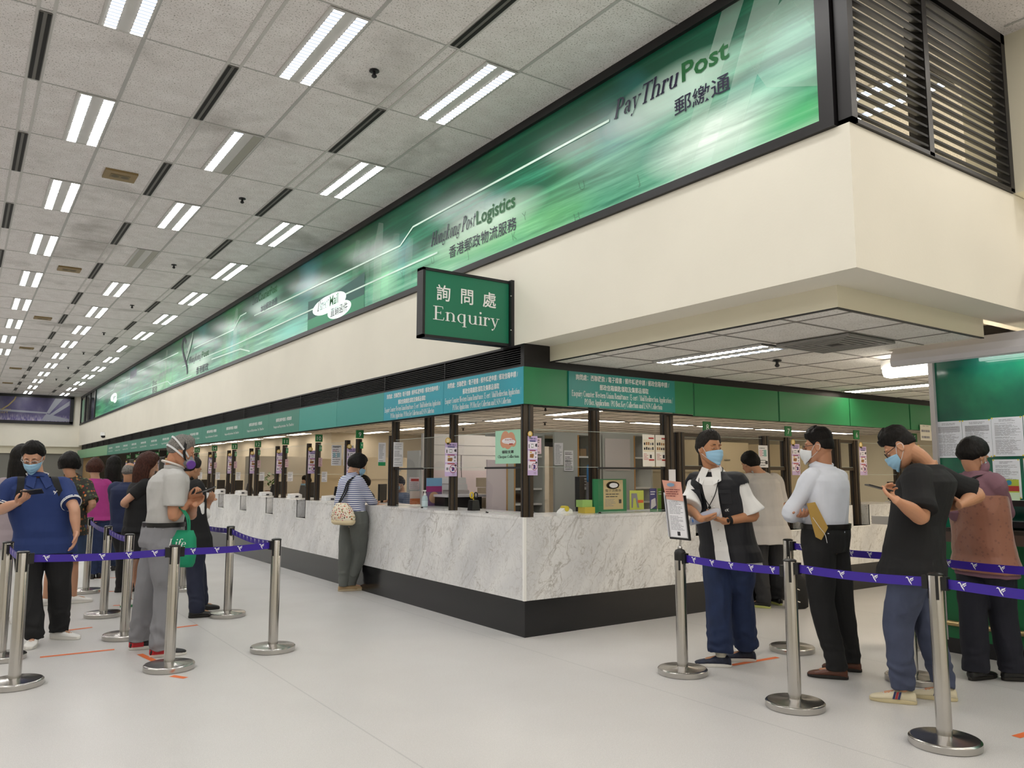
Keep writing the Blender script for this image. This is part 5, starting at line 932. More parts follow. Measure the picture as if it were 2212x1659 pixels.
# joints of the people, millimetres in the hall
PJ = {
 'polo':{'N':[-3656,2290,1420],'H':[-3697,2258,1602],'P':[-3583,2239,900],'yu':-89.9,'yl':-91.9,'yh':-105.9,'ph':-34,'le':[-3377,2059,1147],'lw':[-3353,2005,941],'lk':[-3361,1987,864],'re':[-3908,2259,1144],'rw':[-3802,1905,1212],'rk':[-3744,1828,1262],'la':[-3408,2304,90],'ln':[-3431,2227,482],'lt':-40.1,'ra':[-3609,2122,90],'rn':[-3653,2220,482],'rt':-103.8,'sw':0.235,'hw':0.135,'wa':0.225,'dp':1.2,'be':0.02,'ar':1.15,'rp':[0,0,1]},
 'grey':{'N':[-2766,1160,1500],'H':[-2718,1127,1638],'P':[-2824,1201,930],'yu':0.3,'yl':-1.7,'yh':-9.7,'ph':-24,'le':[-2585,1265,1102],'lw':[-2614,1029,1188],'lk':[-2566,1082,1232],'re':[-2787,968,1106],'rw':[-2626,1111,1232],'rk':[-2582,1056,1278],'la':[-2900,1460,90],'ln':[-2881,1344,498],'lt':-3.7,'ra':[-2814,1075,90],'rn':[-2780,1111,498],'rt':-6.9,'sw':0.205,'hw':0.115,'wa':0.165,'dp':1.1,'be':0.02,'rp':[0.2,0,0.9],'lp':[0.2,0,0.9]},
 'vest2':{'N':[-2236,3016,1397],'H':[-2200,2990,1499],'P':[-2180,2977,840],'yu':22.4,'yl':17.4,'yh':27.4,'ph':-20,'le':[-2028,3102,1009],'lw':[-1931,3315,1109],'lk':[-1921,3247,1161],'re':[-2137,2849,1032],'rw':[-2018,3047,1129],'rk':[-1994,2981,1179],'la':[-2014,3134,90],'ln':[-2084,3046,449],'lt':-8.4,'ra':[-2154,2700,90],'rn':[-2158,2832,449],'rt':-3.2,'sw':0.2,'hw':0.115,'wa':0.18,'dp':1.1,'hk':0.97},
 'lady':{'N':[-181,3446,1447],'H':[-122,3404,1568],'P':[-145,3420,880],'yu':14.5,'yl':11.5,'yh':-8.5,'ph':-32,'le':[-288,3593,1065],'lw':[-93,3738,998],'lk':[-38,3675,1011],'re':[11,3299,1126],'rw':[197,3450,1048],'rk':[224,3370,1056],'la':[-206,3556,90],'ln':[-211,3513,471],'lt':-12.9,'ra':[-114,3541,90],'rn':[-56,3429,471],'rt':-11.4,'sw':0.175,'hw':0.125,'wa':0.145,'dp':0.95,'hk':0.95,'fl':0.245,'rp':[0,0,-1]},
 'lanyard':{'N':[595,-1693,1480],'H':[548,-1697,1652],'P':[717,-1717,920],'yu':-159.2,'yl':-174.2,'yh':-99.2,'ph':-4,'le':[747,-1946,1141],'lw':[514,-1869,1100],'lk':[451,-1800,1119],'re':[384,-1619,1190],'rw':[271,-1833,1126],'rk':[358,-1845,1117],'la':[916,-1691,90],'ln':[837,-1719,492],'lt':-223.4,'ra':[614,-1700,90],'rn':[628,-1682,492],'rt':-227.8,'sw':0.198,'hw':0.12,'wa':0.18,'dp':1.15,'be':0.02,'lp':[0,0,1],'rp':[0.3,0.3,1]},
 'greyshirt':{'N':[3120,-182,1474],'H':[3083,-83,1572],'P':[3163,-212,890],'yu':-300.4,'yl':-302.4,'yh':-280.4,'ph':-22,'le':[2974,-80,1084],'lw':[3188,39,1096],'lk':[3273,28,1105],'re':[3312,-316,1095],'rw':[3465,-118,1116],'rk':[3485,-35,1129],'la':[3086,-196,90],'ln':[3076,-170,476],'lt':-252.6,'ra':[3394,-147,90],'rn':[3318,-207,476],'rt':-293.5,'sw':0.195,'hw':0.12,'wa':0.17,'dp':1.1},
 'white':{'N':[1033,-2355,1514],'H':[1018,-2345,1658],'P':[1029,-2353,960],'yu':-271.4,'yl':-266.4,'yh':-248.4,'ph':-6,'le':[761,-2251,1164],'lw':[1008,-2241,1129],'lk':[1077,-2289,1150],'re':[1028,-2108,1158],'rw':[831,-2263,1156],'rk':[789,-2331,1153],'la':[1016,-2407,90],'ln':[971,-2344,514],'lt':-239.3,'ra':[1294,-2341,90],'rn':[1183,-2362,514],'rt':-242.1,'sw':0.2,'hw':0.115,'wa':0.16,'dp':1.0,'rp':[0.3,0.5,0.3]},
 'tee':{'N':[1004,-3149,1526],'H':[862,-3049,1635],'P':[907,-3081,920],'yu':-260.7,'yl':-252.7,'yh':-246.7,'ph':-38,'le':[694,-3250,1190],'lw':[464,-3235,1288],'lk':[492,-3169,1328],'re':[1374,-3273,1318],'rw':[1137,-3278,1256],'rk':[1192,-3207,1252],'la':[815,-3005,90],'ln':[804,-3003,492],'lt':-241.3,'ra':[1103,-3116,90],'rn':[1001,-3095,492],'rt':-241.6,'sw':0.225,'hw':0.14,'wa':0.2,'dp':1.25,'be':0.03,'ar':1.25,'lp':[0.2,-0.2,0.9]},
 'vest':{'N':[1870,-3059,1487],'H':[1851,-3046,1588],'P':[1882,-3068,880],'yu':-23.4,'yl':-20.4,'yh':-17.4,'ph':-24,'le':[1770,-2941,1171],'lw':[2022,-2933,1164],'lk':[2107,-2944,1173],'re':[1995,-3171,1188],'rw':[2238,-3097,1165],'rk':[2315,-3065,1176],'la':[1813,-2989,90],'ln':[1802,-2997,471],'lt':-10.4,'ra':[1997,-3147,90],'rn':[1964,-3125,471],'rt':-37.3,'sw':0.19,'hw':0.12,'wa':0.17,'dp':1.05},
 'longhair':{'N':[-3722,3534,1425],'H':[-3709,3525,1601],'P':[-3730,3540,900],'yu':77.0,'yl':77.0,'yh':72.0,'ph':-10,'le':[-3821,3713,1112],'lw':[-3797,3940,1009],'lk':[-3770,3860,1035],'re':[-3636,3339,1121],'rw':[-3644,3565,1021],'rk':[-3681,3639,1042],'la':[-3776,3571,90],'ln':[-3788,3580,482],'lt':77.9,'ra':[-3686,3421,90],'rn':[-3693,3470,482],'rt':77.3,'sw':0.17,'hw':0.12,'wa':0.14},
 'floral':{'N':[-3168,4363,1412],'H':[-3201,4387,1553],'P':[-3201,4386,870],'yu':64.1,'yl':64.1,'yh':74.1,'ph':-25,'le':[-3341,4581,1097],'lw':[-3226,4794,1035],'lk':[-3186,4718,1047],'re':[-2975,4131,1114],'rw':[-2989,4360,1029],'rk':[-3026,4435,1017],'la':[-3344,4409,90],'ln':[-3302,4419,465],'lt':-164.4,'ra':[-3073,4414,90],'rn':[-3099,4373,465],'rt':4.1,'sw':0.18,'hw':0.13,'wa':0.17,'dp':1.1},
 'pink':{'N':[-2637,6706,1390],'H':[-2649,6715,1527],'P':[-2599,6679,850],'yu':72.8,'yl':77.8,'yh':82.8,'ph':-15,'le':[-2729,6746,1028],'lw':[-2662,6968,941],'lk':[-2625,7039,951],'re':[-2494,6667,1026],'rw':[-2481,6902,939],'rk':[-2507,6981,950],'la':[-2616,6632,90],'ln':[-2624,6667,455],'lt':83.1,'ra':[-2518,6683,90],'rn':[-2542,6670,455],'rt':77.6,'sw':0.17,'hw':0.12,'wa':0.15},
 'blacktop':{'N':[-2331,7315,1387],'H':[-2323,7309,1573],'P':[-2392,7357,890],'yu':73.9,'yl':76.9,'yh':76.9,'ph':-20,'le':[-2470,7497,1068],'lw':[-2368,7707,977],'lk':[-2314,7644,992],'re':[-2175,7193,1044],'rw':[-2171,7435,968],'rk':[-2226,7498,981],'la':[-2532,7320,90],'ln':[-2496,7362,476],'lt':-266.9,'ra':[-2211,7506,90],'rn':[-2278,7416,476],'rt':61.8,'sw':0.19,'hw':0.13,'wa':0.17,'dp':1.1},
 'navy':{'N':[-2465,5059,1351],'H':[-2460,5056,1461],'P':[-2451,5050,840],'yu':55.9,'yl':55.9,'yh':50.9,'ph':-15,'le':[-2563,5323,1057],'lw':[-2431,5524,989],'lk':[-2377,5462,1013],'re':[-2335,5140,1059],'rw':[-2280,5382,1014],'rk':[-2316,5309,1041],'la':[-2488,5029,90],'ln':[-2484,5049,449],'lt':-3.6,'ra':[-2324,5201,90],'rn':[-2373,5116,449],'rt':20.6,'sw':0.2,'hw':0.12,'wa':0.19,'dp':1.2,'be':0.02},
 'brown':{'N':[-2520,3768,1414],'H':[-2492,3748,1548],'P':[-2556,3793,870],'yu':-0.0,'yl':-0.0,'yh':-5.0,'ph':-20,'le':[-2423,3749,1131],'lw':[-2413,3498,1113],'lk':[-2355,3555,1135],'re':[-2729,3658,1134],'rw':[-2592,3855,1064],'rk':[-2524,3808,1074],'la':[-2478,3928,90],'ln':[-2517,3861,465],'lt':0.3,'ra':[-2612,3795,90],'rn':[-2601,3806,465],'rt':-4.0,'sw':0.175,'hw':0.13,'wa':0.16},
 'clerk6':{'N':[6400,2150,1140],'P':[6400,2150,600],'H':[6421,2206,1280],'yu':70,'yl':70,'yh':70,'ph':-18,'sw':0.19,'hw':0.12,'wa':0.165,'le':[6211,2304,860],'lw':[6371,2480,1000],'lk':[6436,2541,1010],'ln':[6431,2586,500],'la':[6424,2567,90],'lt':70,'lp':[0,0,-1],'re':[6643,2147,860],'rw':[6634,2384,1000],'rk':[6624,2473,1010],'rn':[6656,2504,500],'ra':[6650,2485,90],'rt':70,'rp':[0,0,-1]},
 'clerkten':{'N':[2100,6550,1140],'P':[2100,6550,600],'H':[2041,6540,1280],'yu':190,'yl':190,'yh':190,'ph':-18,'sw':0.19,'hw':0.12,'wa':0.165,'le':[2061,6310,860],'lw':[1829,6360,1000],'lk':[1743,6386,1010],'ln':[1707,6359,500],'la':[1727,6362,90],'lt':190,'lp':[0,0,-1],'re':[1981,6763,860],'rw':[1780,6636,1000],'rk':[1708,6582,1010],'rn':[1666,6595,500],'ra':[1685,6599,90],'rt':190,'rp':[0,0,-1]},
 'clerkeleven':{'N':[2100,8000,1140],'P':[2100,8000,600],'H':[2040,8005,1280],'yu':175,'yl':175,'yh':175,'ph':-18,'sw':0.19,'hw':0.12,'wa':0.165,'le':[2000,7778,860],'lw':[1789,7887,1000],'lk':[1713,7933,1010],'ln':[1671,7917,500],'la':[1691,7915,90],'lt':175,'lp':[0,0,-1],'re':[2040,8236,860],'rw':[1813,8166,1000],'rk':[1730,8133,1010],'rn':[1692,8156,500],'ra':[1712,8154,90],'rt':175,'rp':[0,0,-1]},
 'clerkthirteen':{'N':[2100,11000,1140],'P':[2100,11000,600],'H':[2040,10995,1280],'yu':185,'yl':185,'yh':185,'ph':-18,'sw':0.19,'hw':0.12,'wa':0.165,'le':[2040,10764,860],'lw':[1813,10834,1000],'lk':[1730,10867,1010],'ln':[1692,10844,500],'la':[1712,10846,90],'lt':185,'lp':[0,0,-1],'re':[2000,11222,860],'rw':[1789,11113,1000],'rk':[1713,11067,1010],'rn':[1671,11083,500],'ra':[1691,11085,90],'rt':185,'rp':[0,0,-1]},
}
# ---------------------------------------------------------------- people
UP = V((0, 0, 1))
def cat_(pts, rs, k=5):
    """smooth path through joints"""
    P_, R_ = [], []
    n = len(pts)
    for i in range(n-1):
        p0, p1, p2, p3 = pts[max(i-1, 0)], pts[i], pts[i+1], pts[min(i+2, n-1)]
        for j in range(k):
            t = j/k; t2 = t*t; t3 = t2*t
            P_.append(.5*((2*p1)+(p2-p0)*t+(2*p0-5*p1+4*p2-p3)*t2+(3*p1-p0-3*p2+p3)*t3)); R_.append(rs[i]+(rs[i+1]-rs[i])*(t2*(3-2*t)))
    return P_+[pts[-1]], R_+[rs[-1]]
def limb(b, pts, rs, m, n=16, k=5, flat=False):
    pts = [V(p) for p in pts]
    if len(pts) > 2: pts, rs = cat_(pts, rs, k)
    t0 = (pts[0]-pts[1]).normalized(); t1 = (pts[-1]-pts[-2]).normalized(); A, Q = [], []
    for a in (80, 50, 25): A.append(pts[0]+t0*rs[0]*sin(radians(a))); Q.append(rs[0]*cos(radians(a)))
    A += pts; Q += rs
    if not flat:
        for a in (25, 50, 80): A.append(pts[-1]+t1*rs[-1]*sin(radians(a))); Q.append(rs[-1]*cos(radians(a)))
    return b.tube(A, Q, m, n)
def oval(c, r, f, w, d, e=2.3, n=28):
    out = []
    for i in range(n):
        t = 2*pi*i/n; ca, sa = cos(t), sin(t)
        out.append(c+r*(w*math.copysign(abs(ca)**(2/e), ca))+f*(d*math.copysign(abs(sa)**(2/e), sa)))
    return out
def fuse(name, b, vox, it, m, parent, disp=None, fac=.5):
    o = b.obj('tmp'); md = o.modifiers.new('r', 'REMESH'); md.mode = 'VOXEL'; md.voxel_size = vox; md.use_smooth_shade = True
    if it: s = o.modifiers.new('s', 'SMOOTH'); s.iterations = it; s.factor = fac
    dg = bpy.context.evaluated_depsgraph_get(); me = bpy.data.meshes.new_from_object(o.evaluated_get(dg)); bpy.data.objects.remove(o)
    me.materials.clear(); me.materials.append(m); me.polygons.foreach_set('material_index', [0]*len(me.polygons))
    if disp:
        ns = [v.normal.copy() for v in me.vertices]
        for v, nn in zip(me.vertices, ns): v.co += nn*disp(v.co, nn)
    me.polygons.foreach_set('use_smooth', [True]*len(me.polygons)); me.update()
    q = bpy.data.objects.new(name, me); C.objects.link(q)
    if parent: par(q, parent)
    return q
def ridge(p, s): return 1-abs(noise.noise(p*s))*2.2
def folds(seed, amp, fx=6, fz=2.2, zlo=None, zhi=None, hz=0):
    o = V((seed*3.1, seed*1.7, seed*.9))
    def f(p, n):
        q = V((p.x*fx, p.y*fx, p.z*fz))+o; w = noise.noise(q*.6)
        v = (1-abs(noise.noise(q+V((w, w, w*.6))))*2.4)*amp+noise.noise(p*14+o)*amp*.35
        if zlo is not None and p.z < zlo: v += amp*.6*sin(p.z*hz+noise.noise(p*9+o)*5)*min(1, (zlo-p.z)/.15)
        return v-amp*.3
    return f
SKIN = {}
def skin(tone):
    if tone not in SKIN:
        t = NT('skin'); n = t.noise(t.co, 9, 3); c = t.mix(t.rng(n, .35, .7, 0, .22), tone, '#c07f63'); t.bump(t.noise(t.co, 260, 2), .06, .001)
        SKIN[tone] = t.base(c, .5, Subsurface_Weight=.06)
    return SKIN[tone]
def hair_mat(c0, c1, sc=120):
    k = (c0, c1)
    if k not in SKIN:
        t = NT('hair'); n = t.noise(t.map(t.co, (1, 1, .25)), sc, 3, .6); t.bump(n, .3, .002); SKIN[k] = t.base(t.ramp(n, [(.35, c0), (.65, c1)]), .6, Specular_IOR_Level=.18)
    return SKIN[k]
BLKH, GRYH, BRNH, SALT = hair_mat('#0b0a0a', '#1d1917'), hair_mat('#4f4c49', '#8d8984', 220), hair_mat('#2a1712', '#4a2a20'), hair_mat('#161413', '#332f2c', 200)
class Head:
    """frame of a head: centre between the ears, x to the person's right, y out of the face, z up"""
    RZ = [(.116, .012, .014, -.02), (.108, .034, .045, -.018), (.092, .053, .07, -.014), (.068, .067, .087, -.01), (.035, .0745, .096, -.006), (.0, .0755, .096, -.002), (-.03, .0725, .0905, .003), (-.06, .066, .079, .013), (-.085, .057, .063, .026), (-.105, .044, .046, .04), (-.119, .028, .03, .05), (-.126, .012, .014, .054)]
    def __init__(s, c, yaw, pitch, roll=0, k=1.0):
        s.c = V(c); s.k = k; f = V((yaw.x, yaw.y, 0)).normalized(); r = f.cross(UP)
        a = radians(pitch); s.f = f*cos(a)+UP*sin(a); s.u = -f*sin(a)+UP*cos(a); s.r = r
        if roll: a = radians(roll); s.r, s.u = s.r*cos(a)+s.u*sin(a), s.u*cos(a)-s.r*sin(a)
        s.rot = Matrix((s.r, s.f, s.u)).transposed()
    def p(s, x, y, z): return s.c+(s.r*x+s.f*y+s.u*z)*s.k
    def at(s, z):
        R_ = s.RZ
        for a, c in zip(R_, R_[1:]):
            if a[0] >= z >= c[0]:
                t = (a[0]-z)/(a[0]-c[0]); return tuple(a[i]+(c[i]-a[i])*t for i in (1, 2, 3))
        return R_[0][1:] if z > R_[0][0] else R_[-1][1:]
    def surf(s, az, z, off=0.0):
        w, d, cy = s.at(z); return s.p((w+off)*sin(az), cy+(d+off)*cos(az), z)
    def skull(s, b, m):
        b.loft([oval(s.p(0, cy, z), s.r*s.k, s.f*s.k, w, d, 2.15, 28) for z, w, d, cy in s.RZ], m)
        e = lambda x, y, z, rx, ry, rz: b.ball(s.p(x, y, z), (rx*s.k, ry*s.k, rz*s.k), m, 12, 8, s.rot)
        limb(b, [s.p(0, .09, .022), s.p(0, .106, -.006), s.p(0, .114, -.026)], [.009*s.k, .011*s.k, .0135*s.k], m, 10)
        for q in (-1, 1):
            e(q*.012, .105, -.031, .009, .011, .008); e(q*.032, .082, .028, .024, .012, .008); e(q*.04, .07, -.03, .022, .019, .022); e(q*.033, .088, .003, .013, .006, .009)
            e(q*.0775, -.006, -.006, .007, .019, .031); b.tube([s.p(q*.083, -.006+.018*cos(a), -.004+.031*sin(a)) for a in [i*2*pi/12 for i in range(13)]], .0045*s.k, m, 6); e(q*.079, .002, -.033, .006, .009, .01)
        e(0, .094, -.066, .022, .009, .007); e(0, .091, -.078, .019, .009, .007); e(0, .082, -.104, .02, .014, .014)
    def eyes(s, parent):
        for q in (-1, 1):
            b = B(); W_, I_ = mat('#e9e4de', .25), mat('#1b120d', .2)
            b.ball(s.p(q*.032, .0855, .002), (.0115*s.k, .009*s.k, .005*s.k), W_, 14, 10, s.rot); b.ball(s.p(q*.032, .0915, .002), (.0045*s.k, .0042*s.k, .0046*s.k), I_, 10, 8, s.rot)
            b.obj('eye', parent, True); b = B(); b.tube([s.p(q*(.016+.032*t), .0985-.014*t*t-.003*t, .029+.004*sin(t*3.1)-.003*t) for t in (0, .35, .7, 1)], [.0022, .0032, .0028, .001], mat('#231a16', .7), 6); b.obj('eyebrow', parent, True)
    def hair(s, parent, m, style, vox=None):
        """cap of hair whose hairline rises at the face and falls to the nape"""
        th, nape, fringe, side = dict(short=(.020, -.72, .60, -.16), fade=(.026, -.5, .52, -.12), bob=(.034, -1.0, .62, -.75), long=(.032, -1.1, .55, -.8), bald=(.012, -.5, 1.6, -.05), crop=(.017, -.66, .62, -.1), mop=(.026, -.85, .45, -.22))[style]
        n, k = 110, 60; rows = []; C0 = V((0, -.004, .012))
        for i in range(k+1):
            el = -pi/2+pi*i/k; ring = []
            for j in range(n):
                az = 2*pi*j/n; a = abs((az+pi) % (2*pi)-pi)
                x = a/pi; line = fringe+(side-fringe)*min(1, max(0, (x-.2)/.22)) if x < .42 else side+(nape-side)*min(1, (x-.42)/.28)
                if style in ('bob', 'long') and x < .36: line = .62 if x < .2 else .62+(side-.62)*(x-.2)/.16
                if style == 'bald' and x > .42: line = side+(nape-side)*min(1, (x-.42)/.3)
                d = V((sin(az)*cos(el), cos(az)*cos(el), sin(el)))
                rad = 1/sqrt((d.x/.0765)**2+(d.y/.0985)**2+(d.z/.106)**2)
                g = (el-line)/(.22 if style in ('bob', 'long', 'bald') else .5); t = th*(max(-.6, g*2) if g < 0 else min(1, g)**.7 if g < 1 else 1)
                if style == 'fade' and el < .8: q_ = min(1, max(0, (el-.35)/.45)); t = -.012 if g < 0 else .0045*min(1, g*4)*(1-q_)+th*q_
                if style == 'bald': t = max(-.012, min(th, g*th)) if el < .62 else -.01
                am = min(1, max(0, t/th))
                if g > 0: t += am*(.005*noise.noise(V((az*3+3, el*2.2, th*50)))+.0035*noise.noise(V((d.x*9+d.z*5, d.y*4, d.z*3+2)))+.002*noise.noise(V((d.x*50+d.z*9, d.y*8, d.z*6))))
                if style == 'bob' and g > 0: t += .01*max(0, 1-abs(el+.1)/.7)
                if style in ('fade', 'short', 'crop') and g > 0: t += .008*am*max(0, sin(el))*(1+.5*cos(az))
                q = C0+d*(rad+t); ring.append(s.p(*q))
            rows.append(ring)
        b = B(); b.loft(rows, m)
        if style == 'long':
            for i in range(16):
                a = pi*.42+pi*1.16*i/15; x, y = .082*sin(a), .098*cos(a)-.006; q = .06*noise.noise(V((i*1.7, 2, 1)))
                limb(b, [s.p(x, y, .03), s.p(x*1.08, y*1.02, -.08)]+[s.p(x*1.05, y*.95-.012, -.08)-UP*(z+.04*q*8*z)*s.k for z in (.12, .26, .36+q)], [.02, .026, .026, .022, .008], m, 8)
            return fuse('hair', b, .007, 2, m, parent, lambda p, n_: .004*noise.noise(V((p.x*60, p.y*60, p.z*6))))
        o = b.obj('hair', parent, True); return o
    def mask(s, parent, m, style='surgical'):
        b = B(); n, k = 24, 14; vs = []; top = lambda u: -.008-.022*abs(u)**1.6 if style == 'surgical' else .0-.03*abs(u)
        for j in range(k+1):
            v = j/k
            for i in range(n+1):
                u = -1+2*i/n; z = top(u)*(1-v)+(-.126+.05*abs(u)**1.5)*v; az = u*radians(66)
                w, d, cy = s.at(max(z, -.112)); bul = .011+(.032 if style == 'surgical' else .042)*(1-abs(u)**1.4)*sin(pi*min(1, v*.76+.2))**.7
                if style == 'surgical': bul += .0022*sin(v*pi*7)*(1-u*u)
                vs.append(s.p((w+bul*.5)*sin(az), cy+(max(d, .05)+bul)*cos(az), z))
        b.add(vs, [(j*(n+1)+i, j*(n+1)+i+1, (j+1)*(n+1)+i+1, (j+1)*(n+1)+i) for j in range(k) for i in range(n)], m)
        o = b.obj('face_mask', parent, True); so = o.modifiers.new('s', 'SOLIDIFY'); so.thickness = .003; so.offset = 1
        for q in (-1, 1):
            b = B(); w_ = mat('#e9eaec', .6); A_ = s.surf(q*radians(64), -.032, .006); E_ = s.surf(q*radians(64), -.078, .006)
            b.tube(cat_([A_, s.p(q*.082, .012, .012), s.p(q*.086, -.022, .004), s.p(q*.082, -.01, -.03), E_], [.0016]*5)[0], .0017, w_, 6); b.obj('ear_loop', o, True)
        return o
    def glasses(s, parent, m):
        b = B()
        for q in (-1, 1):
            b.tube([s.p(q*(.033+.024*math.copysign(abs(cos(a))**.7, cos(a))), .106-.0, .0+.017*math.copysign(abs(sin(a))**.7, sin(a))) for a in [i*2*pi/20 for i in range(21)]], .0022*s.k, m, 6)
            b.tube([s.p(q*.057, .104, .006), s.p(q*.074, .085, .008), s.p(q*.08, .02, .01), s.p(q*.081, -.012, -.002)], .0022*s.k, m, 6)
        b.tube([s.p(-.01, .106, .003), s.p(0, .112, .006), s.p(.01, .106, .003)], .002*s.k, m, 6); o = b.obj('glasses', parent, True)
        b = B()
        for q in (-1, 1): b.add([s.p(q*(.033+.022*cos(a)), .1055, .016*sin(a)) for a in [i*2*pi/16 for i in range(16)]], [tuple(range(16))], GLASS)
        b.obj('lens', o)
def hand(b, wr, kn, nrm, side, m, curl=.5, k=1.0, thumb=.6):
    """palm from wrist wr towards kn, nrm out of the palm, side +1/-1 puts the thumb on that side"""
    d = (kn-wr).normalized(); nrm = (nrm-d*nrm.dot(d)).normalized(); s = d.cross(nrm)*side
    rings = []
    for u, w, h in ((0, .027, .019), (.03, .034, .018), (.065, .041, .0155), (.09, .041, .012), (.096, .036, .008)): rings.append(oval(wr+d*u*k, s, nrm, w*k, h*k, 2.4, 16))
    b.loft(rings, m)
    for i, (o, ln) in enumerate(((.031, .078), (.0105, .088), (-.0105, .083), (-.031, .066))):
        p = wr+d*(.088-.004*abs(i-1.2))*k+s*o*k; pts = [p-d*.02*k, p]; a = 0.0; fan = s*(o*.9)
        for j, q in enumerate((.46, .31, .23)):
            a += curl*(.75, 1.0, .8)[j]; v = (d*cos(a)+nrm*sin(a)+fan*.25*(j == 0)).normalized(); p = p+v*ln*q*k; pts.append(p)
        limb(b, pts, [.0098*k, .0098*k, .009*k, .008*k, .0066*k], m, 10, 3)
    p = wr+d*.022*k+s*.026*k; v1 = (d*.62+s*.75+nrm*.35*thumb).normalized(); v2 = (d*.85+s*.3+nrm*.55*thumb).normalized(); v3 = (d*.9-s*.1+nrm*.5*thumb).normalized()
    limb(b, [p-d*.012*k, p+v1*.038*k, p+v1*.038*k+v2*.034*k, p+v1*.038*k+v2*.034*k+v3*.026*k], [.0135*k, .0125*k, .0105*k, .008*k], m, 10, 3)
def shoe(parent, an, yaw, m, sole, L=.27, name='shoe', high=0):
    f = V((yaw.x, yaw.y, 0)).normalized(); r = f.cross(UP); g = V((an.x, an.y, 0)); k = L/.27; b = B(); rings = []
    for u, w, h in ((-.074, .018, .055), (-.066, .029, .075+high), (-.035, .036, .088+high), (.01, .038, .092+high), (.045, .04, .078), (.085, .045, .062), (.125, .048, .052), (.16, .044, .044), (.185, .032, .036), (.196, .016, .028)):
        c = g+f*u*k; ring = []
        for i in range(20):
            t = 2*pi*i/20; ca, sa = cos(t), sin(t); x = w*k*math.copysign(abs(ca)**.75, ca); z = .014+(h-.014)*(.5+.5*math.copysign(abs(sa)**.8, sa)); tp = 1-.28*max(0, sa)
            ring.append(c+r*x*tp+UP*z)
        rings.append(ring)
    b.loft(rings, m); o = b.obj(name, parent, True); b = B(); P_ = []
    for i in range(28):
        t = 2*pi*i/28; u = .061+.139*cos(t); w = .040+.009*(1 if u > .06 else -.4)*min(1, abs(u-.06)/.06); P_.append((u*k, w*k*math.copysign(abs(sin(t))**.7, sin(t))))
    b.loft([[g+f*u*s_+r*w*s_+UP*z+f*.061*k*(1-s_) for u, w in P_] for z, s_ in ((.001, .97), (.004, 1.0), (.022, 1.0), (.026, .97))], sole); b.obj('sole', o, True, 40)
    if name in ('sneaker', 'running_shoe', 'trainer', 'walking_shoe'):
        b = B(); lm = mat('#cfccc6', .6) if name != 'sneaker' else mat('#d9d6d0', .6)
        for i in range(4):
            u = (.05+.021*i)*k; h = (.076, .0685, .062, .0575)[i]+.001; b.tube([g+f*u+r*w*k+UP*(h-abs(w)*.35-.0) for w in (-.026, -.013, 0, .013, .026)], .0035, lm, 6)
        b.obj('laces', o); b = B(); b.loft([[g+f*(.0+.0*a)*k+r*.0+f*(.028*sin(a))*k+r*(.030*cos(a))*k+UP*z for a in [2*pi*i/18 for i in range(18)]] for z in (.086, .093)], mat('#3a3a3c', .7)); b.obj('collar_lining', o)
    return o
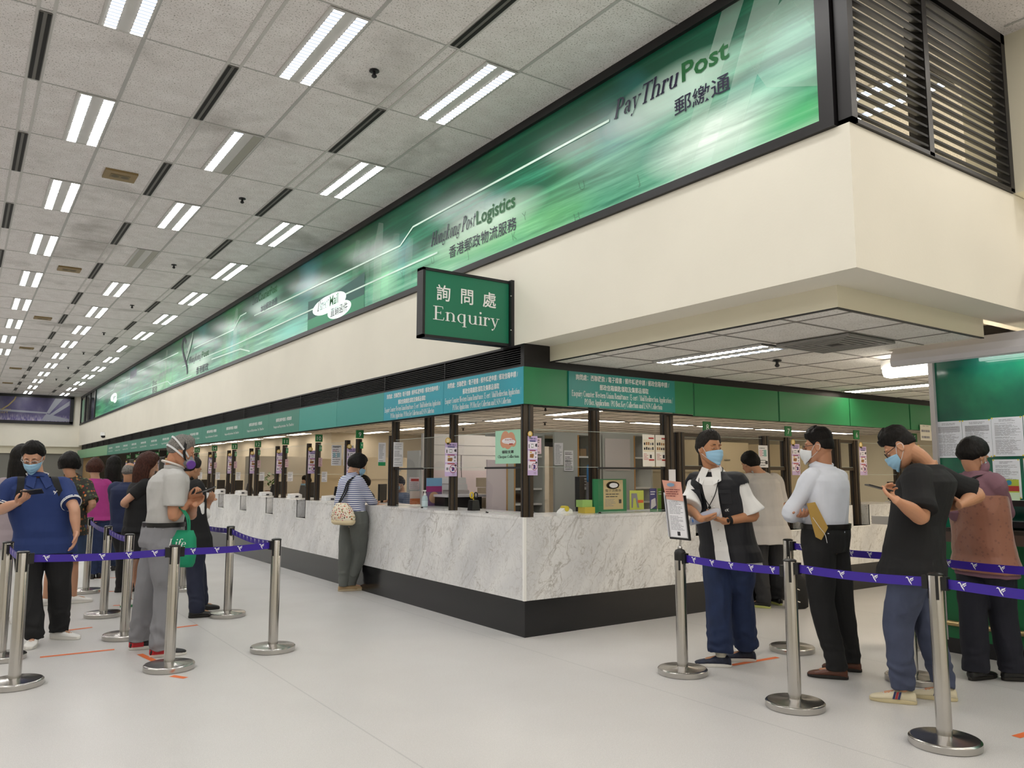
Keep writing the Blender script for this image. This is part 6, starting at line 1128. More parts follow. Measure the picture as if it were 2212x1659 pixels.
def person(label, J, top, bottom, shoes, hair, tone='#c99b80', mask=None, glasses=None, vox=.006, eyes=True, group=None, curl=(.5, .5)):
    """J: joints in metres (see PJ); garments are children of the person"""
    r3 = lambda q: V(q)/1000
    N, Pv, H = r3(J['N']), r3(J['P']), r3(J['H']); ang = lambda a: V((cos(radians(a)), sin(radians(a)), 0))
    fu, fl, fh = ang(J['yu']), ang(J['yl']), ang(J['yh']); ru, rl = fu.cross(UP), fl.cross(UP)
    sw, hw, wa, dp, be = J.get('sw', .205), J.get('hw', .11), J.get('wa', .165), J.get('dp', 1.0), J.get('be', 0)
    base = V((Pv.x, Pv.y, 0)); t = thing('person', label, 'person', base, group); S_ = skin(tone); hd = Head(H, fh, J['ph'], J.get('rh', 0), J.get('hk', 1.0))
    ax = (N-Pv)
    def tc(u): return Pv+ax*u+(fu*(-.018*sin(pi*min(max(u, 0), 1))))
    def ra(u): u = min(max(u, 0), 1); return (rl*(1-u)+ru*u).normalized(), (fl*(1-u)+fu*u).normalized()
    prof = [(-.16, hw+.03, .09, 0), (-.06, hw+.06, .115*dp, 0), (.1, hw+.055, .118*dp, be*.5), (.32, wa, .108*dp, be), (.5, wa*1.02, .113*dp, be*.8), (.68, sw*.84, .122*dp, be*.3), (.8, sw*.88, .114*dp, 0), (.87, sw*.76, .1*dp**.6, 0), (.93, sw*.56, .084, 0), (.98, sw*.38, .072, 0), (1.03, .064, .062, 0)]
    def ring(u, w, d, o, e=0.0, ex=2.35, n=28):
        r_, f_ = ra(u); return oval(tc(u)+f_*o, r_, f_, w+e, d+e, ex, n)
    sh = {q: tc(.83)+ru*(sw*.82*s)+UP*.0 for q, s in (('l', -1), ('r', 1))}
    arm = {q: [sh[q], r3(J[q+'e']), r3(J[q+'w']), r3(J[q+'k'])] for q in 'lr'}
    hip = {q: Pv+rl*(hw*.82*s)-UP*.05 for q, s in (('l', -1), ('r', 1))}
    leg = {q: [hip[q], r3(J[q+'n']), r3(J[q+'a'])] for q in 'lr'}
    def pf(u):
        for a_, c_ in zip(prof, prof[1:]):
            if a_[0] <= u <= c_[0]: q_ = (u-a_[0])/(c_[0]-a_[0]); return tuple(a_[i]+(c_[i]-a_[i])*q_ for i in (1, 2, 3))
        return prof[-1][1:]
    bare = bottom.get('kind', 'trousers') != 'trousers'
    # skin: one continuous surface
    b = B(); hd.skull(b, S_); k = J.get('hk', 1.0)
    limb(b, [tc(.93), (N+hd.p(0, -.03, -.085))/2, hd.p(0, -.022, -.05)], [.064, .055*k, .054*k], S_, 18)
    b.loft([ring(u, w, d, o, -.012) for u, w, d, o in prof], S_)
    for q in 'lr':
        s_, e_, w_, k_ = arm[q]; th = J.get('ar', 1.0)
        limb(b, [s_, s_.lerp(e_, .5), e_, e_.lerp(w_, .4), w_, w_+(k_-w_).normalized()*.02], [.05*th, .045*th, .039*th, .038*th, .026, .026], S_, 16)
        palm = J.get(q+'p'); palm = V(palm) if palm else ((ru if q == 'l' else -ru)*.8+fu*.1-UP*.2)
        hand(b, w_, k_, palm, 1 if q == 'r' else -1, S_, curl[0 if q == 'l' else 1], J.get('hd', 1.0))
        a_ = leg[q]; c_ = [a_[0].lerp(a_[1], .5), a_[1].lerp(a_[2], .35)]
        limb(b, [a_[0], c_[0], a_[1], c_[1]-fl*.012, a_[2]], [.082, .068, .05, .052, .034], S_, 16)
        limb(b, [a_[2]-UP*.03, a_[2]-UP*.05+ang(J[q+'t'])*.1], [.03, .025], S_)
    fuse('body', b, vox, 2, S_, t)
    # shoes
    for q in 'lr': shoe(t, leg[q][2], ang(J[q+'t']), shoes[0], shoes[1], J.get('fl', .27), shoes[2] if len(shoes) > 2 else 'shoe')
    # lower garment
    b = B(); bm = bottom['mat']; lo = bottom.get('loose', .012); kind = bottom.get('kind', 'trousers')
    b.loft([ring(u, w, d, o, lo+.004) for u, w, d, o in ((-.13, hw+.055, .105*dp, 0), (-.06, hw+.062, .118*dp, 0))]+([ring(u, *pf(u), .03) for u in (.04, .1, bottom['waist'])] if 'waist' in bottom else [ring(u, *pf(u), -.002) for u in (.0, .06)]), bm)
    for q in 'lr':
        h_, n_, a_ = leg[q]; m1, m2 = h_.lerp(n_, .5), n_.lerp(a_, .5); W = bottom.get('hem', .062)
        if kind == 'trousers': limb(b, [h_, m1, n_, m2, a_+UP*.03, a_-UP*bottom.get('drop', .03)], [.096+lo, .084+lo, .066+lo, (.062+W)/2+lo*.8, W+lo*.3, W+lo*.3], bm, 20, 6, True)
        elif kind == 'shorts': limb(b, [h_, m1, h_.lerp(n_, .95)], [.094+lo, .086+lo, .078+lo], bm, 20, 6, True)
    if kind == 'skirt': b.loft([oval(Pv-UP*z, rl, fl, w, w*.78, 2.2) for z, w in ((.0, hw+.06), (.12, hw+.085), (.34, hw+.09))], bm)
    sd = J.get('seed', int(abs(N.x*10)))
    fuse('trousers' if kind == 'trousers' else kind, b, max(vox, .0065), 3, bm, t, folds(sd+1, bottom.get('fold', .005), 8, 3.4, .34 if kind == 'trousers' else None, None, 62))
    if bottom.get('belt'):
        b = B(); u = bottom.get('waist', .16); b.loft([ring(u+du, *pf(u), .037) for du in (-.045, .018)], mat('#121212', .4)); b.obj('belt', t, True, 40)
    # upper garments
    for G in ([top] if isinstance(top, dict) else top):
        b = B(); tm = G['mat']; ea = G.get('ease', .02); hem = G.get('hem', -.2); sl = G.get('sleeve', .7)
        us = [u for u in (-.3, -.2, -.1, 0, .1, .22, .34, .46, .58, .7, .8, .87, .93, .98) if u > hem+.03 and u <= G.get('to', .98)]
        def pr(u):
            if u < -.06: return hw+.075, .128*dp, be*.2
            for a_, c_ in zip(prof, prof[1:]):
                if a_[0] <= u <= c_[0]: q_ = (u-a_[0])/(c_[0]-a_[0]); return tuple(a_[i]+(c_[i]-a_[i])*q_ for i in (1, 2, 3))
            return prof[-1][1:]
        rings = []
        for u in [hem]+us:
            w, d, o = pr(u); fl_ = G.get('flare', .012)*max(0, (.3-u)); bl = G.get('blouse', 0)*max(0, 1-abs(u-.12)/.2); rings.append(ring(u, w, d, o, (ea if u < .9 else ea*.55)*(.45 if 'waist' in bottom and u < bottom['waist']+.03 and not G.get('out') else 1)+fl_+bl, 2.5, 32))
        b.loft(rings, tm)
        if sl:
            for q in 'lr':
                s_, e_, w_ = arm[q][:3]; sr = G.get('sr', .066); path = [s_+(tc(.84)-s_)*.35, s_]
                if sl <= 1: path += [s_.lerp(e_, sl*.5), s_.lerp(e_, sl)]; rr = [sr*1.02, sr*1.08, sr*1.02, sr*G.get('sf', 1.0)]
                else: path += [s_.lerp(e_, .5), e_, e_.lerp(w_, (sl-1)*.5), e_.lerp(w_, sl-1)]; rr = [sr*1.02, sr*1.05, sr*.92, sr*.86, sr*.74, sr*.64]
                limb(b, path, rr, tm, 20, 5, True)
        fuse(G.get('name', 'shirt'), b, max(vox, .0065), 2, tm, t, folds(sd+5, G.get('fold', .005), G.get('fx', 6), 2.4))
        if G.get('collar'):
            b = B(); cm = G['collar'] if not isinstance(G['collar'], bool) else tm; nk = (hd.p(0, -.025, -.09)-tc(.98)).normalized(); c0 = tc(.985); rr_, ff_ = ru, nk.cross(ru)*-1
            ff_ = ru.cross(nk)*-1 if ru.cross(nk).dot(fu) < 0 else ru.cross(nk)
            R1 = oval(c0-nk*.012+ff_*.012, ru, ff_, .094, .086, 2, 28); R2 = oval(c0+nk*.038-ff_*.004, ru, ff_, .069, .066, 2, 28); R3 = oval(c0+nk*.03, ru, ff_, .061, .058, 2, 28)
            b.loft([R1, R2, R3], cm, False); o = b.obj('collar', t, True); so = o.modifiers.new('s', 'SOLIDIFY'); so.thickness = .004
    hd.hair(t, hair[1], hair[0])
    if eyes: hd.eyes(t)
    if mask: hd.mask(t, mask[1], mask[0])
    if glasses: hd.glasses(t, glasses)
    return t, dict(hd=hd, tc=tc, ring=ring, pr=prof, arm=arm, leg=leg, fu=fu, ru=ru, sh=sh, N=N, Pv=Pv, sw=sw, hw=hw, dp=dp, be=be)
# ---------------------------------------------------------------- cloth materials
def m_stripe():
    t = NT('blue_stripe_cotton'); x, y, z = t.sep(t.co)[:3]; w = t.noise(t.co, 3, 2); v = t.math('FRACT', t.math('ADD', t.math('MULTIPLY', z, 42), t.math('MULTIPLY', w, 1.2)))
    c = t.mix(t.math('GREATER_THAN', v, .55), '#e9ebf2', '#3b4a86'); return t.base(c, .8)
def m_floral():
    t = NT('printed_floral'); a = t.n('TexVoronoi'); t.set(a.inputs['Vector'], t.co); a.inputs['Scale'].default_value = 26
    c = t.mix(t.rng(a.outputs['Distance'], .3, .4, 1, 0), '#2b2a22', t.ramp(t.sep(a.outputs['Color'])[0], [(.2, '#b5482c'), (.45, '#5d6a3a'), (.65, '#c58a4a'), (.85, '#3c4a36')])); return t.base(c, .8)
def m_bagprint():
    t = NT('printed_canvas'); a = t.n('TexVoronoi'); t.set(a.inputs['Vector'], t.co); a.inputs['Scale'].default_value = 42
    c = t.mix(t.rng(a.outputs['Distance'], .34, .42, 1, 0), '#e9dfc9', t.ramp(t.sep(a.outputs['Color'])[0], [(.15, '#c2402c'), (.35, '#2f2b2a'), (.55, '#d88a3a'), (.75, '#6d8a4a'), (.9, '#c75a7c')])); return t.base(c, .8)
def m_brocade():
    t = NT('brown_brocade'); a = t.n('TexVoronoi'); t.set(a.inputs['Vector'], t.map(t.co, (1, 1, 1))); a.inputs['Scale'].default_value = 30
    c = t.mix(t.rng(a.outputs['Distance'], .2, .3, 1, 0), '#8e5c48', '#7d4f40'); return t.base(c, .45, Sheen_Weight=.3)
cl = lambda h, r=.85, b_=.15: mat(h, r, bump=b_, bscale=450, var=.06, vscale=6)
def m_denim(h): return mat(h, .85, bump=.2, bscale=600, var=.18, vscale=9)
NAVYP, GREYP, WHT, BLKC, BLKT, DENIM, WSH, CHAR, SLATE = cl('#1d3268'), cl('#b9b8b6'), cl('#ecebe9'), cl('#141416'), cl('#121214'), m_denim('#1b2a4c'), cl('#dfe3ee'), cl('#2c2c2f'), m_denim('#444b62')
MASKB, MASKW, MASKG = mat('#9cc9e6', .6), mat('#eceef0', .6), mat('#b5cfd0', .6)
SHW, SHB, SOLEW, SOLEB = mat('#e8e6e2', .5), mat('#1a191b', .35), mat('#e4e1da', .6), mat('#1a1714', .5)
def phone(label, c, d, n, m=None):
    """c centre, d long axis, n screen normal"""
    d = V(d).normalized(); n = V(n); n = (n-d*n.dot(d)).normalized(); s = d.cross(n); t = thing('phone', label, 'phone', c); b = B()
    b.loft([[V(c)+s*x*.036+d*y*.076+n*z for x, y in ((-1,-.94),(-.9,-1),(.9,-1),(1,-.94),(1,.94),(.9,1),(-.9,1),(-1,.94))] for z in (-.004, .004)], m or mat('#17181b', .3)); b.obj('case', t)
    b = B(); b.add([V(c)+s*x*.033+d*y*.071+n*.0045 for x, y in ((-1,-1),(1,-1),(1,1),(-1,1))], [(0, 1, 2, 3)], mat('#2b3640', .08, emit=.2)); b.obj('screen', t); return t
J_ = PJ
def front(u, x, e=0.0, I=None):
    """point on the chest of the last person: u up the trunk, x to the person's right, e out from the body"""
    I = I or LAST[0]; w, d, o = I['hw']+.07, .125*I['dp'], 0
    for a_, c_ in zip(I['pr'], I['pr'][1:]):
        if a_[0] <= u <= c_[0] and u > -.06: q_ = (u-a_[0])/(c_[0]-a_[0]); w, d, o = [a_[i]+(c_[i]-a_[i])*q_ for i in (1, 2, 3)]
    d += e; w += e
    return I['tc'](u)+I['ru']*x+I['fu']*(o+d*(1-min(.98, abs(x)/w)**2.4)**(1/2.4))
LAST = [None]
def collar_tips(t, I, m, e):
    c, f, r = I['tc'](.99), I['fu'], I['ru']
    for q in (-1, 1):
        b = B(); b.add([c+f*.078+r*q*.008+UP*.012, c+f*.05+r*q*.072+UP*.03, front(.86, q*.1, e, I), front(.8, q*.045, e+.006, I)], [(0, 1, 2, 3) if q < 0 else (3, 2, 1, 0)], m); o = b.obj('collar_tip', t); so = o.modifiers.new('s', 'SOLIDIFY'); so.thickness = .005
# the man in the blue polo shirt
t, I = person('person in a navy blue polo and backpack looking down at a phone', J_['polo'],
    dict(mat=NAVYP, ease=.022, hem=-.26, sleeve=.78, sr=.08, collar=True, fold=.006, flare=.05), dict(mat=BLKC, loose=.024, hem=.07, fold=.007), (SHW, SOLEW, 'sneaker'), ('short', BLKH), '#c4957a', ('surgical', MASKB), mat('#c9c9cc', .3, .6), .0045, curl=(.35, 1.0))
def cuffs(I, t, qs, sl, sr, m, m2=None, w=.02):
    for q in qs:
        s_, e_ = I['arm'][q][:2]; d = (e_-s_).normalized(); c = s_.lerp(e_, sl); b = B()
        u = d.orthogonal().normalized(); v = d.cross(u)
        for k, (o, mm) in enumerate(((-.016, m), (.0, m2 or m))): b.loft([oval(c+d*(o+z), u, v, sr+x, sr+x, 2, 24) for z, x in ((-.004, .0), (-.004, .004), (.004, .004), (.004, .0))], mm, False)
        b.obj('sleeve_band', t, True, 40)
LAST[0] = I; collar_tips(t, I, NAVYP, .034); cuffs(I, t, 'lr', .78, .08, WHT)
hd = I['hd']; f, r = I['fu'], I['ru']
b = B(); c0 = I['tc'](.985); 
for q in (1, -1): b.tube([c0+r*q*.02+f*.105-UP*.045, c0+r*q*.062+f*.07+UP*.0, c0+r*q*.085-f*.0+UP*.035, c0+r*q*.05-f*.07+UP*.05], .004, WHT, 6)
b.obj('collar_stripe', t); pf = I['tc'](.74)+f*.222-r*.11
b = B(); bird(b, Fr(pf, -r, (UP+f*-.2).normalized()), 0, 0, .035, WHT, .0, -1); o = b.obj('chest_emblem', t)
bp = thing('backpack', 'black backpack worn by the person in the navy blue polo', 'backpack', I['tc'](.5)); b = B(); c0 = I['tc'](.55)-f*.3
b.loft([oval(c0+UP*z, r, f, w, d, 3, 24) for z, w, d in ((-.24, .1, .06), (-.2, .15, .1), (0, .16, .11), (.16, .14, .09), (.22, .08, .05))], BLKT); b.obj('pack', bp, True)
for q in (-1, 1):
    b = B(); L_ = [front(u, q*x, .034) for u, x in ((.52, .175), (.62, .168), (.72, .155), (.82, .14))]+[I['tc'](.93)+r*q*.128+f*.075+UP*.02, I['tc'](.965)+r*q*.122-f*.02+UP*.02, I['tc'](.92)+r*q*.12-f*.13, I['tc'](.8)+r*q*.12-f*.2]
    P_, _ = cat_(L_, [1]*len(L_), 5); b.loft([[p+r*s_*.027+n_*f for s_, n_ in ((-1, .002), (1, .002), (1, -.006), (-1, -.006))] for p in P_], BLKT); o = b.obj('strap', bp, True, 30)
    b = B(); p = front(.6, q*.17, .042); b.loft([[p+r*x*.02+UP*y*.018+f*z for x, y in ((-1, -1), (1, -1), (1, 1), (-1, 1))] for z in (-.006, .004)], mat('#2a2b2e', .4)); b.obj('strap_buckle', o)
K = V(J_['polo']['rk'])/1000; phone('black phone in the hand of the person in the navy polo', K+r*-.05*0+UP*.035-f*.0+V((.03, -.01, 0)), r*-.8+f*.25+UP*.1, UP*.8-f*.5)
# the man in the grey polo shirt with the respirator
t, I = person('person in a pale grey polo shirt and respirator looking at a phone', J_['grey'],
    dict(mat=GREYP, ease=.024, hem=.12, sleeve=.72, sr=.078, collar=True, fold=.007, flare=.0, blouse=.012), dict(mat=cl('#86868b'), loose=.026, hem=.075, belt=True, fold=.008, waist=.2), (mat('#1d1c20', .5), SOLEW, 'running_shoe'), ('crop', GRYH), '#b98566', None, None, .0045, curl=(1.0, 1.15))
hd = I['hd']; rp = B(); RB = mat('#7f8186', .5); RP = mat('#6b3fa0', .45)
rp.loft([oval(hd.p(0, y, -.055+z), hd.r, hd.u, w, h, 2.2, 20) for y, z, w, h in ((.06, 0, .058, .055), (.1, .0, .05, .05), (.135, -.008, .03, .034), (.15, -.01, .018, .02))], RB); o = rp.obj('respirator', t, True)
for q in (-1, 1):
    b = B(); d = (hd.r*q*.8+hd.f*.45-hd.u*.2).normalized(); c0 = hd.p(q*.05, .1, -.065); b.tube([c0, c0+d*.03], .03, mat('#8d8f94', .5), 18); b.obj('cartridge', o, True, 30); b = B(); b.tube([c0+d*.03, c0+d*.048], .036, RP, 20); b.obj('filter', o, True, 30)
for z0, z1, m in ((-.035, .075, mat('#cfd0d2', .5)), (-.06, .0, mat('#cfd0d2', .5))):
    b = B(); L_ = [hd.surf(a_*pi/180*q_, z0+(z1-z0)*min(1, a_/120), .0065 if a_ < 70 else .02) for q_ in (1,) for a_ in (40, 70, 100, 130, 160, 180, 200, 230, 260, 290, 320)]
    L_ = []
    for a_ in (35, 60, 90, 120, 150, 180, 210, 240, 270, 300, 325):
        k_ = min(a_, 360-a_); L_.append(hd.surf(radians(a_), z0+(z1-z0)*min(1, (k_-35)/100), .01 if k_ < 75 else .024))
    P_, _ = cat_(L_, [1]*len(L_), 4); b.loft([[p+hd.u*.008, p-hd.u*.008, p-hd.u*.008+(p-hd.c).normalized()*.002, p+hd.u*.008+(p-hd.c).normalized()*.002] for p in P_], m, False); b.obj('strap', o)
b = B(); b.loft([[hd.surf(radians(a), z, .02)+hd.f*d_ for d_ in (-.011, .011)]+[hd.surf(radians(a), z, .024)+hd.f*d_ for d_ in (.011, -.011)] for a, z in ((84, .085), (82, .05), (78, .0), (68, -.04), (58, -.06))], BLKT, False); b.obj('side_strap', o)
b = B(); c0 = I['tc'](.985); b.tube([c0+I['ru']*.09*sin(a)+I['fu']*.085*cos(a)+UP*(.035-.03*cos(a)) for a in [i*2*pi/16 for i in range(17)]], .009, mat('#d9d2cc', .7), 8); b.obj('neck_lanyard', t, True)
K = V(J_['grey']['rk'])/1000; W_ = V(J_['grey']['rw'])/1000; phone('black phone held up by the person in the pale grey polo', K+rt*.075+UP*.04-fw*.03, rt*.93+UP*.36, UP*.85-rt*.3)
for q in 'lr':
    an = I['leg'][q][2]; d = V((cos(radians(J_['grey'][q+'t'])), sin(radians(J_['grey'][q+'t'])), 0)); s = d.cross(UP); b = B(); b.loft([[V((an.x, an.y, 0))+d*u+s*w+UP*z for u, w in ((-.078, -.012), (-.05, -.038), (.03, -.041), (.03, .041), (-.05, .038), (-.078, .012))] for z in (.024, .06)], mat('#c2242e', .5)); b.obj('heel_counter', t)
bg = thing('shopping_bag', 'green cloth shopping bag hanging from a forearm', 'bag', (-2.5, 1.4, .8)); GB2 = cl('#128a63', .8)
e_ = V(J_['grey']['re'])/1000; w_ = V(J_['grey']['rw'])/1000; a0 = e_.lerp(w_, .3); top_ = a0+V((.03, -.02, -.15)); bx = (rt.x*.8+.0, rt.y*.8, 0); R_ = V((.72, -.7, 0)).normalized(); F_ = R_.cross(UP)
b = B(); b.loft([oval(top_+R_*o_-UP*z, R_, F_, w, d, 3, 24) for z, w, d, o_ in ((0, .1, .012, 0), (.06, .115, .045, .005), (.18, .12, .06, .005), (.26, .115, .055, 0), (.29, .1, .04, 0))], GB2); b.obj('sack', bg, True)
for q in (-1, 1):
    b = B(); P_, _ = cat_([top_+R_*.06+F_*q*.01-UP*.02, top_+R_*.045+F_*q*.015+UP*.1, a0+UP*.045+F_*q*.012, a0+UP*.04-R_*.03+F_*q*.012, top_-R_*.055+F_*q*.01+UP*.08, top_-R_*.06+F_*q*.01-UP*.02], [1]*6, 5); b.loft([[p+F_*.012, p-F_*.012, p-F_*.012+UP*.003, p+F_*.012+UP*.003] for p in P_], GB2, False); b.obj('handle', bg)
b = B(); F = Fr(top_+F_*.065-UP*.17-R_*.02, -R_ if F_.dot(fw) > 0 else R_, UP); b.text(Fr(top_-UP*.16+(-F_*.066 if F_.dot(fw) > 0 else F_*.066), -R_ if F_.dot(fw) > 0 else R_, UP), 'Life', .0, .03, .1, WHT, .002, font=serif, shear=.25); b.obj('print', bg)
# the man in the black vest behind him
t, I = person('person in a black vest over white sleeves behind the grey polo shirt', J_['vest2'],
    [dict(mat=WHT, ease=.018, hem=.0, sleeve=1.35, sr=.068, name='shirt', to=.93), dict(mat=BLKC, ease=.032, hem=-.3, sleeve=.55, sr=.082, collar=True, name='waistcoat', fold=.006)], dict(mat=cl('#1c2136'), loose=.02, hem=.07), (SHB, SOLEB), ('crop', SALT), '#b58767', None, None, .006, False)
# the woman at the counter
t, I = person('person in a striped blouse leaning at the counter with a printed bag', J_['lady'],
    dict(mat=m_stripe(), ease=.026, hem=.1, sleeve=1.5, sr=.066, collar=True, fold=.006, blouse=.01), dict(mat=cl('#5f625e'), loose=.02, hem=.058, fold=.006, waist=.2), (mat('#a58a64', .6), mat('#b8a88c', .6), 'walking_shoe'), ('bob', BLKH), '#c79c80', ('surgical', MASKB), None, .005, False)
r, f, tc = I['ru'], I['fu'], I['tc']
bg = thing('shoulder_bag', 'cream bag with a colourful print on a shoulder at the counter', 'bag', tc(.2)); BP = m_bagprint(); c0 = tc(.16)-f*.19+r*.03; bu = (r*.97+UP*-.1).normalized(); bn = -f
b = B(); b.loft([oval(c0+UP*z+r*o_, r, f, w, d, 2.6, 28) for z, w, d, o_ in ((-.135, .15, .05, .02), (-.12, .185, .08, .02), (-.04, .19, .095, .015), (.05, .15, .08, 0), (.11, .1, .05, -.01), (.125, .07, .03, -.01))], BP); o = b.obj('pouch', bg, True)
b = B(); b.loft([oval(c0+UP*z+r*.02, r, f, w, d, 2.6, 28) for z, w, d in ((-.14, .16, .055), (-.12, .188, .083), (-.085, .193, .093))], mat('#d9c9a4', .8)); b.obj('base_band', bg, True)
for dx in (.0, .045):
    b = B(); P_, _ = cat_([c0+UP*.1-r*.07+r*dx*.4-f*.02, tc(.6)-f*.15+r*(.04+dx), tc(.84)-f*.125+r*(.09+dx*.6), tc(.955)-f*.03+r*(.105+dx*.3), tc(.93)+f*.07+r*.11, tc(.75)+f*.13+r*.13], [1]*6, 5); b.loft([[p+r*.013, p-r*.013, p-r*.013-f*.004, p+r*.013-f*.004] for p in P_], BLKT, False); b.obj('strap', bg)
# the man with the lanyard
VM = cl('#15161d', .7); t, I = person('person in a black vest over a white shirt with a lanyard', J_['lanyard'],
    [dict(mat=WHT, ease=.022, hem=-.3, sleeve=.95, sr=.064, sf=1.5, collar=True, name='shirt', fold=.006), dict(mat=VM, ease=.036, hem=-.24, sleeve=.1, sr=.082, name='utility_vest', fold=.003)], dict(mat=DENIM, loose=.03, hem=.085, fold=.008, drop=-.03), (mat('#1d2338', .6, var=.5, vscale=30), SOLEW, 'slip_on_shoe'), ('short', SALT), '#b8845f', ('surgical', MASKB), None, .004, True)
LAST[0] = I; collar_tips(t, I, WHT, .06); tc, r, f = I['tc'], I['ru'], I['fu']
b = B(); 
for u0, u1 in zip([-.3+.055*i for i in range(22)], [-.3+.055*i for i in range(1, 23)]):      # the open white shirt front between the vest edges
    h = lambda u: .05+.012*max(0, u-.55)/.3+.03*max(0, .1-u)
    b.add([front(u0, -h(u0)-.01, .055+.05*max(0, .12-u0)+.05*max(0, .12-u0)), front(u0, h(u0)-.01, .055+.05*max(0, .12-u0)), front(u1, h(u1)-.01, .055+.05*max(0, .12-u1)), front(u1, -h(u1)-.01, .055+.05*max(0, .12-u1)+.05*max(0, .12-u1))], [(0, 1, 2, 3)], WHT)
b.obj('shirt_front', t, True)
b = B()
for u in (.05, .2, .35, .5, .65): b.ball(front(u, -.012, .057), .006, mat('#d8d8d4', .4), 8, 6)
b.obj('button', t)
for q in (-1, 1):
    for u0, u1 in ((.55, .74),): b = B(); b.add([front(u, q*x, .054) for u, x in ((u0, .075), (u0, .15), (u1, .15), (u1, .075))], [(0, 1, 2, 3)], VM); b.add([front(u, q*x, .058) for u, x in ((u1-.05, .07), (u1-.05, .155), (u1, .155), (u1, .07))], [(0, 1, 2, 3)], VM); o = b.obj('chest_pocket', t); so = o.modifiers.new('s', 'SOLIDIFY'); so.thickness = .004
b = B(); b.text(Fr(front(.45, -.105, .06), -r, UP), 'cK', 0, 0, .03, WHT, .003); b.obj('chest_letters', t)
b = B(); P_, _ = cat_([tc(.99)-f*.05+UP*.03, tc(.99)-r*.075+UP*.02, front(.86, -.08, .06), front(.68, -.045, .063), front(.52, .02, .064)], [1]*5, 5); b.tube(P_, .0035, BLKT, 6); P_, _ = cat_([tc(.99)-f*.05+UP*.03, tc(.99)+r*.075+UP*.02, front(.86, .075, .06), front(.68, .055, .063), front(.52, .02, .064)], [1]*5, 5); b.tube(P_, .0035, BLKT, 6); q_ = front(.5, .02, .068); b.ball(q_, .012, BLKT, 10, 8); b.ball(q_-UP*.03+r*.012, .016, BLKT, 10, 8); b.tube([q_, q_-UP*.03+r*.012], .003, STEEL, 6); b.obj('lanyard', t)
w_ = V(J_['lanyard']['lw'])/1000; e_ = V(J_['lanyard']['le'])/1000; d = (w_-e_).normalized(); u_ = d.orthogonal().normalized(); v_ = d.cross(u_); b = B(); b.loft([oval(w_-d*.03+d*z, u_, v_, q_, q_, 2, 20) for z, q_ in ((-.012, .028), (-.012, .0335), (.012, .033), (.012, .027))], BLKT); b.ball(w_-d*.03-UP*.0-f*-.03, (.016, .012, .016), BLKT, 10, 8); b.obj('watch', t, True, 30)
for q in 'lr':
    a_ = I['leg'][q][2]; b = B(); b.tube([V((a_.x, a_.y, .075)), V((a_.x, a_.y, .15))], [.04, .043], mat('#cfcabb', .8), 18); b.obj('sock', t, True, 40)
kk = V(J_['lanyard']['rk'])/1000; k2 = V(J_['lanyard']['lk'])/1000; c0 = kk.lerp(k2, .4)+UP*.03
bt = thing('bagged_bottle', 'bagged bottle with a blue cap held by the person with the lanyard', 'bottle', c0); ax_ = (-rt*.95-UP*.3).normalized(); CP = m_sheer('#d6d9e4', .55, 'plastic_bag')
b = B(); b.tube([c0+ax_*(-.02), c0+ax_*.06, c0+ax_*.1], [.028, .03, .014], mat('#7f7fb8', .3), 16); b.obj('body', bt, True); b = B(); b.tube([c0+ax_*.1, c0+ax_*.15], [.024, .026], mat('#3f86d8', .3), 16); b.obj('cap', bt, True); b = B(); b.loft([oval(c0+ax_*z, UP, ax_.cross(UP).normalized(), w, w*.8, 2, 18) for z, w in ((-.08, .015), (-.06, .035), (-.01, .042), (.06, .04), (.12, .034), (.16, .03), (.17, .01))], CP); b.obj('plastic_bag', bt, True)
# the man at counter window eight, his backpack on the floor
t, I = person('person in a light grey shirt seen from behind at counter window eight', J_['greyshirt'],
    dict(mat=cl('#bdb8b4'), ease=.026, hem=-.34, sleeve=.85, sr=.078, collar=True, fold=.006, flare=.06), dict(mat=CHAR, loose=.024, hem=.07), (SHB, mat('#c9cf7a', .6), 'trainer'), ('mop', BLKH), '#bd8c6c', None, None, .006, False)
fb = thing('floor_backpack', 'black backpack on the floor below counter window eight', 'backpack', (3.3, -.35, 0)); b = B(); b.loft([oval(V((3.36, -.42, 0))+UP*z, V((.9, -.4, 0)).normalized(), V((.4, .9, 0)).normalized(), w, d, 3, 22) for z, w, d in ((.002, .09, .06), (.02, .12, .08), (.2, .12, .085), (.3, .1, .07), (.36, .05, .04))], BLKT); b.obj('pack', fb, True)
for dz in (.12, .25): b = B(); b.tube([V((3.2, -.47, dz)), V((3.29, -.51, dz-.04))], .008, STEEL, 8); b.obj('buckle', fb)
# the man in the white shirt
t, I = person('person in a white long-sleeved shirt holding a brown envelope', J_['white'],
    dict(mat=WSH, ease=.02, hem=.12, sleeve=1.92, sr=.064, collar=True, fold=.007, blouse=.014), dict(mat=BLKC, loose=.02, hem=.066, waist=.22, fold=.005, belt=True), (mat('#5d3322', .3), SOLEB, 'leather_shoe'), ('fade', BLKH), '#bb8768', ('kf', MASKW), mat('#151515', .3), .0045, True)
kk = V(J_['white']['rk'])/1000; et = thing('envelope', 'brown paper envelope with a string held by the person in the white shirt', 'envelope', kk); EV = mat('#b5924a', .7); b = B(); n_ = (-fw*.95+rt*.2); n_.z = 0; n_.normalize(); u1 = (-UP*.97+rt*.16).normalized(); s1 = (rt*.97-fw*.1); c0 = kk+UP*.09+n_*.07+rt*.03
b.loft([[c0+s1*x+u1*y+n_*z for x, y in ((-.03, 0), (.03, -.01), (.085, .17), (.02, .26), (-.015, .24))] for z in (-.003, .003)], EV); b.obj('sheet', et); b = B(); b.tube(cat_([c0+n_*.004-s1*.01+u1*.1, c0+n_*.012+s1*.02+u1*.17, c0+n_*.008+s1*.05+u1*.22, c0+n_*.004+s1*.055+u1*.28], [1]*4)[0], .002, WHT, 6); b.obj('string', et)
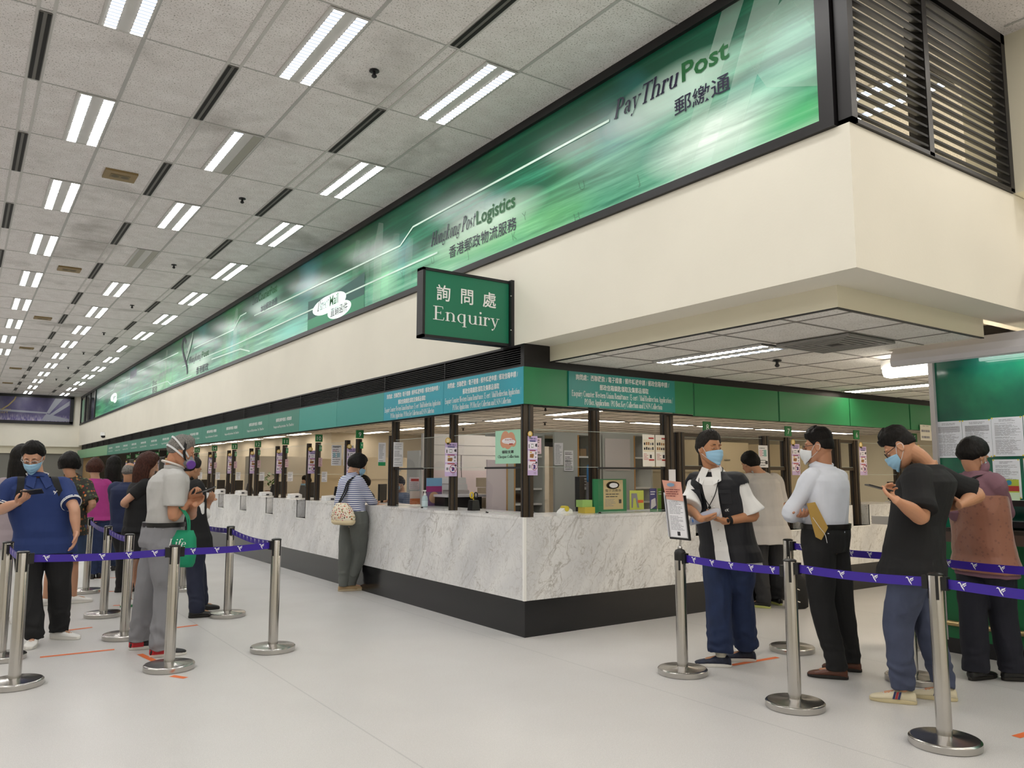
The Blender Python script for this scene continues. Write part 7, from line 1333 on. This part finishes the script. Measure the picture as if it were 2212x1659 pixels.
# the man in the black t-shirt
t, I = person('person in a black t-shirt bent over a phone, one hand on the hip', J_['tee'],
    dict(mat=BLKT, ease=.024, hem=-.22, sleeve=.86, sr=.09, sf=1.1, fold=.009, fx=4, flare=.03), dict(mat=SLATE, loose=.024, hem=.062, fold=.009, drop=.0), (mat('#d8cdb0', .6), mat('#cdbf98', .6), 'sneaker'), ('fade', BLKH), '#c59170', ('surgical', MASKB), mat('#1a1a1c', .3), .004, True, curl=(.95, .6))
kk = V(J_['tee']['lk'])/1000; phone('dark phone in the hands of the person in the black t-shirt', kk-rt*.065+UP*.04, -rt*.95+UP*.25, UP*.9+rt*.3)
for q in 'lr':
    a_ = I['leg'][q][2]; d = V((cos(radians(J_['tee'][q+'t'])), sin(radians(J_['tee'][q+'t'])), 0)); s = d.cross(UP); b = B()
    for u, m in ((.02, '#22305e'), (.035, '#a5292f'), (.05, '#22305e')):
        for q_ in (-1, 1): b.add([V((a_.x, a_.y, 0))+d*(u+o)+s*q_*w+UP*z for o, w, z in ((0, .044, .03), (.013, .045, .03), (.013-.012, .037, .072), (-.012, .036, .075))], [(0, 1, 2, 3)], mat(m, .6))
    b.obj('side_stripe', t)
# the old man in the brown vest at the booth
t, I = person('person in a brown patterned vest over a plum shirt writing at the green notice booth', J_['vest'],
    [dict(mat=cl('#7d5a66'), ease=.02, hem=-.25, sleeve=1.55, sr=.072, collar=True, name='shirt', fold=.006), dict(mat=m_brocade(), ease=.036, hem=-.2, sleeve=0, name='waistcoat', to=.78, fold=.008)], dict(mat=cl('#191a26'), loose=.026, hem=.078), (SHB, SOLEB), ('mop', BLKH), '#b98a6c', ('surgical', MASKG), None, .005, False)
tc, r, f = I['tc'], I['ru'], I['fu']; b = B(); P_, _ = cat_([tc(.62)-f*.16-r*.05, tc(.8)-f*.15+r*.04, tc(.93)-f*.07+r*.09, tc(.93)+f*.05+r*.1], [1]*4, 5); b.loft([[p+r*.022, p-r*.022, p-r*.022-f*.006, p+r*.022-f*.006] for p in P_], BLKT, False); b.obj('sling_strap', t)
# the queue on the left
person('person with long black hair in a mauve top at the left edge', J_['longhair'], dict(mat=cl('#9c8f94'), ease=.022, hem=-.35, sleeve=.7, flare=.1), dict(mat=WHT, loose=.02), (SHW, SOLEW), ('long', BLKH), '#c79c80', None, None, .0075, False)
person('person in a floral camouflage shirt and denim shorts behind the navy polo', J_['floral'], dict(mat=m_floral(), ease=.024, hem=-.2, sleeve=.9, sr=.075, collar=True), dict(mat=m_denim('#2c3f5c'), kind='shorts', loose=.03), (SHW, SOLEW, 'trainer'), ('bob', BLKH), '#bd8f72', None, None, .0075, False)
person('person in a magenta top and dark jeans far back in the left queue', J_['pink'], dict(mat=cl('#a2347c'), ease=.02, hem=-.1, sleeve=.7), dict(mat=DENIM, loose=.014), (SHB, SOLEB), ('bob', BRNH), '#c39a80', None, None, .009, False)
person('person with long black hair in a black top in the far queue', J_['blacktop'], dict(mat=BLKT, ease=.022, hem=-.15, sleeve=.8), dict(mat=m_denim('#22304a'), loose=.016), (SHB, SOLEB), ('long', BLKH), '#c39a80', None, None, .009, False)
person('balding person in a navy polo shirt and black trousers in the left queue', J_['navy'], dict(mat=cl('#1b2648'), ease=.024, hem=-.2, sleeve=.8, sr=.08, collar=True), dict(mat=BLKC, loose=.022), (SHB, SOLEB), ('bald', GRYH), '#b58565', None, None, .0075, False)
person('person with brown hair in a black top and skirt', J_['brown'], dict(mat=BLKT, ease=.02, hem=-.1, sleeve=.6, sr=.07), dict(mat=BLKC, kind='skirt'), (SHW, mat('#2f7a4a', .6), 'trainer'), ('long', BRNH), '#c59a80', None, None, .0075, False)
person('clerk in a dark green top behind the glass of counter window six', J_['clerk6'], dict(mat=cl('#37402f'), ease=.02, hem=-.2, sleeve=.7), dict(mat=BLKC, loose=.01), (SHB, SOLEB), ('bob', SALT), '#b98a6c', None, None, .009, False)
for k_, nm, c_ in (('clerkten', 'ten', '#4a5a78'), ('clerkeleven', 'eleven', '#2e2f36'), ('clerkthirteen', 'thirteen', '#23262c')):
    person(f'clerk sitting behind the glass of counter window {nm}', J_[k_], dict(mat=cl(c_), ease=.02, hem=-.2, sleeve=1.6), dict(mat=BLKC, loose=.01), (SHB, SOLEB), ('bob' if nm == 'eleven' else 'short', BLKH), '#c09a80', ('surgical', MASKB), None, .009, False)
